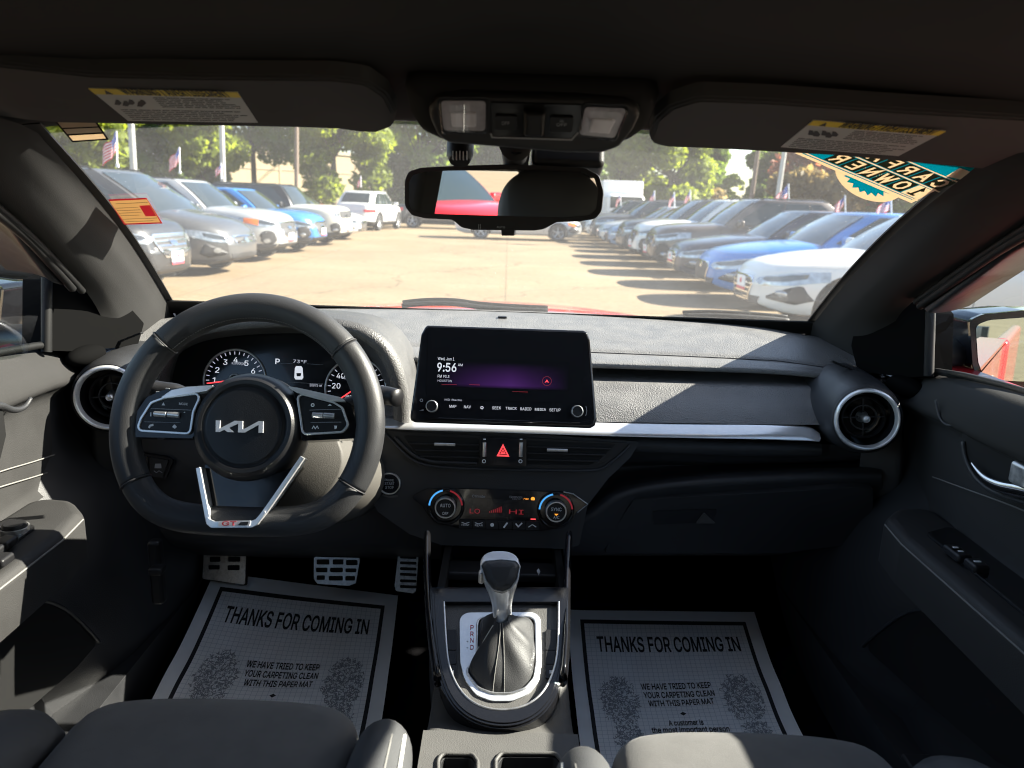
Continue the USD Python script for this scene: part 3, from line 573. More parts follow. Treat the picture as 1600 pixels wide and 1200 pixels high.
def gauge(x, y, r, ticks, nums, needle):
    dash.add('dial_ring', cl.ring(x, y, r - 2.2, r + 0.8, 0.0005, 0.004), 'satin_silver', parent=c_, smooth=True)
    tk, nm = [], []
    for a in ticks:
        a = math.radians(a); c, s_ = math.cos(a), -math.sin(a)
        tk += cl.ext(cl.line([(x + c * (r - 4), y + s_ * (r - 4)), (x + c * (r - 9), y + s_ * (r - 9))], 0.0014), 0.0006, 0.001)
    dash.add('dial_tick', tk, 'dim_white_light', parent=c_)
    for a, t in nums:
        a = math.radians(a); cx_, cy_ = x + math.cos(a) * (r - 17), y - math.sin(a) * (r - 17); w = 3.2 * len(t)
        nm.append(cl.text(t, cx_ - w, cy_ + 4.0, cx_ + w, cy_ + 4.4, 8.2))
    dash.add('dial_numbers', nm, 'white_light', parent=c_)
    a = math.radians(needle)
    dash.add('needle', cl.ext(cl.line([(x + math.cos(a) * 6, y - math.sin(a) * 6), (x + math.cos(a) * (r - 6), y - math.sin(a) * (r - 6))], 0.0022), 0.003, 0.004), 'red_light', parent=c_)
gauge(367, 594, 49, range(-30, 211, 10), [(180, '1'), (150, '2'), (118, '3'), (88, '4'), (56, '5'), (27, '6')], 187)
dash.add('dial_hub', cl.ring(367, 592, 6, 8.5, 0.002, 0.005), 'satin_silver', parent=c_, smooth=True)
dash.add('dial_text', cl.text('x1000rpm', 362, 569, 384, 570, 4), 'dim_white_light', parent=c_)
gauge(556, 607, 48, range(-30, 211, 12), [(222, '0'), (172, '20'), (140, '40'), (105, '60')], 214)
dash.add('dial_text', [cl.text('40', 533, 592, 541, 592.5, 4.5), cl.text('80', 545, 584, 553, 584.5, 5), cl.text('E', 540, 622, 543, 622.4, 5)], 'dim_white_light', parent=c_)
dash.add('fuel_marks', [cl.ext(cl.line([(543 + k * 3.2, 622 - k * 0.6), (544.6 + k * 3.2, 618 - k * 0.6)], 0.0016), 0.0006, 0.001) for k in range(5)], 'white_light', parent=c_)
dash.add('gear_letter', cl.text('P', 430, 568.5, 437, 569, 8, bold=True), 'white_light', parent=c_)
for q in (cl.text('73°F', 458, 567, 479, 568, 5), cl.text('20875 mi', 484, 603.5, 503, 604.5, 4)): dash.add('display_text', q, 'dim_white_light', parent=c_)
dash.add('display_line', [cl.ext(cl.line([(437, 567.5), (457, 568)], 0.0006), 0.0004, 0.0008), cl.ext(cl.line([(480, 568.5), (505, 570)], 0.0006), 0.0004, 0.0008), cl.ext(cl.line([(448, 597), (505, 600)], 0.0006), 0.0004, 0.0008)], 'grey_print', parent=c_)
dash.add('car_icon', [cl.ext(cl.poly([(461, 575), (463, 572), (471, 572), (473, 575), (474, 590), (472, 593), (462, 593), (460, 590)], 0.001).difference(cl.poly([(463, 583), (471, 583), (470, 588), (464, 588)], 0.0005)), 0.0006, 0.001)], 'white_light', parent=c_)

# steering column shroud and stalks
col = [at(x, y, Y) for x, y, Y in ((440, 690, 1.06), (455, 715, 1.13), (470, 745, 1.22), (480, 775, 1.32))]
hubc = at(390, 668, 1.0)
colp = np.array([hubc + E(0, 0.03 + d, -0.010 - 0.45 * d) - EYE for d in (0, 0.06, 0.14, 0.22, 0.30)])
dash.add('column_shroud', tube(spl(colp + E(0.03, 0, -0.045) - EYE, 16), np.array([[0.095, 0.075]] * 16) * np.linspace(0.9, 1.15, 16)[:, None], 28, flat=(0, 0, 1)), 'column_plastic', smooth=True)
ls = [at(330, 640, 1.10), at(300, 617, 1.09), at(270, 610, 1.085), at(240, 606, 1.08), at(205, 600, 1.075)]
dash.add('light_stalk', tube(spl(np.array(ls), 20), np.interp(np.linspace(0, 1, 20), [0, 0.4, 0.45, 0.7, 0.75, 1], [0.007, 0.0085, 0.011, 0.011, 0.012, 0.010]), 14), 'black_plastic', smooth=True)
dash.add('stalk_mark', [rbox((0.006, 0.001, 0.005), 0.0004, at(x, y, 1.066)) for x, y in ((228, 611), (247, 614), (262, 609))], 'grey_print')
rs = [at(520, 640, 1.10), at(560, 625, 1.10), at(600, 618, 1.10), at(622, 622, 1.09)]
dash.add('wiper_stalk', tube(spl(np.array(rs), 16), np.interp(np.linspace(0, 1, 16), [0, 0.5, 0.6, 1], [0.008, 0.010, 0.015, 0.013]), 14), 'black_plastic', smooth=True)

# centre: dark stack face, wide vent with bright surround, hazard switch, climate panel
st = Plane(at(785, 745, 1.300), (0, -0.985, 0.17))
dash.add('stack_face', st.ext(st.poly([(590, 660), (1000, 690), (985, 715), (950, 748), (918, 790), (905, 852), (885, 858), (690, 852), (640, 835), (590, 800), (560, 740), (575, 690)], 0.004), -0.05, 0.0), 'dark_plastic')
vb = st.poly([(600, 672), (985, 692), (962, 715), (935, 734), (840, 736), (740, 733), (652, 722), (622, 695)], 0.003)
v_ = dash.add('vent_frame', st.ext(vb, 0.0, 0.004), 'black_plastic')
dash.add('vent_trim', [tube(spl(np.array([st.wp(x, y, 0.008) for x, y in q]), 40), r, 8) for q, r in (([(597, 671), (612, 686), (630, 705), (652, 721), (680, 728), (740, 731.5), (800, 733), (900, 734.5), (935, 733), (955, 721), (984, 694)], 0.0024), ([(618, 682), (634, 699), (654, 714), (685, 721), (745, 723)], 0.0028))], 'dark_plastic', parent=v_, smooth=True)
for pts in ([(630, 680), (748, 684), (748, 723), (690, 720), (655, 712)], [(824, 688), (962, 693), (938, 716), (920, 726), (824, 725)]):
    q = dash.add('vent_opening', st.ext(st.poly(pts, 0.002), 0.004, 0.0045), 'rubber', parent=v_)
for ys, x0, x1, dx in ((( 692, 702, 712), 640, 748, 5), ((697, 707, 717), 824, 955, -7)):
    for j, y in enumerate(ys):
        a, b = (x0 + j * 9, x1) if x0 < 700 else (x0, x1 - j * 10)
        dash.add('slat', st.ext(st.line([(a, y), (b, y + (b - a) * 0.022)], 0.0022), 0.0046, 0.010), 'black_plastic', parent=v_)
for x, y in ((696, 693), (870, 702)):
    p = np.array([st.wp(x + d, y + d * 0.02, 0.013) for d in (-16, 16)]); dash.add('vent_tab', tube(p, np.array([[0.0016, 0.003]] * 2), 8, flat=(0, 0, 1)), 'satin_silver', parent=v_)
hz = dash.add('hazard_panel', st.ext(st.poly([(751, 682), (822, 685), (822, 727), (751, 724)], 0.002), 0.004, 0.012), 'piano_black')
tri = lambda k: st.poly([(786 - 9.5 * k, 711 - 1 + 5.5 * (k - 1) * 0.5), (786, 702 - 9.5 * k), (786 + 9.5 * k, 711 + 5.5 * (k - 1) * 0.5)])
T1 = st.poly([(776, 711), (786, 692), (796, 712)]); T2 = affinity.scale(T1, 0.62, 0.62, origin=T1.centroid); T3 = affinity.scale(T1, 0.42, 0.42, origin=T1.centroid)
dash.add('hazard_mark', st.ext(T1.difference(T2), 0.012, 0.0126) + st.ext(T3.difference(affinity.scale(T3, 0.4, 0.4)), 0.012, 0.0126), 'red_light', parent=hz)
for x in (757.5, 814):
    dash.add('vent_wheel', tube([st.wp(x, 690, 0.012), st.wp(x - 0.5, 712, 0.012)], 0.0036, 12), 'satin_silver', parent=hz, smooth=True)
    dash.add('wheel_mark', [st.ext(st.line([(x - 2, 685), (x + 2, 685)], 0.0022), 0.012, 0.0125), st.ring(x - 1, 719, 1.8, 3.2, 0.012, 0.0125, 14)], 'white_print', parent=hz)
# start button
sb = dash.add('start_button', st.disc(609, 755, 15, 0.0, 0.006, bev=0.002), 'piano_black')
dash.add('button_ring', st.ring(609, 755, 15, 17.5, 0.0, 0.007), 'satin_silver', parent=sb, smooth=True)
dash.add('button_text', [st.text('ENGINE', 602, 750.5, 616, 751, 3.4, 0.0065), st.text('START', 602, 756.5, 617, 757, 4.4, 0.0065), st.text('STOP', 603, 762.5, 616, 763, 4.4, 0.0065)], 'grey_print', parent=sb)
dash.add('button_lip', st.ext(st.line([(598, 773), (609, 776), (621, 775)], 0.003), 0, 0.003), 'grained_plastic', parent=sb)
# climate panel
cp = Plane(at(785, 795, 1.286), (0, -0.985, 0.17))
cpan = dash.add('climate_panel', cp.ext(cp.poly([(643, 776), (668, 763), (760, 764), (890, 769), (919, 788), (900, 800), (893, 815), (868, 825), (846, 829), (718, 825), (690, 818), (670, 806), (660, 790)], 0.003), -0.03, 0.003), 'piano_black')
dash.add('panel_edge', tube([cp.wp(x, y, 0.004) for x, y in ((880, 768), (895, 771), (918, 787), (902, 800))], 0.0012, 6), 'satin_silver', parent=cpan)
for x, y, w1, w2, led in ((697, 790, 'AUTO', 'OFF', None), (868, 796, 'SYNC', 'A/C', 'amber_light')):
    kb = dash.add('climate_knob', lathe([(0, 0.016), (0.0155, 0.016), (0.017, 0.0145), (0.0185, 0.003), (0.0185, 0)], cp.wp(x, y, 0.003), cp.n, 40), 'black_plastic', smooth=40)
    dash.add('knob_ring', lathe([(0.0158, 0.0155), (0.0162, 0.0185), (0.0182, 0.0185), (0.0192, 0.012), (0.0192, 0.003)], cp.wp(x, y, 0.003), cp.n, 48), 'satin_silver', parent=kb, smooth=40)
    dash.add('bezel', cp.ring(x, y, 24, 29, 0.003, 0.009), 'piano_black', parent=kb, smooth=True)
    for mt, a0, a1 in (('blue_light', 100, 175), ('dim_red_light', 5, 75)):
        arc = [(x + 25.5 * math.cos(math.radians(a)), y - 25.5 * math.sin(math.radians(a))) for a in np.linspace(a0, a1, 14)]
        dash.add('temperature_arc', cp.ext(cp.line(arc, 0.0030), 0.0092, 0.0098), mt, parent=kb)
    dash.add('knob_text', [cp.text(w1, x - 8, y - 1.5, x + 8, y - 1.2, 5.2, 0.0195), cp.text(w2, x - 4.5, y + 10.5, x + 4.5, y + 10.8, 4.6, 0.0195)], 'white_print', parent=kb)
    if led: dash.add('knob_light', cp.ext(cp.poly([(x - 3, y + 3), (x + 3, y + 3.2), (x, y + 6)]), 0.0192, 0.0198), led, parent=kb)
dsp = dash.add('climate_display', cp.ext(cp.poly([(730, 777), (838, 781), (838, 808), (730, 806)], 0.002), 0.003, 0.004), 'screen_glass', parent=cpan)
dash.add('display_digits', [cp.text('LO', 734, 801, 750, 801.5, 7, 0.0042), cp.text('HI', 795, 802, 818, 803, 7, 0.0042)] + [cp.ext(cp.line([(765 + 3 * k, 800), (765 + 3 * k, 798 - 1.2 * k)], 0.0018), 0.0042, 0.0046) for k in range(7)], 'dim_red_light', parent=cpan)
dash.add('panel_text', [cp.text('Climate', 738, 776.5, 758, 777, 4, 0.0035), cp.text('PASSENGER', 796, 777.5, 816, 778.5, 3.4, 0.0035), cp.text('AIRBAG', 800, 782, 813, 782.5, 3.2, 0.0035)], 'grey_print', parent=cpan)
dash.add('airbag_light', [cp.text('OFF', 818, 781.5, 826, 782, 4, 0.0035), cp.disc(832.5, 779, 3.2, 0.003, 0.0038, 14)], 'amber_light', parent=cpan)
for j in range(6):
    x = 717.5 + 20.8 * j; y = 810.5 + 0.5 * j
    bb = dash.add('climate_button', cp.ext(cp.poly([(x, y), (x + 20, y + 0.4), (x + 20, y + 14), (x, y + 13.6)], 0.0012), 0.003, 0.007), 'black_plastic')
    ic = [[cp.text('FRONT', x + 4, y + 9.5, x + 16, y + 9.8, 3, 0.0074), cp.ext(cp.line([(x + 4, y + 4), (x + 10, y + 6), (x + 16, y + 4)], 0.0012), 0.0072, 0.0076)], [cp.text('REAR', x + 4, y + 9.5, x + 16, y + 9.8, 3, 0.0074), cp.ext(cp.line([(x + 4, y + 4), (x + 10, y + 6), (x + 16, y + 4)], 0.0012), 0.0072, 0.0076)],
          [cp.disc(x + 10, y + 7, 3, 0.007, 0.0076, 12)], [cp.ext(cp.line([(x + 7, y + 11), (x + 13, y + 3)], 0.003), 0.0072, 0.0076)], [cp.ext(cp.line([(x + 5, y + 4), (x + 9, y + 9), (x + 15, y + 3)], 0.0025), 0.0072, 0.0076)], [cp.ext(cp.line([(x + 4, y + 9), (x + 10, y + 5), (x + 16, y + 9)], 0.0016), 0.0072, 0.0076)]][j]
    dash.add('button_icon', ic, 'white_print', parent=bb)
dash.add('recirculate_light', cp.ext(cp.line([(829, 810.5), (837, 810.7)], 0.0022), 0.0034, 0.004), 'red_light', parent=cpan)

# infotainment screen
sc = Plane(at(793, 590, 1.195), (0.0, -0.955, 0.297), right=(1, 0, -0.004))
so = sc.poly([(664, 511), (668, 508), (912, 516), (918, 519), (922, 530), (933, 655), (930, 665), (923, 669), (648, 660), (641, 656), (641, 648), (658, 522)], 0.004)
sm = dash.add('screen_housing', [sc.pill(so.convex_hull, -0.022, 0.0, 0.004)], 'piano_black', smooth=30)
dash.add('display', sc.ext(sc.poly([(669, 517), (912, 524), (909, 630), (667, 622)], 0.002), 0.0002, 0.0008), 'screen_glass', parent=sm)
hz_ = usdkit.material(stage, '/World/Looks/screen_glow', {'p': ('principled_bsdf', {'base_color': (0.006, 0.006, 0.007), 'roughness': 0.16, 'emission_color': (0.30, 0.07, 0.62)}), 'a': ('attribute', {'attribute': 'st'}), 's': ('separate_xyz', {}),
    'rx': ('rgb_ramp', {'ramp': [(0.0, (0, 0, 0)), (0.55, (1, 1, 1)), (0.72, (0.5, 0.5, 0.5)), (1, (0, 0, 0))]}), 'ry': ('rgb_ramp', {'ramp': [(0.0, (0, 0, 0)), (0.12, (1, 1, 1)), (0.9, (0, 0, 0))]}), 'm': ('mix', {'mix_type': 'multiply', 'fac': 1.0}), 'k': ('math', {'math_type': 'multiply', 'value2': 0.030})},
    [('a.vector', 's.vector'), ('s.x', 'rx.fac'), ('s.y', 'ry.fac'), ('rx.color', 'm.color1'), ('ry.color', 'm.color2'), ('m.color', 'k.value1'), ('k.value', 'p.emission_strength')], surface='p.BSDF')
pp = sc.poly([(672, 581), (905, 588), (905, 612), (672, 604)]); ab = np.array([sc.px(*q) for q in ((690, 560), (890, 566), (888, 611), (688, 604))])
gu, gv = np.meshgrid(np.linspace(0, 1, 9), np.linspace(0, 1, 5), indexing='ij')
gp = sc.w(((ab[3] * (1 - gu)[..., None] + ab[2] * gu[..., None]) * (1 - gv)[..., None] + (ab[0] * (1 - gu)[..., None] + ab[1] * gu[..., None]) * gv[..., None]), 0.0011)
dash.add('screen_picture', grid(gp), hz_, parent=sm, uv=np.stack([gu, gv], -1).reshape(-1, 2))
dash.add('screen_text', [sc.text('Wed, Jun 1', 684, 562.5, 710, 563.3, 4.6, 0.0012), sc.text('9:56', 683, 580, 713, 581, 13, 0.0012, bold=True), sc.text('AM', 715.5, 572, 723, 572.3, 3.8, 0.0012), sc.text('FM 93.3', 684, 590, 702, 590.6, 4.4, 0.0012)], 'white_light', parent=sm)
dash.add('screen_caption', [sc.text('HOUSTON', 684, 596.5, 706, 597.2, 3.4, 0.0012), sc.text('HD Radio', 695, 626, 722, 626.8, 3, 0.0012)], 'dim_white_light', parent=sm)
for q, w in (([(690, 600.5), (714, 601.2)], 0.0009), ([(733, 601), (750, 601.6)], 0.0009), ([(800, 612), (825, 612.6)], 0.0007)): dash.add('screen_line', sc.ext(sc.line(q, w), 0.001, 0.0014), 'dim_red_light', parent=sm)
dash.add('compass_mark', [sc.ext(sc.poly([(851, 598), (854.5, 593), (858, 598.3), (854.5, 596.8)]), 0.001, 0.0014)], 'red_light', parent=sm)
dash.add('compass_ring', sc.ring(854.5, 595.5, 6.6, 7.4, 0.001, 0.0013, 24), 'dim_red_light', parent=sm)
for j, t in enumerate(('MAP', 'NAV', None, 'SEEK', 'TRACK', 'RADIO', 'MEDIA', 'SETUP')):
    x = 707.5 + 22.8 * j; y = 637 + 0.80 * j; w = 1.6 * len(t or '') + 0.6
    ic = sc.text(t, x - w, y, x + w, y + 0.2, 4.4, 0.0006) if t else sc.ring(x, y - 1.6, 1.5, 2.8, 0.0006, 0.001, 5)
    dash.add('key_legend', ic, 'white_light', parent=sm)
for x, y in ((675.5, 635), (901, 643)):
    kb = dash.add('screen_knob', lathe([(0, 0.013), (0.0072, 0.013), (0.0086, 0.0122), (0.0094, 0.010), (0.0100, 0.0), (0, 0)], sc.wp(x, y, 0.0), sc.n, 36), 'black_plastic', smooth=40)
    dash.add('knob_rim', lathe([(0.0078, 0.0128), (0.0086, 0.0136), (0.0096, 0.0110), (0.0098, 0.0095)], sc.wp(x, y, 0.0), sc.n, 40), 'satin_silver', parent=kb, smooth=True)
dash.add('knob_mark', [sc.ring(658.5, 625.5, 1.6, 2.6, 0.0004, 0.0008, 12), sc.ext(sc.poly([(655, 641.5), (662, 641.7), (662, 639.5)]), 0.0004, 0.0008), sc.ext(sc.line([(915.5, 635), (917, 642), (915, 650)], 0.0008), 0.0004, 0.0008)], 'grey_print', parent=sm)
dash.add('lower_bar', tube([sc.wp(668, 653.5, 0.001), sc.wp(905, 662, 0.001)], 0.0022, 8), 'piano_black', parent=sm)
dash.add('light_sensor', rbox((0.02, 0.012, 0.004), 0.0018, E(-0.005, 1.70, -0.2515)), 'black_plastic', smooth=True)

# ------------------------------------------------------------------ steering wheel
sw = Thing('steering_wheel', 'flat-bottomed black leather steering wheel with silver spokes and round hub', 'steering wheel', at(390, 840, 1.0))
wp = Plane(at(388, 664, 0.995), (0, -0.925, 0.38))
KW = np.linalg.norm(wp.px(488, 664) - wp.px(388, 664)) / 100
R0 = 190 * KW; th = np.linspace(-np.pi / 2, 1.5 * np.pi, 241)[:-1]
vb_ = -151 * KW
cc = np.stack([R0 * np.cos(th) * 1.004, R0 * np.sin(th)], -1)
soft = 0.016
cc[:, 1] = vb_ + np.logaddexp(0, (cc[:, 1] - vb_) / soft) * soft
cc = np.stack([spl(cc, 240, closed=True)[:, 0], spl(cc, 240, closed=True)[:, 1]], -1)
rim = wp.w(cc)
rad = np.full(240, 23.0 * KW)
def arc(name, i0, i1, mt, k=1.0):
    idx = np.arange(i0, i1 + 1) % 240
    r = rad[idx] * k; r = np.stack([r, r * 0.92], -1); r[0] *= 0.985; r[-1] *= 0.985
    sw.add(name, tube(rim[idx], r, 22, flat=wp.n), mt, smooth=True)
def idx_at(x, y):
    return int(np.argmin(np.linalg.norm(cc - wp.px(x, y), axis=1)))
iBR, iTR, iTL, iBL = idx_at(548, 758), idx_at(532, 548), idx_at(256, 534), idx_at(222, 748)
order = sorted([iBR, iTR, iTL, iBL])
arc('rim_top', iTR, iTL, 'leather'); arc('hand_grip', iTL, iBL, 'perforated_leather', 1.02); arc('hand_grip', iBR, iTR, 'perforated_leather', 1.02)
arc('rim_bottom', iBL, iBR + 240, 'leather')
for i in (iBR, iTR, iTL, iBL):
    t = norm(rim[(i + 1) % 240] - rim[i - 1]); sw.add('rim_seam', tube(lathe([(23.4 * KW, 0)], rim[i], t, 30)[0][:30], 0.0011, 6, closed=True), 'dark_print')
# stitches along the inside of the rim
st_ = []
for i in range(iTR, iTL, 1):
    c = cc[i % 240]; d = c / np.linalg.norm(c)
    st_.append(tube([wp.w(c - d * 20.5 * KW, 0.009), wp.w(c - d * 20.5 * KW + np.array([-d[1], d[0]]) * 0.0022, 0.0095)], 0.0005, 4))
sw.add('stitching', st_, 'thread', kind='stuff')
hub = wp.px(389, 668); hk = KW
H = Plane(wp.w(hub), wp.n, right=wp.u)
sw.add('hub_cover', lathe([(0, 0.020), (57 * hk, 0.0195), (60 * hk, 0.0185), (62 * hk, 0.0172), (63.5 * hk, 0.0172), (66 * hk, 0.0195), (72 * hk, 0.0200), (80 * hk, 0.013), (86 * hk, 0.0), (88 * hk, -0.03), (70 * hk, -0.06)], H.o, H.n, 72), 'black_plastic', smooth=38)
# emblem on the hub, drawn stroke by stroke
em = []
for q in ([(346, 677.0), (346.3, 659.5), (353.0, 659.8), (352.3, 671.8), (375.2, 660.2), (387.6, 660.6), (387.2, 678.0), (380.2, 677.8), (380.6, 664.2), (366.5, 671.0), (373.8, 677.6), (364.0, 677.3), (359.0, 673.8), (352.4, 677.2)],
          [(387.2, 678.0), (387.25, 676.0), (387.5, 672.5), (389.8, 672.6), (412.0, 660.6), (418.8, 660.9), (418.4, 678.6), (411.6, 678.4), (411.9, 666.2), (390.5, 678.1)]):
    em += H.ext(H.poly(q), 0.0198, 0.0216)
sw.add('emblem', em, 'emblem_silver')
# switch pods on the spokes
L = wp
fr = 0.012
pods = (([(206, 677), (213, 652), (234, 622), (258, 611), (340, 600), (318, 640), (306, 686), (212, 684)], [(221, 674), (227, 656), (243, 631), (262, 624), (321, 616), (308, 645), (303, 679), (229, 674.5)], [(260, 623), (276, 612), (300, 607), (342, 604.5), (330, 613.5), (262, 625)]),
        ([(458, 603), (530, 622), (550, 632), (560, 672), (556, 686), (474, 690), (468, 640)], [(468, 616), (477, 680), (538, 676.5), (547, 666), (538, 639), (524, 630.5)], [(452, 606), (470, 608.5), (535, 623), (545, 630), (524, 629.5), (468, 616)]))
for o_, f_, b_ in pods:
    sw.add('spoke', wp.ext(wp.poly(o_, 0.004), -0.022, fr - 0.003), 'piano_black')
    fp = wp.poly(f_, 0.006)
    sw.add('spoke_frame', wp.ext(fp.buffer(0.0013).difference(fp.buffer(-0.0013)), fr - 0.003, fr + 0.002), 'silver_paint')
    sw.add('spoke_blade', wp.ext(wp.poly(b_, 0.001), fr - 0.003, fr + 0.004), 'silver_paint')
    sw.add('switch_pad', wp.ext(fp.buffer(-0.0022), fr - 0.003, fr), 'black_plastic')
sw.add('thumb_roller', [tube([wp.wp(248, 648.6, fr + 0.001), wp.wp(267, 649.6, fr + 0.001)], 0.0042, 14), tube([wp.wp(269, 649.7, fr + 0.001), wp.wp(287, 650.6, fr + 0.001)], 0.0042, 14)], 'satin_silver', smooth=40)
sw.add('thumb_roller', [tube([wp.wp(492, 650.2, fr + 0.001), wp.wp(508, 650.8, fr + 0.001)], 0.0040, 14), tube([wp.wp(509.5, 651, fr + 0.001), wp.wp(526, 651.6, fr + 0.001)], 0.0040, 14)], 'satin_silver', smooth=40)
gl_ = []
for a, b in (((242, 640), (304, 642.5)), ((232, 660.5), (288, 662)), ((487, 642.5), (537, 641)), ((489, 661.5), (536, 661))):
    gl_ += wp.ext(wp.line([a, b], 0.0006), fr, fr + 0.0006)
sw.add('switch_gap', gl_, 'grey_print')
sw.add('switch_icon', [wp.text('MODE', 285.5, 634.4, 299, 635.2, 3.6, fr + 0.0004)] + wp.ext(wp.line([(239, 670), (241, 666.5), (246, 665.2)], 0.0026), fr, fr + 0.0006) + wp.ext(wp.poly([(275, 668.5), (278.5, 664.5), (282.5, 668.3), (279, 671.5)], 0.0006), fr, fr + 0.0006)
       + wp.ext(wp.poly([(259, 635), (261.5, 630.5), (264, 635.3)]), fr, fr + 0.0006) + wp.ext(wp.line([(242, 646), (242, 652)], 0.0016), fr, fr + 0.0006) + wp.ext(wp.line([(293, 646.5), (295, 645.5)], 0.001), fr, fr + 0.0006)
       + [wp.ring(492, 634.7, 1.4, 3, fr, fr + 0.0006, 14)] + wp.ext(wp.poly([(515, 636), (518.5, 632.8), (521.5, 635.8)]), fr, fr + 0.0006) + wp.ext(wp.line([(491, 671.5), (493.5, 667), (496, 671.5), (499, 667), (501, 671.5)], 0.001), fr, fr + 0.0006) + wp.ext(wp.poly([(525, 666.5), (529.5, 666.8), (529, 670.5), (526, 672)]), fr, fr + 0.0006), 'white_print')
# lower spoke: two silver legs meeting in a flat foot with a badge
sw.add('lower_spoke', wp.ext(wp.poly([(320, 722), (336, 815), (404, 815), (422, 800), (476, 722), (440, 738), (395, 748), (350, 740)], 0.003), -0.018, 0.004), 'piano_black')
for q in ([(319.5, 732), (327, 772), (335, 814)], [(412, 812), (428, 790), (479, 716)]):
    sw.add('spoke_leg', wp.ext(wp.line(q, 0.0058, 12), 0.004, 0.0225), 'silver_paint')
sw.add('spoke_foot', wp.ext(wp.poly([(330, 800), (338, 811), (345, 814), (398, 814), (408, 811), (420, 797), (424, 800), (411, 819), (402, 823.5), (340, 824), (333, 818)], 0.002), 0.008, 0.0235), 'silver_paint')
bd = sw.add('badge', wp.ext(wp.poly([(352, 813.5), (401, 812.5), (399, 821.5), (351, 822)], 0.001), 0.0235, 0.0243), 'white_print')
sw.add('badge_letters', [wp.text('GT', 357, 820.6, 379, 820.2, 6.4, 0.0245, bold=True)], 'red_print', parent=bd)
sw.add('badge_mark', wp.ext(wp.poly([(381, 820), (386, 815), (398, 814.5), (396, 819.6)], 0.0006), 0.0243, 0.0249), 'dark_print', parent=bd)
# ------------------------------------------------------------------ rear-view mirror
rv = Thing('rear_view_mirror', 'black rear-view mirror hanging from the windshield, reflecting a red car and a dark head restraint', 'mirror', at(787, 330, 0.96))
mn = norm([-0.165, -0.985, -0.02])
mp = Plane(at(787, 308, 0.955), mn, right=(1, 0.0, -0.0))
mo = mp.poly([(634, 282), (640, 268), (660, 262), (720, 259), (790, 257), (860, 259), (915, 263), (936, 274), (943, 300), (940, 330), (930, 342), (905, 346), (870, 347), (850, 358), (835, 360), (740, 359), (722, 355), (708, 343), (665, 341), (645, 336), (634, 322)], 0.008)
hb = [mp.w(np.array(affinity.scale(mo.convex_hull, k, k).exterior.coords), d) for k, d in ((1.0, 0.0), (0.97, -0.012), (0.85, -0.026), (0.55, -0.034))]
rv.add('mirror_housing', mp.ext(mo, -0.004, 0.004) + [VF(m3.Manifold.hull_points(np.vstack(hb[:1] + hb[1:])))] if False else mp.ext(mo, -0.010, 0.004) + [VF(m3.Manifold.hull_points(np.vstack([mp.w(np.array(affinity.scale(mp.poly([(645, 275), (930, 275), (930, 335), (645, 335)], 0.006), k, k).exterior.coords), d) for k, d in ((1, -0.009), (0.92, -0.024), (0.6, -0.036))])))], 'black_plastic', smooth=40)
mg = mp.poly([(641, 285), (647, 274), (664, 268), (790, 264.5), (912, 269), (929, 278), (935, 300), (932, 326), (922, 336), (880, 339.5), (700, 334.5), (660, 333), (645, 328), (641, 318)], 0.006)
rv.add('mirror_glass', mp.ext(mg, 0.004, 0.0052), 'mirror_glass')
rv.add('mirror_button', mp.ext(mp.poly([(784, 358), (805, 358), (804, 368), (785, 368)], 0.001), -0.006, 0.005), 'black_plastic')
rv.add('button_mark', [mp.ext(mp.line([(749 + k * 2.6, 350), (749 + k * 2.6, 358)], 0.0006), 0.004, 0.0045) for k in range(2)] + [mp.text('AUTO', 777, 356, 790, 356.4, 3, 0.004)], 'grey_print')
rv.add('mirror_stem', [tube(spl(np.array([mp.wp(806, 268, -0.03), at(806, 250, 0.965), at(806, 236, 0.965), at(806, 225, 0.95)]), 12), np.linspace(0.013, 0.020, 12), 14)], 'black_plastic', smooth=True)
rv.add('camera_cover', [rbox((0.088, 0.05, 0.045), 0.008, at(886, 243, 0.985), rot([1, 0, 0], -0.35))], 'black_plastic', smooth=40)
rv.add('sensor', lathe([(0, 0.016), (0.012, 0.014), (0.0155, 0.006), (0.016, -0.01)], at(719, 236, 0.94), (0, -0.6, -0.8), 28), 'black_plastic', smooth=40)
rv.add('sensor_slot', [rbox((0.0012, 0.010, 0.010), 0.0005, at(708 + 5.4 * k, 243 + 0.6 * (k % 2), 0.925)) for k in range(5)], 'lens_plastic')

# ------------------------------------------------------------------ overhead console with map lamps
oh = Thing('overhead_console', 'black overhead console between the sun visors with two map lamps and switches', 'overhead console', at(835, 200, 0.76))
on = norm([0, -0.86, -0.51])
op_ = Plane(at(835, 195, 0.735), on, right=(1, 0, 0))
base = op_.poly([(668, 168), (684, 152), (720, 148), (900, 153), (975, 158), (1001, 168), (1003, 178), (990, 205), (968, 232), (940, 242), (880, 241), (700, 226), (684, 215), (672, 190)], 0.01)
oh.add('console_base', [op_.pill(base.convex_hull, -0.06, 0.0, 0.006)], 'dark_plastic', smooth=40)
dip = op_.poly([(625, 140), (650, 130), (1015, 140), (1040, 160), (1016, 215), (985, 236), (930, 246), (780, 244), (690, 236), (655, 220), (635, 190)], 0.012)
cabin.add('headliner_console_surround', [op_.pill(dip.convex_hull, -0.13, -0.008, 0.02)], 'lining', smooth=50)
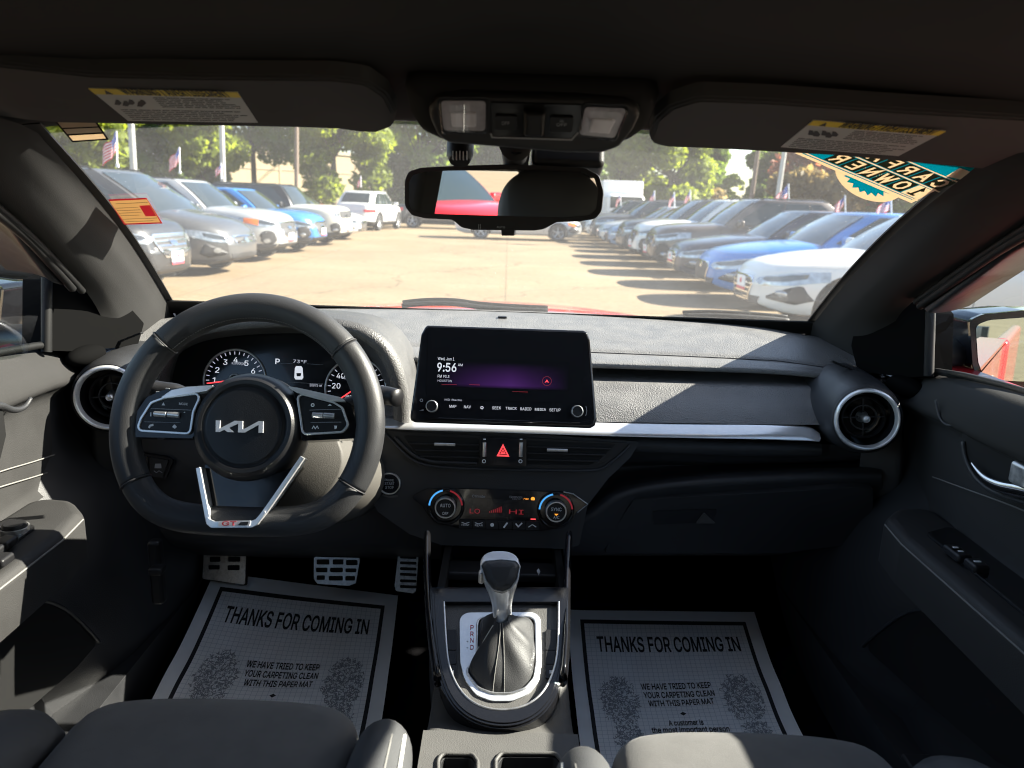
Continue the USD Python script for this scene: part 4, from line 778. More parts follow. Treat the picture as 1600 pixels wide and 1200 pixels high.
for i, pts in enumerate(([(685, 152), (763, 152), (762, 207), (690, 206)], [(912, 161), (984, 164), (962, 218), (900, 212)])):
    lp = op_.poly(pts, 0.004); L_ = oh.add('map_lamp', op_.ext(lp.buffer(0.0012), 0.0, 0.0016), 'dark_plastic')
    c = lp.centroid.coords[0]
    oh.add('lamp_reflector', op_.ext(affinity.scale(lp, 0.9, 0.85), 0.0016, 0.0022), 'lens_plastic', parent=L_)
    oh.add('lamp_bulb_window', [op_.pill(affinity.translate(affinity.scale(lp, 0.52, 0.42), 0, -0.003).convex_hull, 0.0022, 0.0045, 0.0015)], 'lamp_reflector', parent=L_, smooth=40)
    oh.add('lens', [op_.pill(lp.convex_hull, 0.0016, 0.0075, 0.004)], 'lens_glass', parent=L_, smooth=40)
pnl = oh.add('switch_panel', op_.ext(op_.poly([(767, 158), (908, 162), (908, 200), (894, 216), (769, 212)], 0.002), 0, 0.003), 'piano_black')
for pts in ([(774, 176), (808, 177), (808, 199), (774, 198)], [(859, 178), (896, 179), (893, 202), (859, 201)]):
    oh.add('switch', op_.ext(op_.poly(pts, 0.002), 0.003, 0.006), 'black_plastic', parent=pnl)
oh.add('roof_switch', [op_.pill(op_.poly([(818, 165), (853, 166), (849, 206), (818, 205)], 0.003).convex_hull, 0.002, 0.014, 0.005)], 'black_plastic', parent=pnl, smooth=40)
oh.add('switch_mark', [op_.text('OFF', 784, 190, 796, 190.3, 5, 0.0062), op_.text('ON', 874, 186, 880, 186.2, 3.5, 0.0062), op_.text('OFF', 869, 192, 885, 192.3, 4.5, 0.0062)], 'grey_print', parent=pnl)
oh.add('panel_trim', op_.ext(op_.line([(767, 206), (769, 211.5), (893, 215.5), (903, 204)], 0.0012), 0.003, 0.0042), 'grey_print', parent=pnl)

# ------------------------------------------------------------------ sun visors
def visor(s, outline, Y0, Y1, p0, p1, lab, lq, pic, clip):
    a, b = at(*p0, Y0), at(*p1, Y1)              # front (lower) edge and rear (upper) edge
    up_ = norm(np.array([0, b[1] - a[1], b[2] - a[2]])); n = norm(np.cross([1.0, 0, 0], up_)); n = n if n[2] < 0 else -n
    P = Plane(a, n, right=(1, 0, -0.02 * 0))
    T = Thing('sun_visor', lab, 'sun visor', a)
    o = P.poly(outline, 0.014)
    T.add('visor_panel', [P.ext(o, -0.016, -0.004), P.ext(o.buffer(-0.002), -0.004, -0.0015), P.ext(o.buffer(-0.005), -0.0015, 0.0)], 'visor_cloth', smooth=50)
    T.add('clip', [tube(spl(np.array([P.wp(x, y, -0.008) for x, y in clip]), 12), 0.0055, 10)], 'black_plastic', smooth=True)
    Q = lambda u, v: tuple((np.array(lq[0]) * (1 - u) + np.array(lq[1]) * u) * (1 - v) + (np.array(lq[3]) * (1 - u) + np.array(lq[2]) * u) * v)
    L_ = T.add('warning_label', P.ext(P.poly(lq), 0.0, 0.0006), 'label_paper')
    T.add('label_band', P.ext(P.poly([Q(0, 0), Q(1, 0), Q(1, 0.17), Q(0, 0.17)]), 0.0006, 0.001), 'yellow_print', parent=L_)
    hv = np.linalg.norm(np.array(Q(0.5, 0)) - np.array(Q(0.5, 0.12)))
    T.add('label_heading', [P.text('WARNING / AVERTISSEMENT', *Q(0.22, 0.15), *Q(0.94, 0.15), hv, 0.001)] + [P.ext(P.poly([Q(0.08, 0.15), Q(0.105, 0.02), Q(0.13, 0.15)]), 0.001, 0.0013)], 'dark_print', parent=L_)
    rnd = random.Random(5); ln = []
    for v0, v1, u0 in ((0.22, 0.56, 0.38), (0.62, 0.97, 0.05)):
        for k in range(6):
            v = v0 + (v1 - v0) * (k + 0.5) / 6; u = u0
            e = rnd.uniform(0.82, 0.97)
            while u < e - 0.03:
                w = rnd.uniform(0.03, 0.10); ln += P.ext(P.line([Q(u, v), Q(min(u + w, e), v)], 0.0009), 0.0006, 0.0009); u += w + 0.012
    T.add('label_text', ln, 'dark_print', parent=L_, kind='stuff')
    pc = []
    for k, (u, v) in enumerate(((0.09, 0.42), (0.14, 0.45), (0.19, 0.40), (0.24, 0.46), (0.27, 0.40))):
        c = Q(u, v); pc += P.ext(P.poly([(c[0] - 5, c[1] + 3), (c[0] - 3, c[1] - 4), (c[0] + 2, c[1] - 3 - k % 2), (c[0] + 6, c[1] + 1), (c[0] + 3, c[1] + 4)], 0.0003), 0.0006, 0.001)
    T.add('label_pictogram', pc, 'dark_print', parent=L_)
visor(-1, [(-160, 85), (140, 118), (300, 122), (520, 124), (575, 131), (606, 152), (620, 180), (614, 200), (590, 209), (560, 207), (532, 203), (486, 201), (300, 197), (90, 193), (40, 188), (-160, 160)], 0.865, 0.715, (300, 197), (300, 122),
      'left sun visor folded up above the steering wheel, with warning label', [(138, 137), (371, 143), (403, 191), (200, 188)], None, [(484, 199), (498, 203), (515, 204), (532, 201)])
visor(1, [(1014, 215), (1022, 190), (1045, 170), (1090, 156), (1200, 160), (1400, 174), (1600, 186), (1760, 196), (1760, 285), (1600, 272), (1500, 262), (1300, 244), (1140, 235), (1095, 233), (1040, 231), (1018, 226)], 0.865, 0.715, (1300, 244), (1300, 168),
      'right sun visor folded up above the passenger seat, with warning label', [(1271, 187), (1478, 204), (1404, 243), (1220, 229)], None, [(1094, 230), (1108, 234), (1122, 235), (1136, 232)])

# ------------------------------------------------------------------ stickers on the glass
def glass_plane(x, y, off=-0.002):
    """The tangent plane of the windshield where the view through (x, y) meets it."""
    st = np.array([0.0, 0.5]); d = norm(ray(x, y))
    for _ in range(30):
        p = WS(*st); e = np.cross(p - EYE, d); h = 1e-4
        J = np.stack([(np.cross(WS(st[0] + h, st[1]) - EYE, d) - e) / h, (np.cross(WS(st[0], st[1] + h) - EYE, d) - e) / h], 1)
        st = st - np.linalg.lstsq(J, e, rcond=None)[0]
    h = 1e-3; a = WS(st[0] + h, st[1]) - WS(st[0] - h, st[1]); b = WS(st[0], st[1] - h) - WS(st[0], st[1] + h)
    n = norm(np.cross(a, b)); n = n if n[1] < 0 else -n
    return Plane(WS(*st) - n * 0.0015, n)
def bil(q):
    q = [np.array(p, float) for p in q]
    return lambda u, v: tuple((q[0] * (1 - u) + q[1] * u) * (1 - v) + (q[3] * (1 - u) + q[2] * u) * v)
g1 = glass_plane(210, 330)
t1 = Thing('window_sticker', 'tan registration sticker with red border low on the left of the windshield', 'sticker', g1.o)
B1 = bil([(167, 312), (231, 309), (254, 349), (195, 351)])
def films(T, P, layers):
    """Printed films side by side, never one over another: each outline is cut by those before it."""
    done = None
    for nm, poly, mt, kd in layers:
        q = poly.buffer(0) if done is None else poly.buffer(0).difference(done)
        if q.area > 1e-7: T.add(nm, P.ext(q, 0.0, 0.0003), mt, kind=kd)
        done = poly.buffer(0) if done is None else done.union(poly.buffer(0))
tx = []
rnd = random.Random(3)
for v, u0, u1 in ((0.17, 0.16, 0.92), (0.34, 0.06, 0.62), (0.44, 0.06, 0.60), (0.54, 0.06, 0.62), (0.64, 0.06, 0.55), (0.78, 0.06, 0.92), (0.88, 0.10, 0.80)):
    u = u0
    while u < u1: w = rnd.uniform(0.02, 0.05); tx.append(g1.line([B1(u, v), B1(u + w, v)], 0.0022)); u += w + 0.018
films(t1, g1, [('sticker_text', unary_union(tx), 'sticker_ink', 'stuff'), ('sticker_block', g1.poly([B1(0.68, 0.28), B1(0.95, 0.28), B1(0.95, 0.70), B1(0.68, 0.70)]), 'sticker_red', None),
    ('sticker_face', g1.poly([B1(0.035, 0.05), B1(0.965, 0.05), B1(0.965, 0.95), B1(0.035, 0.95)]), 'sticker_tan', None), ('sticker_border', g1.poly([(169, 311.5), (229, 309), (254, 349), (194, 351)], 0.002), 'sticker_red', None)])
g2 = glass_plane(128, 206)
t2 = Thing('window_sticker', 'striped inspection sticker in the top left corner of the windshield under the visor', 'sticker', g2.o)
B2 = bil([(86, 190), (150, 188), (170, 218), (113, 222)])
films(t2, g2, [('sticker_stripe', g2.poly([B2(0.05, a), B2(0.95, a), B2(0.95, b), B2(0.05, b)]), 'sticker_cream', None) for a, b in ((0.02, 0.30), (0.36, 0.60), (0.68, 0.93))] + [('sticker_border', g2.poly([B2(0, 0), B2(1, 0), B2(1, 1), B2(0, 1)], 0.001), 'sticker_ink', None)])
g3 = glass_plane(1400, 285)
t3 = Thing('windshield_decal', 'teal and dark windshield decal in the top right corner, its lettering seen reversed', 'decal', g3.o)
def D(a, b): return (1432 - 24.2 * a + 34.5 * b, 300 - 10.3 * a - 13.0 * b)      # a: letters from the right, b: lines upwards
def dpoly(pts): return Polygon([g3.px(*q) for q in pts]).buffer(0)
STROKES = {'1': [[(-.12, .78), (.04, 1), (.04, 0)], [(-.16, 0), (.22, 0)]], 'O': [[(-.30, .25), (-.30, .75), (-.12, 1), (.12, 1), (.30, .75), (.30, .25), (.12, 0), (-.12, 0), (-.30, .25)]], 'W': [[(-.42, 1), (-.2, 0), (0, .8), (.2, 0), (.42, 1)]], 'N': [[(-.28, 0), (-.28, 1), (.28, 0), (.28, 1)]], 'E': [[(.26, 1), (-.24, 1), (-.24, 0), (.26, 0)], [(-.24, .5), (.18, .5)]],
    'R': [[(-.26, 0), (-.26, 1), (.14, 1), (.28, .86), (.28, .64), (.14, .5), (-.26, .5)], [(.04, .5), (.30, 0)]], 'C': [[(.28, .76), (.12, 1), (-.12, 1), (-.30, .75), (-.30, .25), (-.12, 0), (.12, 0), (.28, .24)]], 'A': [[(-.32, 0), (0, 1), (.32, 0)], [(-.2, .33), (.2, .33)]], 'F': [[(-.24, 0), (-.24, 1), (.28, 1)], [(-.24, .5), (.2, .5)]], 'X': [[(-.3, 0), (.3, 1)], [(-.3, 1), (.3, 0)]],
    'Y': [[(-.3, 1), (0, .5), (.3, 1)], [(0, .5), (0, 0)]], 'P': [[(-.26, 0), (-.26, 1), (.14, 1), (.28, .86), (.28, .6), (.14, .45), (-.26, .45)]], 'S': [[(.26, .82), (.1, 1), (-.12, 1), (-.27, .84), (-.27, .66), (-.1, .53), (.12, .47), (.27, .34), (.27, .16), (.1, 0), (-.12, 0), (-.28, .18)]]}
def letter(ch, place, w):
    """A letter of strokes, w wide, laid out by place(a, b)."""
    q = unary_union([LineString(l).buffer(w, cap_style='square', join_style='mitre') for l in STROKES[ch]])
    out = []
    for g in wpoly(q):
        r = lambda ring: [g3.px(*place(x, y)) for x, y in ring.coords]
        out.append(Polygon(r(g.exterior), [r(h) for h in g.interiors]).buffer(0))
    return unary_union(out)
lay = []
for row, b in (('1OWNER', 0.0), ('CARFAX', 1.0)):
    for k, ch in enumerate(row):
        first = row[0] == '1' and k == 0
        lay.append(('decal_letter', letter(ch, lambda x, y: D(k + x * 0.80, b - 0.24 + 0.58 * y), 0.095), 'sticker_ink_green' if first else 'sticker_cream', None))
for row, b in (('1OWNER', 0.0), ('CARFAX', 1.0)):
    for k, ch in enumerate(row):
        first = row[0] == '1' and k == 0
        lay.append(('decal_cell', dpoly([D(k - 0.47, b - 0.38), D(k + 0.47, b - 0.38), D(k + 0.47, b + 0.48), D(k - 0.47, b + 0.48)]), 'sticker_cream' if first else 'sticker_ink_green', None))
cap = [letter(ch, lambda x, y: (1386 - 6.2 * k - 5.0 * x + 3.0 * y, 283 - 2.3 * k - 1.9 * x - 8.0 * y), 0.10) for k, ch in enumerate('CYPRESS')]
lay.append(('decal_caption', unary_union(cap), 'sticker_cream', None))
lay.append(('decal_corner', dpoly([(1478, 275), (1500, 262), (1516, 268), (1540, 262), (1500, 280)]), 'sticker_cream', None))
lines = unary_union([dpoly([D(-0.7, y - 0.035), D(7.3, y - 0.035), D(7.3, y + 0.035), D(-0.7, y + 0.035)]) for y in (-0.46, 0.55, 1.55)])
lay.append(('decal_line', lines, 'sticker_cream', None))
lay.append(('decal_field', dpoly([(1425, 312), D(6.6, -0.56), D(7.4, 0.4), D(6.8, 2.2), (1548, 260), (1462, 292)]), 'sticker_teal', None))
lay.append(('decal_border', dpoly([(1424, 317), D(6.8, -0.72), D(7.8, 0.4), D(7.0, 2.4), (1560, 262), (1548, 252), (1464, 296)]), 'sticker_cream', None))
star = []
for k in range(40):
    t = 2 * math.pi * k / 40; R_ = 1.0 if k % 2 else 0.80
    p_ = np.array(D(2.6, -0.30)) + R_ * (44 * math.cos(t) * np.array([0.92, 0.36]) + 27 * math.sin(t) * np.array([-0.35, 0.95]))
    star.append(tuple(p_))
lay.append(('decal_burst', dpoly(star), 'sticker_teal', None))
lay.append(('decal_burst_edge', dpoly([tuple(np.array(D(2.6, -0.30)) + 57 * math.cos(t) * np.array([0.92, 0.36]) + 34 * math.sin(t) * np.array([-0.35, 0.95])) for t in np.linspace(0, 2 * math.pi, 48)[:-1]]), 'sticker_cream', None))
films(t3, g3, lay)

# ------------------------------------------------------------------ centre console and gear lever
co = Thing('center_console', 'black center console with U-shaped gear surround, storage bin and cup holders', 'center console', E(0.01, 0.9, -0.95))
cp_ = Plane(at(785, 1050, 0.95), (0, -0.34, 0.94), right=(1, 0, 0))
# tunnel body with sloping top
body = []
for Y, z, w in [(0.8625, -0.6682, 0.1000), (0.868, -0.670, 0.0997), (0.90, -0.678, 0.0985), (0.95, -0.661, 0.096), (1.03, -0.632, 0.094), (1.045, -0.64, 0.094), (1.06, -0.74, 0.094), (1.34, -0.74, 0.095)]:
    body.append([E(0.012 + x * w, Y, z + dz) for x, dz in ((-1.0, -0.4), (-1.0, -0.10), (-1.0, -0.015), (-0.95, -0.002), (-0.6, 0), (0, 0), (0.6, 0), (0.95, -0.002), (1.0, -0.015), (1.0, -0.10), (1.0, -0.4))])
CB = dense(np.array(body), 50, 60)
co.add('console_body', grid(CB), 'grained_plastic', smooth=50)
# lower stack between the climate panel and the console: open bin
bn = Plane(at(785, 920, 1.20), (0, -0.95, 0.30), right=(1, 0, 0))
co.add('storage_bin', [bx(E(-0.085, 1.10, -0.665), E(0.105, 1.36, -0.655)), bx(E(-0.09, 1.335, -0.66), E(0.11, 1.345, -0.56)), bx(E(-0.095, 1.10, -0.66), E(-0.083, 1.34, -0.61)), bx(E(0.103, 1.10, -0.66), E(0.115, 1.34, -0.61))], 'rubber')
co.add('bin_shelf', rbox((0.19, 0.05, 0.016), 0.005, at(785, 893, 1.235)), 'black_plastic', smooth=40)
co.add('charge_pad', bn.ext(bn.poly([(705, 925), (860, 930), (855, 958), (712, 955)], 0.004), -0.02, -0.015), 'black_plastic')
co.add('socket_mark', [bn.ext(bn.poly([(838, 890), (841, 886), (843.5, 891), (841, 897)]), 0.012, 0.014), bn.text('USB AUX', 729, 932, 746, 932.4, 3.2, 0.002)], 'white_print')
for sx, pts in ((-1, [(668, 838), (668, 900), (676, 1010), (684, 1062)]), (1, [(889, 838), (886, 900), (884, 1010), (880, 1062)])):
    q = np.array([at(x, y, Y) for (x, y), Y in zip(pts, (1.22, 1.14, 0.985, 0.93))])
    w_ = spl(q, 24) + np.array([sx * -0.004, 0, 0]); co.add('bin_wall', grid(np.stack([w_, w_ - [0, 0, 0.16]])), 'dark_plastic', smooth=True)
    co.add('side_rail', tube(spl(q, 24), np.stack([np.full(24, 0.016), np.full(24, 0.0062)], -1), 14, flat=(1, 0, 0)), 'piano_black', smooth=True)
# U surround
Uo = [(672, 925), (676, 1000), (688, 1072), (712, 1116), (745, 1138), (785, 1146), (826, 1138), (858, 1112), (876, 1070), (884, 1000), (888, 925)]
Ui = [(694, 950), (698, 1020), (706, 1062), (730, 1100), (760, 1116), (785, 1119), (812, 1115), (842, 1097), (864, 1058), (871, 1015), (872, 950)]
Uop, Uip = cp_.poly(spl(np.array(Uo, float), 50, kind='cubic')), cp_.poly(spl(np.array(Ui, float), 50, kind='cubic'))
co.add('gear_surround', [cp_.ext(Uop.difference(Uip), -0.03, 0.010), cp_.ext(Uop.buffer(-0.0025).difference(Uip), 0.010, 0.0125), cp_.ext(Uop.buffer(-0.006).difference(Uip), 0.0125, 0.014)], 'piano_black', smooth=50)
il = LineString([cp_.px(*p) for p in spl(np.array(Ui, float), 60, kind='cubic')])
co.add('surround_edge', tube(cp_.w(np.array(il.coords), 0.0138), 0.0016, 8), 'satin_silver', smooth=True)
co.add('gear_deck', cp_.ext(Uip.buffer(0.001), -0.03, 0.006), 'grained_plastic')
pl_ = cp_.poly([(718, 963), (844, 962), (846, 1040), (842, 1070), (826, 1090), (800, 1101), (768, 1101), (744, 1092), (726, 1068), (719, 1040)], 0.016)
ho = cp_.poly([(746, 971), (836, 970), (838, 1040), (834, 1066), (820, 1082), (798, 1090), (770, 1090), (748, 1082), (732, 1062), (729, 1052), (745, 1036)], 0.012)
co.add('gear_plate', [cp_.ext(pl_.difference(ho), 0.006, 0.0085)], 'silver_paint')
co.add('gate_rim', tube(cp_.w(np.array(ho.exterior.coords)[:-1], 0.009), 0.0018, 8, closed=True), 'satin_silver', smooth=True)
co.add('gear_letters', [cp_.text(t, 734.5, y, 740, y + 0.1, 7, 0.0087) for t, y in (('P', 990), ('R', 1000), ('N', 1010), ('D', 1021))], 'red_print')
co.add('gear_marks', [cp_.text(t, 729, y, 731.5, y + 0.1, 4, 0.0087) for t, y in (('+', 1010), ('-', 1020))], 'grey_print')
for x0, x1 in ((694, 713), (852, 870)):
    for y0, y1 in ((990, 1022), (1023, 1044), (1045, 1066)):
        b_ = co.add('console_switch', cp_.ext(cp_.poly([(x0, y0), (x1, y0), (x1 - (1 if x0 > 800 else 0), y1), (x0 + (2 if x0 < 800 else 0), y1)], 0.0016), 0.006, 0.0092), 'black_plastic')
        if y0 == 1045: co.add('switch_text', cp_.ext(cp_.poly([(x0 + 6, 1054), (x1 - 4, 1054), (x1 - 4, 1059), (x0 + 6, 1059)], 0.0004), 0.0092, 0.0096), 'white_print', parent=b_)
# cup holders
ch = Plane(E(0.012, 0.78, -0.668), (0, 0.0, 1), right=(1, 0, 0))
deck = sbox(-0.1000, -0.60, 0.1000, 0.0825)
holes = [ch.poly(pts, 0.008) for pts in ([(684, 1400), (684, 1190), (690, 1179), (738, 1179), (746, 1190), (746, 1400)], [(773, 1400), (774, 1190), (782, 1178), (868, 1178), (878, 1190), (880, 1400)])]
co.add('rear_deck', ch.ext(deck.difference(unary_union(holes)), -0.075, 0.0) + ch.ext(deck, -0.45, -0.075), 'grained_plastic')
for hp_ in holes:
    h_ = co.add('cup_holder', ch.ext(hp_.buffer(-0.001).difference(hp_.buffer(-0.004)), -0.074, -0.002), 'dark_plastic')
    co.add('holder_rim', tube(ch.w(np.array(hp_.exterior.coords)[:-1], 0.001), 0.0026, 8, closed=True), 'grained_plastic', parent=h_, smooth=True)
# lever: boot and knob
gl = Thing('gear_lever', 'automatic gear lever with silver collar, black grip and stitched leather boot', 'gear lever', cp_.wp(785, 1060, 0.0))
bt0 = spl(np.array([cp_.w(np.array(ho.centroid.coords[0]) + (np.array(p) - np.array(ho.centroid.coords[0])) * 0.985, 0.004) for p in np.array(ho.exterior.coords)[:-1]]), 48, closed=True)
kt = at(783, 893, 1.0); neck = at(785, 962, 0.985); 
def ringat(c, rx, ry, n=48, ph=None):
    ang = np.arctan2(*( (bt0 - bt0.mean(0)) @ np.stack([cp_.v, cp_.u], 1) ).T)
    return np.array([c + cp_.u * rx * math.cos(a) + cp_.v * ry * math.sin(a) for a in ang])
bc = bt0.mean(0)
ang = np.arctan2((bt0 - bc) @ cp_.v, (bt0 - bc) @ cp_.u)
rings = [bt0]
for k, (f, rr_, sw_) in enumerate(((0.12, 0.90, 0.04), (0.28, 0.72, 0.10), (0.45, 0.52, 0.13), (0.62, 0.36, 0.10), (0.80, 0.25, 0.06), (1.0, 0.20, 0.03))):
    c = bc * (1 - f) + neck * f
    fold = 1 + sw_ * np.cos(3 * ang + 0.9) + sw_ * 0.5 * np.cos(7 * ang + k)
    rings.append(c + (bt0 - bc) * (rr_ * fold)[:, None] + cp_.n * 0.012 * math.sin(math.pi * f))
gl.add('boot', grid(dense(np.array(rings), 36, 48), cv=True), 'leather', smooth=True)
seam_i = int(np.argmin(np.abs(ang + math.pi / 2)))
RB = dense(np.array(rings), 36, 48)
for d in (-1, 1): gl.add('boot_seam', tube(RB[:, (seam_i + d) % 48] + cp_.n * 0.0006, 0.0007, 5), 'thread')
gl.add('boot_fold', tube(spl(np.array([RB[30, (seam_i + 9) % 48], RB[18, (seam_i + 10) % 48], RB[6, (seam_i + 10) % 48], RB[2, (seam_i + 13) % 48]]) + cp_.n * 0.001, 20), 0.0012, 6), 'piping', smooth=True)
# grip, built from stacked outlines along the lever's axis
def kn(px_l, px_r, y, Y, d, n=28, sq=0.75):
    a, b = at(px_l, y, Y), at(px_r, y, Y); c = (a + b) / 2; rx = np.linalg.norm(b - a) / 2
    g = np.linspace(0, 2 * np.pi, n, endpoint=False); sp = lambda v: np.sign(v) * np.abs(v) ** sq
    return np.array([c + np.array([rx * sp(math.cos(t)), d * sp(math.sin(t)), 0.25 * d * sp(math.sin(t))]) for t in g])
axis = [(770, 800, 965, 0.995, 0.014), (769, 800, 945, 1.0, 0.015), (763, 804, 922, 1.0, 0.020), (756, 809, 905, 1.0, 0.025), (751, 812, 892, 1.0, 0.028), (750, 812, 884, 1.0, 0.028), (755, 808, 879, 1.0, 0.024)]
gl.add('knob_collar', grid(dense(np.array([kn(*a) for a in axis[:7]]), 30, 28), cv=True, cap=True), 'silver_paint', smooth=True)
gp_ = Plane(at(782, 900, 0.972), (0, -0.80, 0.60), right=(1, 0, 0))
gr = gp_.poly([(752, 884), (758, 877), (784, 874.5), (806, 877), (812, 884), (808, 904), (798, 919), (785, 924), (772, 921), (760, 907)], 0.004)
gl.add('grip', [VF(m3.Manifold.hull_points(np.vstack([gp_.w(np.array(affinity.scale(gr, k, k).exterior.coords), c) for k, c in ((1.02, -0.034), (1.0, -0.004), (0.94, 0.002), (0.78, 0.0055), (0.5, 0.0075))])))], 'leather', smooth=50)
gl.add('grip_edge', tube(gp_.w(np.array(gr.buffer(0.0004).exterior.coords)[:-1], -0.002), 0.0012, 8, closed=True), 'satin_silver', smooth=True)
gl.add('release_button', rbox((0.008, 0.014, 0.018), 0.0035, at(752, 901, 0.985)), 'satin_silver', smooth=40)

# ------------------------------------------------------------------ seats
def seat(s, xc, zf, yf, label, wc, wb_):
    wb = wb_
    xs = np.array([-1, -0.98, -0.92, -0.75, -0.4, 0, 0.4, 0.75, 0.92, 0.98, 1.0])
    drop = np.array([0.10, 0.03, 0.008, 0.001, 0, 0, 0, 0.001, 0.008, 0.03, 0.10])
    rows = []
    for d, z, ins in [(0.030, -0.20, 0.0), (0.036, -0.12, 0.0), (0.034, -0.05, 0.0), (0.028, -0.020, 0.0), (0.014, -0.005, 0.0), (-0.008, 0.0, 0), (-0.08, 0.001, 0), (-0.2, 0.0, 0), (-0.40, -0.03, 0), (-0.62, -0.06, 0)]:
        rows.append([E(xc + x * wc, yf - 0.012 * x * x - 0.03 * abs(x) ** 8 + d, zf + z - dr_) for x, dr_ in zip(xs, drop)])
    T = Part(cabin, 'car_seat', grid(dense(np.array(rows), 50, 50)), 'seat_cloth', smooth=True, label=label)
    for sd in (-1, 1):
        wb = wb_ * (1.0 if sd == s else 0.66)
        path = np.array([E(xc + sd * (wc + wb * o), yf + d, zf + z) for d, z, o in ((-0.045, -0.15, 0.40), (-0.030, -0.080, 0.45), (-0.042, -0.032, 0.5), (-0.09, -0.010, 0.55), (-0.25, 0.002, 0.58), (-0.45, 0.002, 0.58), (-0.62, -0.01, 0.55))])
        r = np.interp(np.linspace(0, 1, 40), [0, 0.15, 0.35, 1], [0.62, 0.84, 1.0, 1.0])
        T.add('side_bolster', tube(spl(path, 40), np.stack([wb * 0.62 * r, 0.044 * r], -1), 26, flat=(0, 0, 1)), 'seat_leather', smooth=True)
        pp = spl(path, 40); pipe = pp + np.array([sd * 1.0, 0, 0]) * (wb * 0.62 * 0.72 * r)[:, None] + np.array([0, 0, 1]) * (0.044 * 0.72 * r)[:, None]
        T.add('piping', tube(pipe, 0.0024, 8), 'piping', smooth=True)
        T.add('stitching', tube(pp + np.array([sd, 0, 0]) * (wb * 0.22 * r)[:, None] + np.array([0, 0, 1]) * (0.0415 * r)[:, None], 0.0011, 6), 'thread')
    T.add('seat_base', bx(E(xc - wc, 0.15, -0.90), E(xc + wc, yf - 0.03, zf - 0.15)), 'rubber')
    T.add('backrest', rbox((2 * wc + 2 * wb, 0.16, 0.62), 0.06, E(xc, -0.06, zf + 0.16), rot([1, 0, 0], 0.38)), 'seat_cloth', smooth=True)
    v, f = VF(trimesh.creation.icosphere(4, 1.0)); v = np.sign(v) * np.abs(v) ** [0.85, 1.0, 0.8] * [0.15, 0.068, 0.125]
    T.add('head_restraint', (v @ rot([1, 0, 0], 0.25).T + E(xc, -0.27, zf + 0.475), f), 'seat_leather', smooth=True)
    for d in (-0.06, 0.06): T.add('restraint_post', tube([E(xc + d, -0.20, zf + 0.44), E(xc + d, -0.25, zf + 0.56)], 0.006, 8), 'satin_silver')
    return T
seat(-1, -0.300, -0.552, 0.75, 'driver seat in dark cloth in front of the steering wheel, with pale piping', 0.158, 0.085)
seat(1, 0.272, -0.540, 0.70, 'passenger seat half lit by the sun, behind the right paper mat', 0.150, 0.085)

# ------------------------------------------------------------------ pedals
def pedal(name, outline, slots, Y, n, label, cat):
    P = Plane(at(outline[0][0], outline[0][1], Y), n)
    T = Thing(name, label, cat, P.o)
    o = P.poly(outline, 0.005); hs = unary_union([P.poly(q, 0.002) for q in slots])
    T.add('pedal_pad', P.ext(o, -0.012, 0.0), 'rubber')
    T.add('metal_cover', P.ext(o.buffer(-0.001).difference(hs), 0.0, 0.0025), 'pedal_metal')
    for q in slots: T.add('rubber_stud', P.ext(P.poly(q, 0.002).buffer(-0.0008), 0.0, 0.0035), 'rubber')
    c = P.w(np.array(o.centroid.coords[0]), -0.012)
    T.add('pedal_arm', tube([c, c + E(0, 0.05, 0.08) - EYE, c + E(0, 0.12, 0.22) - EYE], 0.008, 10), 'rubber')
S = lambda x0, x1, y0, y1, k=0.0: [(x0, y0), (x1, y0 + k), (x1, y1 + k), (x0, y1)]
pedal('foot_rest', [(319, 852), (386, 853), (384, 915), (316, 905)], [S(328, 345, 858, 864), S(355, 375, 858, 864), S(328, 345, 870, 878), S(357, 376, 870, 878), S(326, 344, 883, 890), S(356, 375, 883, 891)], 1.50, (0, -0.85, 0.53), 'metal foot rest left of the brake, above the paper mat', 'foot rest')
pedal('brake_pedal', [(490, 869), (564, 871), (557, 912), (545, 916), (496, 913), (490, 905)], [S(495, 515, 874, 882), S(520, 537, 874, 882), S(541, 559, 875, 883), S(494, 512, 887, 894), S(516, 536, 887, 894), S(540, 557, 888, 894), S(495, 508, 899, 906), S(514, 536, 900, 907), S(540, 555, 900, 907)], 1.46, (0, -0.90, 0.43), 'wide metal brake pedal with nine rubber studs', 'pedal')
pedal('gas_pedal', [(622, 862), (655, 866), (651, 924), (646, 928), (618, 924), (616, 915)], [S(625, 651, y, y + 4.5, 1) for y in (868, 877, 886, 895, 905, 914)], 1.46, (0, -0.88, 0.47), 'narrow metal accelerator pedal with rubber bars beside the console', 'pedal')

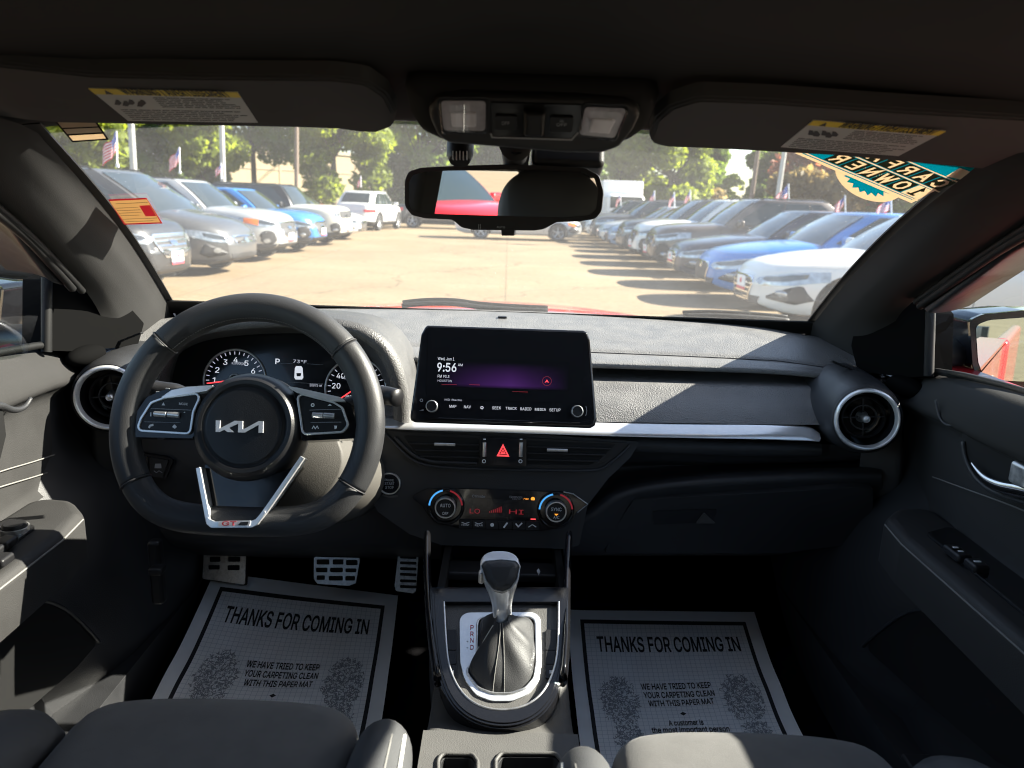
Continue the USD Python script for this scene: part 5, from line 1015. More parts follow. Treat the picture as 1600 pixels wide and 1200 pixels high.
# ------------------------------------------------------------------ paper floor mats
def paper(q3, label, seed, lines2):
    """q3: the four corners in space (far left, far right, near right, near left), bent upwards at the far end."""
    T = Thing('paper_mat', label, 'floor mat', (q3[2] + q3[3]) / 2)
    fl_, fr_, nr_, nl_ = q3
    rs_ = np.random.RandomState(seed); wob = rs_.rand(4) * 6
    def S_(u, v, off=0.0):
        u, v = np.asarray(u, float), np.asarray(v, float)
        p = (fl_ * (1 - u)[..., None] + fr_ * u[..., None]) * (1 - v)[..., None] + (nl_ * (1 - u)[..., None] + nr_ * u[..., None]) * v[..., None]
        z = -0.030 * np.sin(np.pi * np.clip(v, 0, 1)) ** 1.0 + 0.004 * np.sin(5 * u + wob[0]) * np.sin(3.1 * v + wob[1]) + 0.016 * np.exp(-((1 - u) * 7)) * v + 0.010 * np.exp(-(u * 9)) * (1 - v) * np.sin(3 * v + wob[2]) + 0.004 * np.exp(-((v - 0.52 - 0.1 * np.sin(4 * u)) / 0.09) ** 2)
        p[..., 2] += z + off
        return p
    def patch(poly, off, res=0.012):
        """A flat print cut out of the sheet and laid on its curve."""
        out = []
        for g in wpoly(poly):
            if g.is_empty: continue
            v2, f2 = trimesh.creation.triangulate_polygon(g, engine='earcut')
            v2 = np.c_[v2, np.zeros(len(v2))]; ve, fe = trimesh.remesh.subdivide_to_size(v2, f2, 0.05)
            out.append((S_(ve[:, 0], ve[:, 1], off), fe))
        return out
    uu, vv = np.meshgrid(np.linspace(0, 1, 30), np.linspace(0, 1, 40), indexing='ij')
    g = grid(S_(uu, vv)); T.add('paper', g, 'mat_paper', smooth=True)
    L_ = sbox(0.064, 0.070, 0.936, 0.98).difference(sbox(0.083, 0.091, 0.917, 0.96)); T.add('border', patch(L_, 0.0006), 'paper_print', smooth=True)
    gl = []
    for k in range(1, 34): u = 0.083 + 0.834 * k / 34; gl.append(sbox(u - 0.0007, 0.092, u + 0.0007, 0.96))
    for k in range(1, 42): v = 0.092 + 0.868 * k / 42; gl.append(sbox(0.083, v - 0.0006, 0.917, v + 0.0006))
    T.add('grid_lines', [patch(q, 0.0004) for q in gl], 'grid_ink', smooth=True, kind='stuff')
    def txt(t, u0, u1, v, h, bold=True, sk=0.0):
        m = meshkit.text_mesh(t, 1.0, 1.0, bold); p = np.asarray(m.vertices); lo, hi = p.min(0), p.max(0)
        X = (p[:, 0] - lo[0]) / (hi[0] - lo[0]); k = p[:, 2] > 0.5
        return S_(u0 + (u1 - u0) * X + sk * p[:, 1], v - h * p[:, 1], 0.0007 + 0.0003 * k), np.asarray(m.faces)
    T.add('heading', txt('THANKS FOR COMING IN', 0.14, 0.87, 0.235, 0.075), 'paper_print')
    T.add('print', [txt('WE HAVE TRIED TO KEEP', 0.33, 0.67, 0.43, 0.03), txt('YOUR CARPETING CLEAN', 0.335, 0.675, 0.475, 0.03), txt('WITH THIS PAPER MAT', 0.35, 0.66, 0.52, 0.03)], 'paper_print')
    T.add('print', [txt('A customer is', 0.42, 0.58, 0.63, 0.026), txt('the most important person', 0.335, 0.69, 0.665, 0.026), txt('in the world to us.', 0.40, 0.64, 0.70, 0.026)], 'paper_print')
    T.add('diamond', [patch(Polygon([(0.485, 0.567), (0.50, 0.557), (0.515, 0.567), (0.50, 0.578)]), 0.0008), patch(Polygon([(0.485, 0.747), (0.50, 0.737), (0.515, 0.747), (0.50, 0.758)]), 0.0008)], 'paper_print')
    # shoe prints made of short scribbles
    for c0 in (0.215, 0.80):
        sc_, rnd = [], random.Random(seed + int(c0 * 100))
        foot = unary_union([affinity.scale(Point(c0, 0.50).buffer(1, 24), 0.092, 0.135), affinity.scale(Point(c0 + 0.012, 0.70).buffer(1, 24), 0.062, 0.12)])
        for _ in range(1300):
            x, y = c0 + rnd.uniform(-0.1, 0.1), rnd.uniform(0.36, 0.83)
            if not foot.contains(Point(x, y)): continue
            a = rnd.uniform(0, 6.28); d1 = np.array([math.cos(a), math.sin(a)]) * rnd.uniform(0.006, 0.011); a += rnd.uniform(-1.6, 1.6); d2 = np.array([math.cos(a), math.sin(a)]) * 0.007
            p = np.array([[x, y], [x + d1[0], y + d1[1]], [x + d1[0] + d2[0], y + d1[1] + d2[1]]])
            sc_.append(patch(LineString(p).buffer(0.0016, quad_segs=1, cap_style='flat'), 0.0009))
        T.add('shoe_print', sc_, 'shoe_ink', kind='stuff')
zf = EYE[2]
def matq(fl, fr, nr, nl, Yf, Yn): return [at(*fl, Yf[0]), at(*fr, Yf[1]), at(*nr, Yn[0]), at(*nl, Yn[1])]
paper(matq((334, 893), (622, 931), (580, 1235), (150, 1235), (1.50, 1.50), (0.955, 0.955)), 'paper floor mat under the steering wheel, tilted, reading THANKS FOR COMING IN', 4, 0)
paper(matq((886, 948), (1178, 954), (1300, 1250), (920, 1250), (1.50, 1.50), (0.985, 0.985)), 'paper floor mat in the right footwell reading THANKS FOR COMING IN', 9, 0)
# ------------------------------------------------------------------ outdoor materials
def node_mat(name, n, l, surface='p.BSDF'): M[name] = usdkit.material(stage, '/World/Looks/' + name, n, l, surface=surface)
node_mat('lot_concrete', {'g': ('geometry', {}), 'n1': ('noise_texture', {'scale': 0.35, 'detail': 6.0, 'roughness': 0.62}), 'n2': ('noise_texture', {'scale': 9.0, 'detail': 6.0, 'roughness': 0.7}), 'n3': ('noise_texture', {'scale': 130.0, 'detail': 3.0}),
    'r1': ('rgb_ramp', {'ramp': [(0.30, (0.165, 0.118, 0.063)), (0.52, (0.200, 0.145, 0.081)), (0.72, (0.234, 0.174, 0.102))]}), 'r2': ('rgb_ramp', {'ramp': [(0.36, (0.78, 0.77, 0.75)), (0.52, (1, 1, 1)), (0.75, (1.06, 1.05, 1.03))]}),
    'bk': ('brick_texture', {'offset': 0.0, 'scale': 1.0, 'brick_width': 4.6, 'row_height': 4.6, 'mortar_size': 0.014, 'mortar_smooth': 0.4, 'color1': (1, 1, 1), 'color2': (0.90, 0.90, 0.90), 'mortar': (0.55, 0.53, 0.50)}),
    'dn': ('noise_texture', {'scale': 0.8, 'detail': 4.0}), 'dm': ('vector_math', {'math_type': 'multiply_add', 'vector2': (1.6, 1.6, 1.6)}), 'vc': ('voronoi_texture', {'feature': 'distance_to_edge', 'scale': 0.22}), 'cr': ('rgb_ramp', {'ramp': [(0.0, (0.50, 0.48, 0.45)), (0.004, (0.62, 0.6, 0.57)), (0.008, (1, 1, 1))]}), 'm3': ('mix', {'mix_type': 'multiply', 'fac': 0.8}),
    'n4': ('noise_texture', {'scale': 0.55, 'detail': 3.0, 'roughness': 0.5}), 'st': ('rgb_ramp', {'ramp': [(0.0, (1, 1, 1)), (0.66, (1, 1, 1)), (0.80, (0.62, 0.61, 0.60))]}), 'm4': ('mix', {'mix_type': 'multiply', 'fac': 0.9}), 'mp': ('mapping', {'scale': (1.0, 0.25, 1.0)}),
    'm': ('mix', {'mix_type': 'multiply', 'fac': 1.0}), 'm2': ('mix', {'mix_type': 'multiply', 'fac': 1.0}), 'bp': ('bump', {'strength': 0.35, 'distance': 0.004}), 'p': ('principled_bsdf', {'roughness': 0.82})},
    [('g.position', 'n1.vector'), ('g.position', 'n2.vector'), ('g.position', 'n3.vector'), ('g.position', 'bk.vector'), ('n1.fac', 'r1.fac'), ('n2.fac', 'r2.fac'), ('r1.color', 'm.color1'), ('r2.color', 'm.color2'), ('m.color', 'm2.color1'), ('bk.color', 'm2.color2'),
     ('g.position', 'dn.vector'), ('dn.color', 'dm.vector1'), ('g.position', 'dm.vector3'), ('dm.vector', 'vc.vector'), ('vc.distance', 'cr.fac'), ('m2.color', 'm3.color1'), ('cr.color', 'm3.color2'),
     ('g.position', 'mp.vector'), ('mp.vector', 'n4.vector'), ('n4.fac', 'st.fac'), ('m3.color', 'm4.color1'), ('st.color', 'm4.color2'), ('m4.color', 'p.base_color'), ('n3.fac', 'bp.height'), ('bp.normal', 'p.normal')])
node_mat('grass', {'g': ('geometry', {}), 'n': ('noise_texture', {'scale': 1.4, 'detail': 6.0}), 'r': ('rgb_ramp', {'ramp': [(0.3, (0.05, 0.075, 0.02)), (0.7, (0.13, 0.15, 0.05))]}), 'p': ('principled_bsdf', {'roughness': 0.95})}, [('g.position', 'n.vector'), ('n.fac', 'r.fac'), ('r.color', 'p.base_color')])
def paint(name, c, flake=0.0):
    mat('paint_' + name, c, 0.32, metal=flake, coat_weight=0.7, coat_roughness=0.05)
for nm, c, f in (('white', (0.56, 0.56, 0.55), 0), ('pearl', (0.48, 0.47, 0.42), 0), ('silver', (0.46, 0.47, 0.48), 0.5), ('grey', (0.068, 0.070, 0.074), 0.25), ('charcoal', (0.018, 0.019, 0.022), 0.1), ('black', (0.012, 0.012, 0.014), 0), ('navy', (0.016, 0.022, 0.04), 0.2), ('blue', (0.03, 0.17, 0.46), 0.25),
                 ('mist_blue', (0.16, 0.24, 0.36), 0.3), ('brown', (0.085, 0.07, 0.065), 0.3), ('red', (0.50, 0.018, 0.022), 0.1)): paint(nm, c, f)
mat('car_glass', (0.022, 0.030, 0.032), 0.03, coat_weight=0.5)
mat('tyre', (0.018, 0.018, 0.019), 0.8, vary=0.2, vscale=20)
mat('alloy', (0.50, 0.51, 0.52), 0.3, metal=0.85)
mat('cladding', (0.028, 0.028, 0.03), 0.6)
mat('lamp_clear', (0.34, 0.36, 0.38), 0.08, metal=0.55, coat_weight=1.0, vary=0.5, vscale=14)
mat('lamp_dark', (0.05, 0.055, 0.06), 0.1, metal=0.3, coat_weight=1.0)
mat('lamp_amber', (0.75, 0.17, 0.02), 0.2, coat_weight=0.6)
mat('lamp_red', (0.45, 0.012, 0.015), 0.2, coat_weight=0.6)
mat('plate_white', (0.72, 0.72, 0.72), 0.5)
mat('plate_red', (0.60, 0.05, 0.08), 0.5)
mat('galvanized', (0.36, 0.36, 0.35), 0.5, metal=0.5, vary=0.12, vscale=4)
mat('wood_pole', (0.17, 0.13, 0.10), 0.9, vary=0.25, vscale=6)
mat('bark', (0.085, 0.065, 0.05), 0.95, vary=0.3, vscale=6)
mat('wall_tan', (0.36, 0.285, 0.185), 0.9, vary=0.08, vscale=1.2)
mat('wall_trim', (0.36, 0.30, 0.22), 0.8)
mat('white_box', (0.70, 0.70, 0.70), 0.5)
def leafmat(name, a, b, c):
    node_mat(name, {'g': ('geometry', {}), 'r': ('rgb_ramp', {'ramp': [(0.0, a), (0.5, b), (1.0, c)]}), 'd': ('principled_bsdf', {'roughness': 0.6, 'specular_ior_level': 0.3}), 't': ('translucent_bsdf', {}), 'm': ('mix_closure', {'fac': 0.55}), 'hs': ('hsv', {'hue': 0.49, 'saturation': 1.1, 'value': 2.0})},
        [('g.random_per_island', 'r.fac'), ('r.color', 'd.base_color'), ('r.color', 'hs.color'), ('hs.color', 't.color'), ('d.BSDF', 'm.closure1'), ('t.BSDF', 'm.closure2')], surface='m.closure')
leafmat('leaf_green', (0.11, 0.165, 0.028), (0.17, 0.235, 0.042), (0.24, 0.30, 0.065))
leafmat('leaf_light', (0.16, 0.20, 0.03), (0.23, 0.28, 0.045), (0.31, 0.35, 0.07))
leafmat('leaf_dark', (0.085, 0.125, 0.03), (0.135, 0.18, 0.045), (0.19, 0.24, 0.065))
leafmat('leaf_rust', (0.26, 0.105, 0.055), (0.35, 0.165, 0.085), (0.42, 0.23, 0.12))
leafmat('leaf_brown', (0.18, 0.14, 0.055), (0.26, 0.20, 0.08), (0.32, 0.26, 0.12))

# ------------------------------------------------------------------ ground
gx = np.array([-400, -60, -30, -12, -5, -2.5, 0, 2.5, 5, 12, 30, 60, 400.]); gy = np.array([-400, -60, -20, -8, -3, 0, 1.5, 3, 4.5, 6, 8, 14, 30, 60, 120, 900.])
gz = lambda x, y: 0.22 * np.exp(-((np.maximum(np.abs(x) - 1.5, 0) / 1.2) ** 2)) * np.clip((5.5 - y) / 3.0, 0, 1) ** 1.0 * np.clip((y + 9) / 3, 0, 1)
XX, YY = np.meshgrid(spl(gx, 90), spl(gy, 110), indexing='ij')
single('ground', grid(np.stack([XX, YY, gz(XX, YY)], -1)), 'lot_concrete', kind='structure', smooth=True)
single('grass_verge', grid(np.stack([np.stack([np.linspace(-150, 150, 60), np.full(60, y), np.full(60, z)], -1) for y, z in ((150, 0.05), (52, 0.05), (50.5, 0.0))])), 'grass', kind='structure')

# ------------------------------------------------------------------ parked cars
def car(kind, colour, pos, heading, label, group, flag=None, plate=None, roofc=None, grille='bars', detail=2, lamp_amber=True, rear=False, clad=None, scale=1.0):
    """A parked car; nose along +x of its own frame, which is then turned by 'heading'."""
    K = {'sedan': dict(L=4.85, W=1.86, H=1.47, hood=[(2.42, .60), (2.36, .69), (2.2, .76), (1.9, .82), (1.3, .91), (0.95, .95), (0, .97), (-1.2, 1.0), (-1.75, 1.07), (-2.2, 1.06), (-2.38, .98), (-2.43, .80)], cowl=1.05, rf=0.28, rr=-1.0, rear=-1.95, belt=.96),
         'hatch': dict(L=4.2, W=1.80, H=1.55, hood=[(2.10, .62), (2.04, .78), (1.9, .88), (1.6, .95), (1.1, 1.0), (0.8, 1.02), (0, 1.02), (-1.2, 1.06), (-1.75, 1.1), (-1.95, 1.08), (-2.06, .98), (-2.1, .80)], cowl=0.95, rf=0.22, rr=-1.35, rear=-1.9, belt=1.0),
         'suv': dict(L=4.55, W=1.86, H=1.68, hood=[(2.27, .66), (2.22, .84), (2.08, .95), (1.8, 1.01), (1.2, 1.07), (0.9, 1.10), (0, 1.10), (-1.2, 1.13), (-1.85, 1.16), (-2.1, 1.14), (-2.22, 1.0), (-2.27, .80)], cowl=1.0, rf=0.25, rr=-1.5, rear=-2.05, belt=1.08),
         'minivan': dict(L=5.15, W=2.0, H=1.77, hood=[(2.57, .60), (2.52, .72), (2.4, .82), (2.2, .90), (1.8, .99), (1.45, 1.05), (0.5, 1.08), (-1.2, 1.10), (-2.2, 1.12), (-2.4, 1.1), (-2.52, .98), (-2.57, .8)], cowl=1.6, rf=0.45, rr=-2.0, rear=-2.35, belt=1.06),
         'boxy': dict(L=4.25, W=1.82, H=1.70, hood=[(2.12, .70), (2.09, .92), (2.02, 1.03), (1.85, 1.07), (1.4, 1.10), (0.95, 1.12), (0, 1.10), (-1.2, 1.10), (-1.9, 1.12), (-2.05, 1.1), (-2.1, 1.0), (-2.12, .85)], cowl=0.95, rf=0.50, rr=-1.75, rear=-2.0, belt=1.08),
         'truck': dict(L=5.4, W=1.95, H=1.85, hood=[(2.7, .72), (2.66, 1.0), (2.55, 1.10), (2.2, 1.14), (1.6, 1.18), (1.3, 1.2), (0, 1.18), (-0.9, 1.16), (-0.95, 1.12), (-2.5, 1.12), (-2.66, 1.1), (-2.7, .85)], cowl=1.3, rf=0.75, rr=-0.55, rear=-0.85, belt=1.15)}[kind]
    L, W, H = K['L'], K['W'], K['H']
    T = Thing('parked_car', label, 'car', pos, group=group, rotz=heading)
    hx, hz = np.array(K['hood']).T
    top = PchipInterpolator(hx[::-1], hz[::-1])
    gc = 0.20 if kind in ('sedan', 'minivan') else 0.26
    nose = hx[0]
    def body(e=0.0, nst=46):
        u = np.linspace(0, 1, nst); xs_ = (L / 2) * np.sin((u - 0.5) * np.pi)
        rings = []
        for x in xs_:
            f = abs(x) / (L / 2); k = 0.72 if kind in ('boxy', 'truck') else 0.58
            hw = W / 2 * (1 - (1 - k) * max(0, (f - 0.55) / 0.45) ** (3.2 if x > 0 else 4.0))
            zt = float(top(np.clip(x, hx[-1], hx[0]))); zb = gc + 0.10 * max(0, (f - 0.8) / 0.2) ** 2
            sh = min(zt - 0.035, max(zt - 0.16, 0.62))
            crown = 0.035 + 0.05 * max(0, min(1, (x - 0.6) / 1.0))
            half = [(0.0, zb), (0.62 * hw, zb), (0.90 * hw, zb + 0.02), (0.965 * hw, zb + 0.10), (0.99 * hw, zb + 0.20), (hw, (zb + 0.24 + sh) / 2 + 0.02), (0.985 * hw, sh - 0.02), (0.955 * hw, (sh + zt) / 2 + 0.01), (0.90 * hw, zt - 0.012), (0.74 * hw, zt + crown * 0.45), (0.4 * hw, zt + crown * 0.85), (0, zt + crown)]
            h = spl(np.array(half), 26, kind='pchip')
            c = np.array([0, (zb + zt) / 2])
            n_ = norm(np.gradient(h, axis=0)); h = h + np.stack([n_[:, 1], -n_[:, 0]], 1) * e
            rings.append(np.vstack([np.c_[np.full(26, x * (1 + 2 * e / L)), h], np.c_[np.full(24, x * (1 + 2 * e / L)), -h[1:-1, 0][::-1], h[1:-1, 1][::-1]]]))
        # round the nose and tail caps by adding inset end rings
        def cap(r, sg):
            c = r.mean(0); o = []
            for q, d in ((0.93, 0.018), (0.75, 0.045), (0.4, 0.065)): o.append(np.c_[r[:, 0] + sg * d, c[1] + (r[:, 1] - c[1]) * q, c[2] + (r[:, 2] - c[2]) * q])
            return o
        R_ = cap(rings[0], -1)[::-1] + rings + cap(rings[-1], 1)
        return grid(np.array(R_), cv=True, cap=True)
    def solid(e):
        m = man(body(e)); 
        return m if m.volume() > 0 else man((body(e)[0], body(e)[1][:, ::-1]))
    wr = 0.33 if kind in ('sedan', 'hatch') else 0.36
    wb_f, wb_r = nose - 0.92, -nose + 0.95
    cyl = lambda x, r, w: m3.Manifold.cylinder(w, r, r, 36).rotate((90, 0, 0)).translate((x, w / 2, wr))
    arches = cyl(wb_f, wr + 0.055, W * 1.4) + cyl(wb_r, wr + 0.055, W * 1.4)
    B0 = solid(0.0); Bq = solid(0.006); Bq2 = solid(0.014)
    T.add('body', B0 - arches, 'paint_' + colour, local=True, smooth=32)
    T.add('wheel_arch', (solid(-0.02) ^ arches) - m3.Manifold.cube((9, W - 0.42, 3), True).translate((0, 0, 0)).scale((0.0001, 1, 1)), 'cladding', local=True) if False else None
    def pr_front(poly, x0, src=None, e0=0.0):
        """The part of the skin inside an outline (y, z) seen from the front, x0 deep."""
        out = m3.Manifold()
        for g in [q for q in wpoly(poly) if q.area > 1e-6]:
            v, f = VF(trimesh.creation.extrude_polygon(g, 1.2, engine='earcut')); out = out + man((np.c_[v[:, 2] + x0, v[:, 0], v[:, 1]], f))
        return out ^ (src or Bq)
    def pr_side(poly, src=None):
        out = m3.Manifold()
        for g in [q for q in wpoly(poly) if q.area > 1e-6]:
            v, f = VF(trimesh.creation.extrude_polygon(g, 3.0, engine='earcut')); out = out + man((np.c_[v[:, 0], v[:, 2] - 1.5, v[:, 1]], f[:, ::-1]))
        return out ^ (src or Bq)
    # upper body: a ring of glass and pillars, params u round it and v up it
    belt = K['belt'] - 0.02; roof = H - 0.045
    def G(side, a, v, off=0.0):
        """side: 'f','r','l','k'; a in [0,1] along it; v up."""
        zz = belt + (roof - belt) * v; bow = math.sin(math.pi * 0.5 * v)
        xf = K['cowl'] * (1 - v) + K['rf'] * v + 0.05 * math.sin(math.pi * v); xr_ = K['rear'] * (1 - v) + K['rr'] * v - 0.05 * math.sin(math.pi * v)
        hw = (W / 2 - 0.045) * (1 - 0.17 * max(v, 0.0) ** 1.3)
        if side == 'f': y = hw * 0.94 * (2 * a - 1); x = xf - 0.16 * (2 * a - 1) ** 2 * (1 - 0.4 * v); nx = (0.8, 0, 0.6)
        elif side == 'r': y = hw * 0.92 * (1 - 2 * a); x = xr_ + 0.12 * (2 * a - 1) ** 2; nx = (-0.8, 0, 0.6)
        else:
            sg = 1 if side == 'l' else -1; xa = xf - 0.17 + 0.06 * v; xb = xr_ + 0.13
            x = xa + (xb - xa) * a; y = sg * hw * (1 - 0.06 * abs(2 * a - 1) ** 6 - 0.05 * max(0, a - 0.6)); nx = (0, sg, 0.25)
        return np.array([x, y, zz]) + norm(np.array(nx)) * off
    def ring(v, n=18):
        a = np.linspace(0, 1, n)
        return np.array([G('f', t, v) for t in a] + [G('l', t, v) for t in a] + [G('r', t, v) for t in a] + [G('k', t, v) for t in a[::-1]])
    rr_ = [ring(v) for v in np.linspace(-0.12, 1.0, 9)]; top_ring = rr_[-1]; c_ = top_ring.mean(0)
    for q, dz in ((0.97, 0.020), (0.88, 0.035), (0.6, 0.048), (0.25, 0.052)): rr_.append(np.c_[c_[:2] + (top_ring[:, :2] - c_[:2]) * q, top_ring[:, 2] + dz])
    T.add('roof', grid(np.array(rr_), cv=True, cap=True), 'paint_' + (roofc or colour), local=True, smooth=40)
    def glass(name, side, a0, a1, v0, v1, cut=None):
        aa, vv = np.linspace(a0, a1, 12), np.linspace(v0, v1, 8)
        P_ = np.array([[G(side, (a if cut is None else a0 + (a - a0)), v, 0.012) for v in vv] for a in aa])
        T.add(name, sheet(P_[::-1] if side in ('l', 'f', 'r') else P_, 0.01), 'car_glass', local=True, smooth=True)
    glass('windshield', 'f', 0.04, 0.96, 0.02, 0.95)
    glass('rear_window', 'r', 0.10, 0.90, 0.12, 0.90)
    for sd in ('l', 'k'):
        ar = np.linspace(0, 1, 10)
        def sidepane(a0, a1, t0=0.10, t1=0.93, rk=0.0):
            rows = []
            for a in np.linspace(a0, a1, 12):
                hi = min(t1, max(t0 + 0.04, (a - 0.02) / 0.12 * 0.95 if a < 0.13 else t1)); hi = min(hi, t1 if a < 0.86 else max(t0 + 0.04, t1 - (a - 0.86) * 5))
                rows.append([G(sd, a, v, 0.010) for v in np.linspace(t0, hi, 6)])
            r_ = np.array(rows); T.add('side_window', sheet(r_[::-1] if sd == 'l' else r_, 0.008), 'car_glass', local=True, smooth=True)
        if kind == 'truck': sidepane(0.04, 0.55); sidepane(0.60, 0.95)
        elif kind in ('suv', 'minivan', 'boxy'): sidepane(0.04, 0.37); sidepane(0.40, 0.68); sidepane(0.71, 0.94)
        else: sidepane(0.04, 0.46); sidepane(0.49, 0.93)
    if detail:
        # doors: dark shut lines and handles
        for x in ((0.95, -0.05, -1.05) if kind != 'truck' else (1.1, 0.1, -0.85)):
            T.add('door_seam', pr_side(sbox(x - 0.004, gc + 0.12, x + 0.004, belt - 0.02), solid(0.002)) - B0, 'rubber', local=True)
        for x in (0.1, -0.95):
            for sg in (-1, 1): T.add('door_handle', rbox((0.20, 0.035, 0.035), 0.012, (x - 0.02, sg * (W / 2 - 0.005), belt - 0.14)), 'paint_' + colour, local=True)
        for sg in (-1, 1):
            mx = K['cowl'] - 0.42
            T.add('wing_mirror', [rbox((0.12, 0.20, 0.14), 0.045, (mx, sg * (W / 2 + 0.10), belt + 0.10)), tube([(mx, sg * (W / 2 - 0.08), belt + 0.03), (mx, sg * (W / 2 + 0.06), belt + 0.06)], 0.025, 8)], 'paint_' + (colour if kind != 'boxy' else 'black'), local=True, smooth=50)
    # front: grille, lamps, lower intake, plate
    hz1 = float(top(nose - 0.05)); gz1, gz0 = hz1 - 0.03, 0.40
    if kind == 'sedan': gp = [(-0.30, gz1 - 0.02), (0.30, gz1 - 0.02), (0.36, gz1 - 0.10), (0.24, 0.33), (-0.24, 0.33), (-0.36, gz1 - 0.10)]
    elif kind == 'minivan': gp = [(-0.42, gz1), (0.42, gz1), (0.38, gz1 - 0.10), (-0.38, gz1 - 0.10)]
    elif kind == 'boxy': gp = [(-0.48, 1.0), (0.48, 1.0), (0.46, 0.82), (-0.46, 0.82)]
    elif kind == 'truck': gp = [(-0.62, 1.08), (0.62, 1.08), (0.58, 0.72), (-0.58, 0.72)]
    else: gp = [(-0.44, gz1 + 0.04), (0.44, gz1 + 0.04), (0.36, gz1 - 0.16), (0.26, gz1 - 0.26), (-0.26, gz1 - 0.26), (-0.36, gz1 - 0.16)]
    gpoly = Polygon(gp).buffer(-0.03).buffer(0.03)
    gr_ = T.add('grille', pr_front(gpoly, nose - 0.55), 'cladding', local=True)
    if grille == 'bars':
        b = gpoly.bounds; n = max(3, int((b[3] - b[1]) / 0.058))
        for k in range(n):
            z = b[1] + (b[3] - b[1]) * (k + 0.6) / n
            T.add('grille_bar', pr_front(gpoly.buffer(-0.02).intersection(sbox(-1, z - 0.010, 1, z + 0.010)), nose - 0.5, Bq2), 'chrome', parent=gr_, local=True)
    T.add('grille_frame', pr_front(gpoly.buffer(0.012).difference(gpoly.buffer(-0.012)), nose - 0.55, Bq2), 'chrome' if kind not in ('boxy',) else 'cladding', parent=gr_, local=True)
    T.add('badge', pr_front(affinity.scale(Point(0, gz1 - 0.07).buffer(1, 16), 0.085, 0.045), nose - 0.4, solid(0.02)), 'chrome', parent=gr_, local=True)
    for sg in (-1, 1):
        if kind == 'boxy': hl = Point(sg * 0.62, 0.91).buffer(0.10)
        elif kind == 'truck': hl = sbox(*sorted((sg * 0.66, sg * 0.98)), 0.82, 1.06)
        else:
            z = gz1 - 0.03 if kind != 'suv' else gz1 - 0.0
            hl = Polygon([(sg * 0.40, z - 0.03), (sg * 0.44, z + 0.02), (sg * 0.66, z + 0.06), (sg * 0.84, z + 0.12), (sg * 0.97, z + 0.15), (sg * 0.97, z + 0.04), (sg * 0.80, z - 0.05), (sg * 0.55, z - 0.08)])
        h_ = T.add('headlight', pr_front(hl, nose - 0.70 if kind not in ('boxy', 'truck') else nose - 0.4), 'lamp_clear', local=True)
        T.add('lamp_inner', pr_front(affinity.scale(hl, 0.55, 0.5), nose - 0.8, solid(0.009)), 'lamp_dark', parent=h_, local=True)
        if lamp_amber and kind not in ('boxy', 'truck'):
            z = gz1 - (0.03 if kind != 'suv' else 0.0)
            T.add('lamp_marker', pr_front(hl.buffer(-0.010).intersection(sbox(*sorted((sg * (0.74 if kind == 'suv' else 0.68), sg * 1.1)), 0, 2)), nose - 0.6, solid(0.010)) ^ m3.Manifold.cube((0.30, 4, 4), True).translate((nose - (0.47 if kind == 'suv' else 0.38), 0, 0)), 'lamp_amber', parent=h_, local=True)
        fg = Polygon([(sg * 0.56, 0.40), (sg * 0.84, 0.58), (sg * 0.88, 0.40), (sg * 0.80, 0.34)]) if kind in ('sedan', 'minivan') else Point(sg * 0.68, 0.50).buffer(0.11).union(Point(sg * 0.70, 0.58).buffer(0.10))
        fq = T.add('fog_lamp', pr_front(fg.buffer(-0.02).buffer(0.02), nose - 0.7), 'cladding', local=True)
        T.add('fog_lens', pr_front(Point(sg * 0.72, 0.46).buffer(0.045), nose - 0.6, solid(0.010)), 'lamp_clear', parent=fq, local=True)
        rl = Polygon([(sg * 0.50, belt - 0.16), (sg * 1.0, belt - 0.14), (sg * 1.0, belt - 0.30), (sg * 0.52, belt - 0.26)])
        v, f = VF(trimesh.creation.extrude_polygon(rl, 0.7, engine='earcut')); T.add('tail_light', man((np.c_[-v[:, 2] - nose + 0.5, v[:, 0], v[:, 1]], f[:, ::-1])) ^ Bq, 'lamp_red', local=True)
    T.add('lower_intake', pr_front(Polygon([(-0.52, 0.40), (0.52, 0.40), (0.46, 0.29), (-0.46, 0.29)]), nose - 0.5), 'cladding', local=True)
    if clad or kind in ('suv', 'boxy', 'hatch', 'minivan'):
        low = m3.Manifold.cube((9, 4, 0.40), True).translate((0, 0, 0.20)) ^ Bq
        arc_ = (cyl(wb_f, wr + 0.115, W * 1.4) + cyl(wb_r, wr + 0.115, W * 1.4)) ^ Bq
        T.add('cladding', ((low + arc_) if kind != 'minivan' else low ^ m3.Manifold.cube((9, 4, 0.30), True).translate((0, 0, 0.15))) - arches - (m3.Manifold.cube((1.2, 1.1, 2), True).translate((nose, 0, 0.29 + 1.0))), 'cladding', local=True)
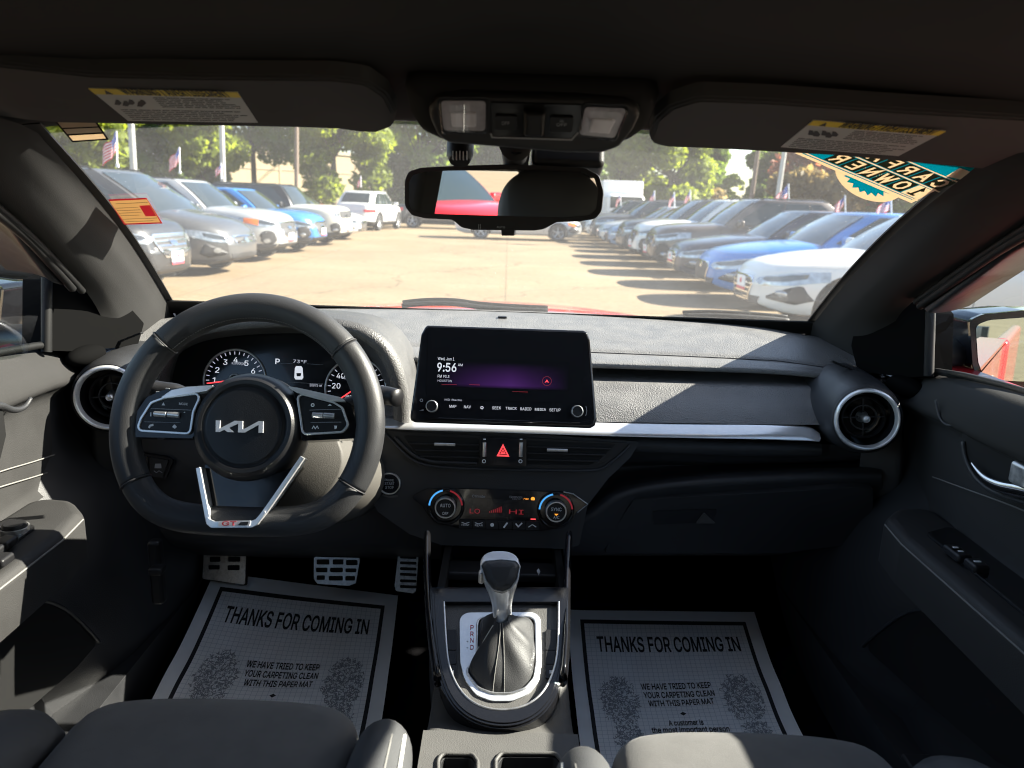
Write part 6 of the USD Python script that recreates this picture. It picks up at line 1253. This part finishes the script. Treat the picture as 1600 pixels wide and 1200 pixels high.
    # wheels
    for x in (wb_f, wb_r):
        for sg in (-1, 1):
            y = sg * (W / 2 - 0.115)
            prof = [(wr * 0.66, -0.10), (wr * 0.74, -0.108), (wr * 0.95, -0.105), (wr, -0.08), (wr, 0.08), (wr * 0.95, 0.105), (wr * 0.74, 0.108), (wr * 0.66, 0.10), (wr * 0.66, -0.10)]
            w_ = T.add('wheel', lathe(prof, (x, y, wr), (0, 1, 0), 36), 'tyre', local=True, smooth=40)
            sp_ = [lathe([(wr * 0.68, 0.085 * sg), (wr * 0.62, 0.075 * sg), (wr * 0.60, 0.0), (wr * 0.66, -0.02 * sg)], (x, y, wr), (0, 1, 0), 36)]
            for k in range(5):
                a = k * 2 * math.pi / 5 + 0.3
                d = np.array([math.cos(a), 0, math.sin(a)]); sp_.append(tube([np.array([x, y + sg * 0.075, wr]) + d * 0.02, np.array([x, y + sg * 0.065, wr]) + d * wr * 0.64], np.array([[0.035, 0.014], [0.022, 0.012]]), 8, flat=(0, 1, 0)) if False else tube([np.array([x, y + sg * 0.075, wr]) + d * 0.02, np.array([x, y + sg * 0.065, wr]) + d * wr * 0.64], 0.022, 6))
            T.add('rim', sp_ + [lathe([(0, 0.09 * sg), (0.05, 0.085 * sg), (0.06, 0.05 * sg)], (x, y, wr), (0, 1, 0), 16)], 'alloy', parent=w_, local=True, smooth=40)
            T.add('brake_disc', lathe([(0, 0.0), (wr * 0.55, 0.0), (wr * 0.55, -0.03 * sg), (0, -0.03 * sg)], (x, y, wr), (0, 1, 0), 24), 'cladding', parent=w_, local=True)
    T.add('underbody', bx((-L / 2 + 0.35, -W / 2 + 0.24, 0.20), (L / 2 - 0.35, W / 2 - 0.24, 0.75)), 'rubber', local=True)
    if kind in ('suv', 'boxy', 'minivan') and detail:
        for sg in (-1, 1): T.add('roof_rail', tube([(K['rf'] - 0.15, sg * (W / 2 - 0.27), H - 0.035), (K['rf'] - 0.25, sg * (W / 2 - 0.27), H + 0.01), (K['rr'] + 0.25, sg * (W / 2 - 0.27), H + 0.01), (K['rr'] + 0.12, sg * (W / 2 - 0.27), H - 0.035)], 0.016, 8), 'cladding', local=True)
    if plate:
        px_ = nose + 0.085 if plate == 'front' else -nose - 0.085
        for m_, z0, z1, d in (('plate_white', 0.44, 0.62, 0.0), ('plate_red', 0.44, 0.48, 0.004)):
            p_ = T.add('licence_plate' if m_ == 'plate_white' else 'plate_band', rbox((0.012 + d, 0.31, z1 - z0), 0.004, (px_, 0, (z0 + z1) / 2)), m_, local=True)
        T.add('plate_mark', lathe([(0, 0.010), (0.035, 0.010), (0.035, 0), (0, 0)], (px_, 0, 0.555), (1 if plate == 'front' else -1, 0, 0), 16), 'plate_red', local=True)
    return T
def lot(x, y): return np.array([x, y, 0.0])
LEFT = 'cars parked along the left side of the lot'; RIGHT = 'cars parked along the right side of the lot'
def nosed(kind, nx, y, h, **k):
    """Places a car by where its nose is."""
    Lh = {'sedan': 2.49, 'hatch': 2.17, 'suv': 2.34, 'minivan': 2.64, 'boxy': 2.19, 'truck': 2.77}[kind]
    return lot(nx - Lh * math.cos(h), y - Lh * math.sin(h))
hl_ = -0.10; hr_ = math.pi + 0.02
Lr = [('suv', 'charcoal', -4.62, 10.9, 'dark charcoal crossover nearest on the left, with chrome barred grille and white plate', 'bars', 'front', None, None),
      ('minivan', 'grey', -4.70, 14.1, 'grey minivan, second on the left, with a long sloping hood', 'plain', None, None, None),
      ('suv', 'silver', -4.75, 17.2, 'silver white crossover between the grey minivan and the bright blue crossover', 'plain', 'front', None, None),
      ('hatch', 'blue', -4.75, 20.2, 'bright blue small crossover between two pale ones on the left', 'plain', 'front', None, None),
      ('boxy', 'pearl', -4.75, 23.4, 'boxy cream off-roader with dark roof and round headlights on the left', 'plain', 'front', 'black', None),
      ('sedan', 'white', -4.9, 26.8, 'white sedan just beyond the boxy cream off-roader', 'bars', None, None, None),
      ('suv', 'red', -6.6, 30.5, 'red crossover mostly hidden behind the far white cars on the left', 'plain', None, None, None)]
cars = []
for k, c, nx, y, lab, gr, pl, rc, _ in Lr:
    cars.append((car(k, c, nosed(k, nx, y, hl_), hl_, lab, LEFT, plate=pl, roofc=rc, grille=gr, lamp_amber=(c == 'silver')), k, nosed(k, nx, y, hl_), hl_))
p = lot(-6.3, 36.0); cars.append((car('suv', 'white', p, math.radians(80), 'white crossover at the far left end, showing its red tail lamps', LEFT, plate=None), 'suv', p, math.radians(80)))
Rr = [('sedan', 'white', 3.10, 10.1, 'white sedan nearest on the right, with barred grille and dealer plate', 'bars', 'front'),
      ('sedan', 'blue', 3.15, 12.5, 'blue sedan right behind the nearest white sedan', 'plain', None),
      ('sedan', 'navy', 3.15, 14.9, 'dark navy sedan between the blue sedan and the brown crossover', 'bars', 'front'),
      ('suv', 'brown', 3.10, 17.4, 'dark brown crossover with chrome edged grille, fourth on the right', 'plain', 'front'),
      ('suv', 'white', 3.15, 19.9, 'white crossover between two dark ones on the right', 'plain', 'front'),
      ('suv', 'grey', 3.15, 22.4, 'grey crossover right beyond the white crossover on the right', 'bars', None),
      ('sedan', 'mist_blue', 3.15, 24.9, 'pale blue sedan in the right row, just under a far striped flag', 'plain', None),
      ('sedan', 'silver', 3.15, 27.3, 'silver sedan, eighth on the right, under a small flag', 'bars', None),
      ('suv', 'grey', 3.15, 29.8, 'grey crossover, ninth along the right row', 'plain', None),
      ('sedan', 'white', 3.15, 32.3, 'white sedan, tenth along the right row', 'bars', None),
      ('suv', 'grey', 3.15, 34.8, 'grey crossover, eleventh along the right row', 'plain', None),
      ('sedan', 'charcoal', 3.15, 37.3, 'charcoal sedan, last of the right row, near the white box truck', 'plain', None)]
for k, c, nx, y, lab, gr, pl in Rr:
    p = nosed(k, nx, y, hr_); cars.append((car(k, c, p, hr_, lab, RIGHT, plate=pl, grille=gr, detail=2 if y < 26 else 1), k, p, hr_))
car('sedan', 'silver', lot(0.42, 31.0), 0.03, 'silver sedan crossing the middle of the lot, half hidden by the mirror', None, grille='plain')
car('truck', 'charcoal', lot(-3.0, 40.0), 0.0, 'dark pickup parked across the far end of the lot', None, grille='plain')
# white box truck
bt = Thing('box_truck', 'small white box truck at the far end of the right row', 'truck', lot(6.2, 44.0))
bt.add('cargo_box', rbox((2.2, 4.0, 2.0), 0.06, (6.2, 45.0, 1.75)), 'white_box'); bt.add('cab', rbox((2.0, 1.6, 1.6), 0.25, (6.2, 42.3, 1.2)), 'white_box', smooth=50)
bt.add('windshield', rbox((1.7, 0.05, 0.6), 0.02, (6.2, 41.5, 1.6)), 'car_glass')
for x in (-0.85, 0.85):
    for y in (42.2, 46.2): bt.add('wheel', lathe([(0, -0.12), (0.36, -0.12), (0.4, -0.08), (0.4, 0.08), (0.36, 0.12), (0, 0.12)], (6.2 + x, y, 0.4), (1, 0, 0), 24), 'tyre')
# cars behind us, seen only in the mirrors
car('hatch', 'red', lot(-4.6, -8.5), math.radians(25), 'red hatchback behind our car, seen only in the rear-view mirror', None, grille='plain', detail=1)
car('suv', 'grey', lot(-8.0, -6.5), math.radians(25), 'grey crossover behind our car, seen only in the rear-view mirror', None, grille='plain', detail=1)

# ------------------------------------------------------------------ little flags clipped to car windows
node_mat('flag_cloth', {'a': ('attribute', {'attribute': 'st'}), 's': ('separate_xyz', {}), 'm13': ('math', {'math_type': 'multiply', 'value2': 6.5}), 'fr': ('math', {'math_type': 'fraction'}), 'gt': ('math', {'math_type': 'greater_than', 'value2': 0.5}), 'ux': ('math', {'math_type': 'less_than', 'value2': 0.42}), 'vy': ('math', {'math_type': 'greater_than', 'value2': 0.46}), 'an': ('math', {'math_type': 'multiply'}),
    'st': ('mix_color', {'a': (0.52, 0.03, 0.06), 'b': (0.72, 0.70, 0.70)}), 'cn': ('mix_color', {'b': (0.02, 0.05, 0.25)}), 'vo': ('voronoi_texture', {'scale': 15.0, 'randomness': 0.2}), 'sv': ('math', {'math_type': 'less_than', 'value2': 0.22}), 'an2': ('math', {'math_type': 'multiply'}), 'sm': ('mix_color', {'b': (0.75, 0.75, 0.78)}),
    'd': ('diffuse_bsdf', {}), 't': ('translucent_bsdf', {}), 'mx': ('mix_closure', {'fac': 0.35})},
    [('a.vector', 's.vector'), ('s.y', 'm13.value1'), ('m13.value', 'fr.value1'), ('fr.value', 'gt.value1'), ('gt.value', 'st.fac'), ('s.x', 'ux.value1'), ('s.y', 'vy.value1'), ('ux.value', 'an.value1'), ('vy.value', 'an.value2'), ('st.result', 'cn.a'), ('an.value', 'cn.fac'), ('a.vector', 'vo.vector'), ('vo.distance', 'sv.value1'), ('sv.value', 'an2.value1'), ('an.value', 'an2.value2'), ('cn.result', 'sm.a'), ('an2.value', 'sm.fac'), ('sm.result', 'd.color'), ('sm.result', 't.color'), ('d.BSDF', 'mx.closure1'), ('t.BSDF', 'mx.closure2')], surface='mx.closure')
def flag(px, py_top, py_bot, d, label, seed=0, side=-1, droop=0.75):
    a, b = at(px, py_bot, d), at(px + (py_top - py_bot) * 0.02, py_top, d); h = np.linalg.norm(b - a)
    T = Thing('window_flag', label, 'flag', a, group='small flags clipped to the parked cars')
    T.add('flag_pole', tube([a - [0, 0, 0.05], a, b], 0.009 + 0.0003 * d, 8), 'white_print')
    T.add('pole_clip', rbox((0.05, 0.03, 0.06), 0.01, a - [0, 0, 0.04]), 'white_print')
    rs = np.random.RandomState(seed); ph = rs.rand() * 6
    u, v = np.meshgrid(np.linspace(0, 1, 20), np.linspace(0, 1, 10), indexing='ij')
    Lf, Hf = h * 0.95, h * 0.55
    x = side * Lf * u * (1 - droop * 0.62); z = b[2] - 0.02 * h - (1 - v) * Hf - droop * Lf * u ** 0.9 * 0.75 + 0.03 * h * np.sin(7 * u + ph); y = 0.07 * h * np.sin(9 * u + ph + 2 * v)
    g = grid(np.stack([b[0] + x, b[1] + y, z], -1))
    T.add('flag_cloth', g, M['flag_cloth'], uv=np.stack([u, v], -1).reshape(-1, 2))
flag(183, 205, 255, 13.2, 'striped flag on the grey minivan at the left, largest of the flags', 1)
flag(281, 230, 266, 16.5, 'striped flag above the silver white crossover on the left', 2)
flag(346, 255, 275, 19.6, 'striped flag above the bright blue crossover on the left', 3)
flag(1233, 287, 330, 17.2, 'striped flag on the dark brown crossover beside the light pole at right', 4)
flag(1321, 305, 335, 14.5, 'striped flag above the dark navy sedan on the right', 5)
flag(1393, 304, 345, 12.2, 'striped flag on the blue sedan, just under the windshield decal', 6)
flag(1079, 296, 320, 24.5, 'far striped flag over the pale blue sedan', 7, droop=1.0)
flag(1054, 300, 320, 27.0, 'far striped flag over the silver sedan in the right row', 8, droop=1.0)
flag(1023, 298, 319, 29.5, 'far striped flag over the ninth car, a grey crossover, in the right row', 9, droop=1.0)
flag(970, 302, 319, 34.5, 'farthest striped flag on the right, beside the white box truck', 10, droop=1.0)
flag(564, 275, 290, 33.0, 'far striped flag above the white crossover at the end of the left row', 11, droop=1.0)

# ------------------------------------------------------------------ poles
def pole(px, ytop, d, r, label, m='galvanized', lean=0.0, arm=False):
    a = at(px, 330, d); a[2] = 0.0; h = at(px, 200, d)[2] + 3.0
    T = Thing('light_pole' if m == 'galvanized' else 'utility_pole', label, 'pole', a)
    b = np.array([a[0] + lean * h, a[1], h])
    T.add('shaft', tube([a, a * 0.5 + b * 0.5, b], np.array([r, r * 0.88, r * 0.75]), 14), m, smooth=True)
    T.add('pole_base', lathe([(0, 0.6), (r * 1.9, 0.6), (r * 2.1, 0.5), (r * 2.1, 0)], a, (0, 0, 1), 20), 'wall_trim')
    if arm: T.add('lamp_head', [tube([b, b + [1.3, 0, 0.15]], 0.05, 8), rbox((0.7, 0.35, 0.14), 0.05, b + [1.5, 0, 0.12])], m)
    else: T.add('crossarm', rbox((2.2, 0.1, 0.12), 0.02, b - [0, 0, 0.4]), m)
    return T, b
pole(212, 200, 27.0, 0.12, 'grey light pole at the far left behind the grey minivan', arm=True, lean=0.02)
pole(350, 200, 34.0, 0.12, 'grey light pole above the bright blue crossover', arm=True, lean=0.02)
_, b1 = pole(463, 205, 44.0, 0.13, 'brown wooden pole in front of the tan wall', 'wood_pole', lean=0.03)
pole(1210, 240, 30.0, 0.10, 'grey light pole at right, left of the rusty tree', arm=True, lean=0.035)
_, b2 = pole(1170, 240, 46.0, 0.14, 'dark utility pole against the bright sky at right', 'wood_pole', lean=0.035)
for k in range(3):
    a, b = b2 - [0.9 - 0.9 * k, 0, 0.3], np.array([b2[0] - 34, 75, b2[2] + 1.0 + 0.3 * k])
    s_ = np.linspace(0, 1, 24)[:, None]; q = a * (1 - s_) + b * s_; q[:, 2] -= 1.6 * (4 * s_ * (1 - s_))[:, 0]
    single('power_line', tube(q, 0.022, 5), 'rubber', ['top power line running left from the dark utility pole', 'middle power line running left from the dark utility pole', 'lowest power line running left from the dark utility pole'][k], 'power line')

# ------------------------------------------------------------------ tan building behind the trees
bc_ = at(472, 250, 68); ht = at(470, 238, 68)[2]
bl = Thing('tan_building', 'long tan block building behind the trees on the left', 'building', lot(bc_[0], 68), rotz=math.radians(42))
bl.add('wall', bx((-7, 0, 0), (7, 9, ht)), 'wall_tan', local=True)
bl.add('parapet', bx((-7.1, -0.1, ht), (7.1, 9.1, ht + 0.25)), 'wall_trim', local=True)
for k in range(6): bl.add('pilaster', bx((-6.9 + k * 2.4, -0.03, 0), (-6.7 + k * 2.4, -0.002, ht - 0.002)), 'wall_tan', local=True)
for z in (ht * 0.35, ht * 0.68): bl.add('joint_band', bx((-7, -0.05, z), (7, -0.002, z + 0.06)), 'wall_trim', local=True)

# ------------------------------------------------------------------ trees: trunk, limbs, leaves spread through lumps of crown
def tree(x, y, h, r, leafm, label, n=5200, seed=0, low=0.22, leaf=0.30, blobs=11, trunk=0.2, cat='tree', droop=0.0, group=None):
    rs = np.random.RandomState(seed)
    T = Thing('tree' if cat == 'tree' else 'shrub', label, cat, lot(x, y), group=group)
    c = np.array([x, y, 0])
    tp = [c, c + [rs.uniform(-.15, .15), 0, h * 0.25], c + [rs.uniform(-.3, .3), 0, h * 0.5], c + [rs.uniform(-.4, .4), 0, h * 0.82]]
    lim = [tube(spl(np.array(tp), 10), np.linspace(trunk, trunk * 0.25, 10), 8)]
    B = []
    for k in range(blobs):
        t = k / blobs; a = rs.uniform(0, 6.28); z = h * (low + 0.12 + (0.84 - low) * rs.rand() ** 0.8); rad = r * (0.25 + 0.6 * math.sin(math.pi * min(max((z / h - low) / (1.05 - low), 0.12), 0.95)))
        p = c + [math.cos(a) * rad * rs.uniform(0.3, 0.9), math.sin(a) * rad * rs.uniform(0.3, 0.9), z]; br = r * rs.uniform(0.26, 0.48)
        B.append((p, br)); s_ = np.array(tp[1]) * 0.6 + np.array(tp[2]) * 0.4
        lim.append(tube(spl(np.array([s_, (s_ + p) / 2 + [0, 0, -0.1 * r], p]), 6), np.linspace(trunk * 0.4, trunk * 0.1, 6), 5))
    T.add('trunk', lim, 'bark', smooth=True)
    w = np.array([b[1] ** 2 for b in B]); pick = rs.choice(len(B), n, p=w / w.sum())
    d = norm(rs.normal(size=(n, 3))); rad = rs.rand(n) ** 0.42
    P = np.array([B[i][0] for i in pick]) + d * (np.array([B[i][1] for i in pick]) * rad)[:, None] * [1.0, 1.0, 0.85]
    keep = meshkit.noise(P * (1.6 / max(r, 1)) * 2.2, seed) > 0.30; P, d = P[keep], d[keep]; n = len(P)
    P[:, 2] -= droop * rs.rand(n) ** 2; P[:, 2] = np.maximum(P[:, 2], 0.15)
    nrm = norm(d * 0.6 + rs.normal(size=(n, 3)) * 0.7 + [0, 0, 0.5]); t = norm(np.cross(nrm, rs.normal(size=(n, 3)))); b = np.cross(nrm, t)
    s = leaf * rs.uniform(0.6, 1.25, n)[:, None]
    V = np.stack([P + t * s, P + b * s * 0.55, P - t * s, P - b * s * 0.55], 1).reshape(-1, 3); i = np.arange(n)[:, None] * 4
    F = np.vstack([i + [0, 1, 2], i + [0, 2, 3]])
    path = T.path + '/crown'; usdkit.mesh(stage, path, (V - T.base, F), M[leafm], smooth=False)
def tx(px, d): return at(px, 300, d)[0]
TL = 'trees in a row behind the parked cars'
spec = [(60, 46, 9.5, 3.4, 'leaf_light', 'pale green leafy tree at the far left edge of the windshield'), (140, 44, 9.0, 3.2, 'leaf_light', 'light green tree behind the striped inspection sticker'), (250, 50, 11.0, 3.6, 'leaf_green', 'green tree between the two grey light poles'),
        (318, 47, 9.5, 3.0, 'leaf_light', 'light green tree just left of the second light pole'), (395, 52, 12.0, 3.8, 'leaf_green', 'tall green tree left of the tan wall'), (520, 50, 10.5, 3.0, 'leaf_light', 'sunny yellow green tree right of the tan wall'), (585, 53, 11.0, 3.6, 'leaf_light', 'bright green tree in the middle of the left row'),
        (655, 56, 11.5, 4.2, 'leaf_green', 'broad green tree left of the rear-view mirror'), (720, 60, 11.5, 4.2, 'leaf_dark', 'dark tree behind the rear-view mirror, left one'), (800, 62, 11.0, 4.2, 'leaf_dark', 'dark tree hidden behind the rear-view mirror'), (880, 60, 11.5, 4.4, 'leaf_dark', 'dark tree just left of the sunny tree right of the mirror'),
        (965, 54, 10.0, 4.0, 'leaf_light', 'bright yellow green tree just right of the mirror'), (1045, 52, 9.6, 3.6, 'leaf_light', 'sunny green tree above the far end of the right row'), (1080, 56, 8.8, 2.4, 'leaf_green', 'green tree at the edge of the sky gap'), (1192, 48, 5.2, 1.5, 'leaf_dark', 'small dark tree between the two poles at right'),
        (1262, 60, 11.5, 2.3, 'leaf_dark', 'tall dark open tree right of the sky gap'), (1290, 42, 6.3, 2.9, 'leaf_rust', 'rusty red leaved tree at right'), (1350, 46, 6.0, 2.6, 'leaf_brown', 'brown tree behind the teal decal'), (1420, 44, 6.5, 2.8, 'leaf_green', 'green tree at the right end of the windshield'), (1500, 40, 7.0, 3.2, 'leaf_dark', 'dark tree behind the right pillar')]
for k, (px, d, h, r, lm, lab) in enumerate(spec):
    tree(tx(px, d), d, h, r, lm, lab, seed=20 + k, n=12000, low=0.03, leaf=0.24, blobs=18, group=TL)
for k, (px, d, h, r, lm) in enumerate([(40, 72, 13, 4.6, 'leaf_green'), (170, 74, 13.5, 4.8, 'leaf_light'), (300, 76, 14, 4.8, 'leaf_green'), (470, 84, 14.5, 5.0, 'leaf_green'), (620, 78, 14, 5.0, 'leaf_light'), (760, 80, 14, 5.4, 'leaf_green'), (900, 78, 14, 5.2, 'leaf_green'), (1000, 72, 12.5, 4.4, 'leaf_light'), (1330, 70, 9.5, 4.0, 'leaf_green'), (1430, 66, 9.5, 4.2, 'leaf_dark')]):
    tree(tx(px, d), d, h, r, lm, ['back row tree at the far left', 'back row tree behind the left light poles', 'back row tree above the silver white crossover', 'back row tree rising behind the tan building', 'back row tree above the left row end', 'back row tree behind the mirror, left half', 'back row tree behind the mirror, right half', 'back row tree above the far right cars', 'back row tree behind the rusty tree', 'back row tree behind the teal decal'][k], seed=60 + k, n=7000, low=0.05, leaf=0.42, blobs=14, group='taller trees in the back row')
for k, (px, d, h, r, lm, lab) in enumerate([(620, 58, 4.2, 3.0, 'leaf_dark', 'dark shrub under the broad green tree'), (690, 60, 4.5, 3.2, 'leaf_dark', 'dark shrub left of the mirror'), (905, 60, 4.5, 3.2, 'leaf_dark', 'dark shrub right of the mirror'), (1000, 57, 3.6, 3.0, 'leaf_green', 'green shrub above the far right cars'),
        (1075, 55, 3.2, 2.6, 'leaf_brown', 'brown shrub above the far right cars'), (1135, 60, 3.4, 2.6, 'leaf_light', 'bright shrub under the sky gap'), (1250, 40, 3.2, 2.4, 'leaf_brown', 'brown hedge left of the rusty tree'), (1320, 39, 3.6, 2.6, 'leaf_brown', 'brown hedge under the rusty tree'), (1385, 39, 3.4, 2.4, 'leaf_green', 'green hedge under the decal'), (1450, 38, 3.4, 2.4, 'leaf_brown', 'brown hedge at the right pillar'),
        (200, 46, 3.6, 2.8, 'leaf_green', 'green shrub behind the grey minivan'), (300, 47, 3.4, 2.8, 'leaf_dark', 'dark shrub behind the silver white crossover')]):
    tree(tx(px, d), d, h, r, lm, lab, seed=90 + k, n=3600, low=0.0, leaf=0.24, blobs=9, trunk=0.07, cat='shrub', group='shrubs along the edge of the lot')
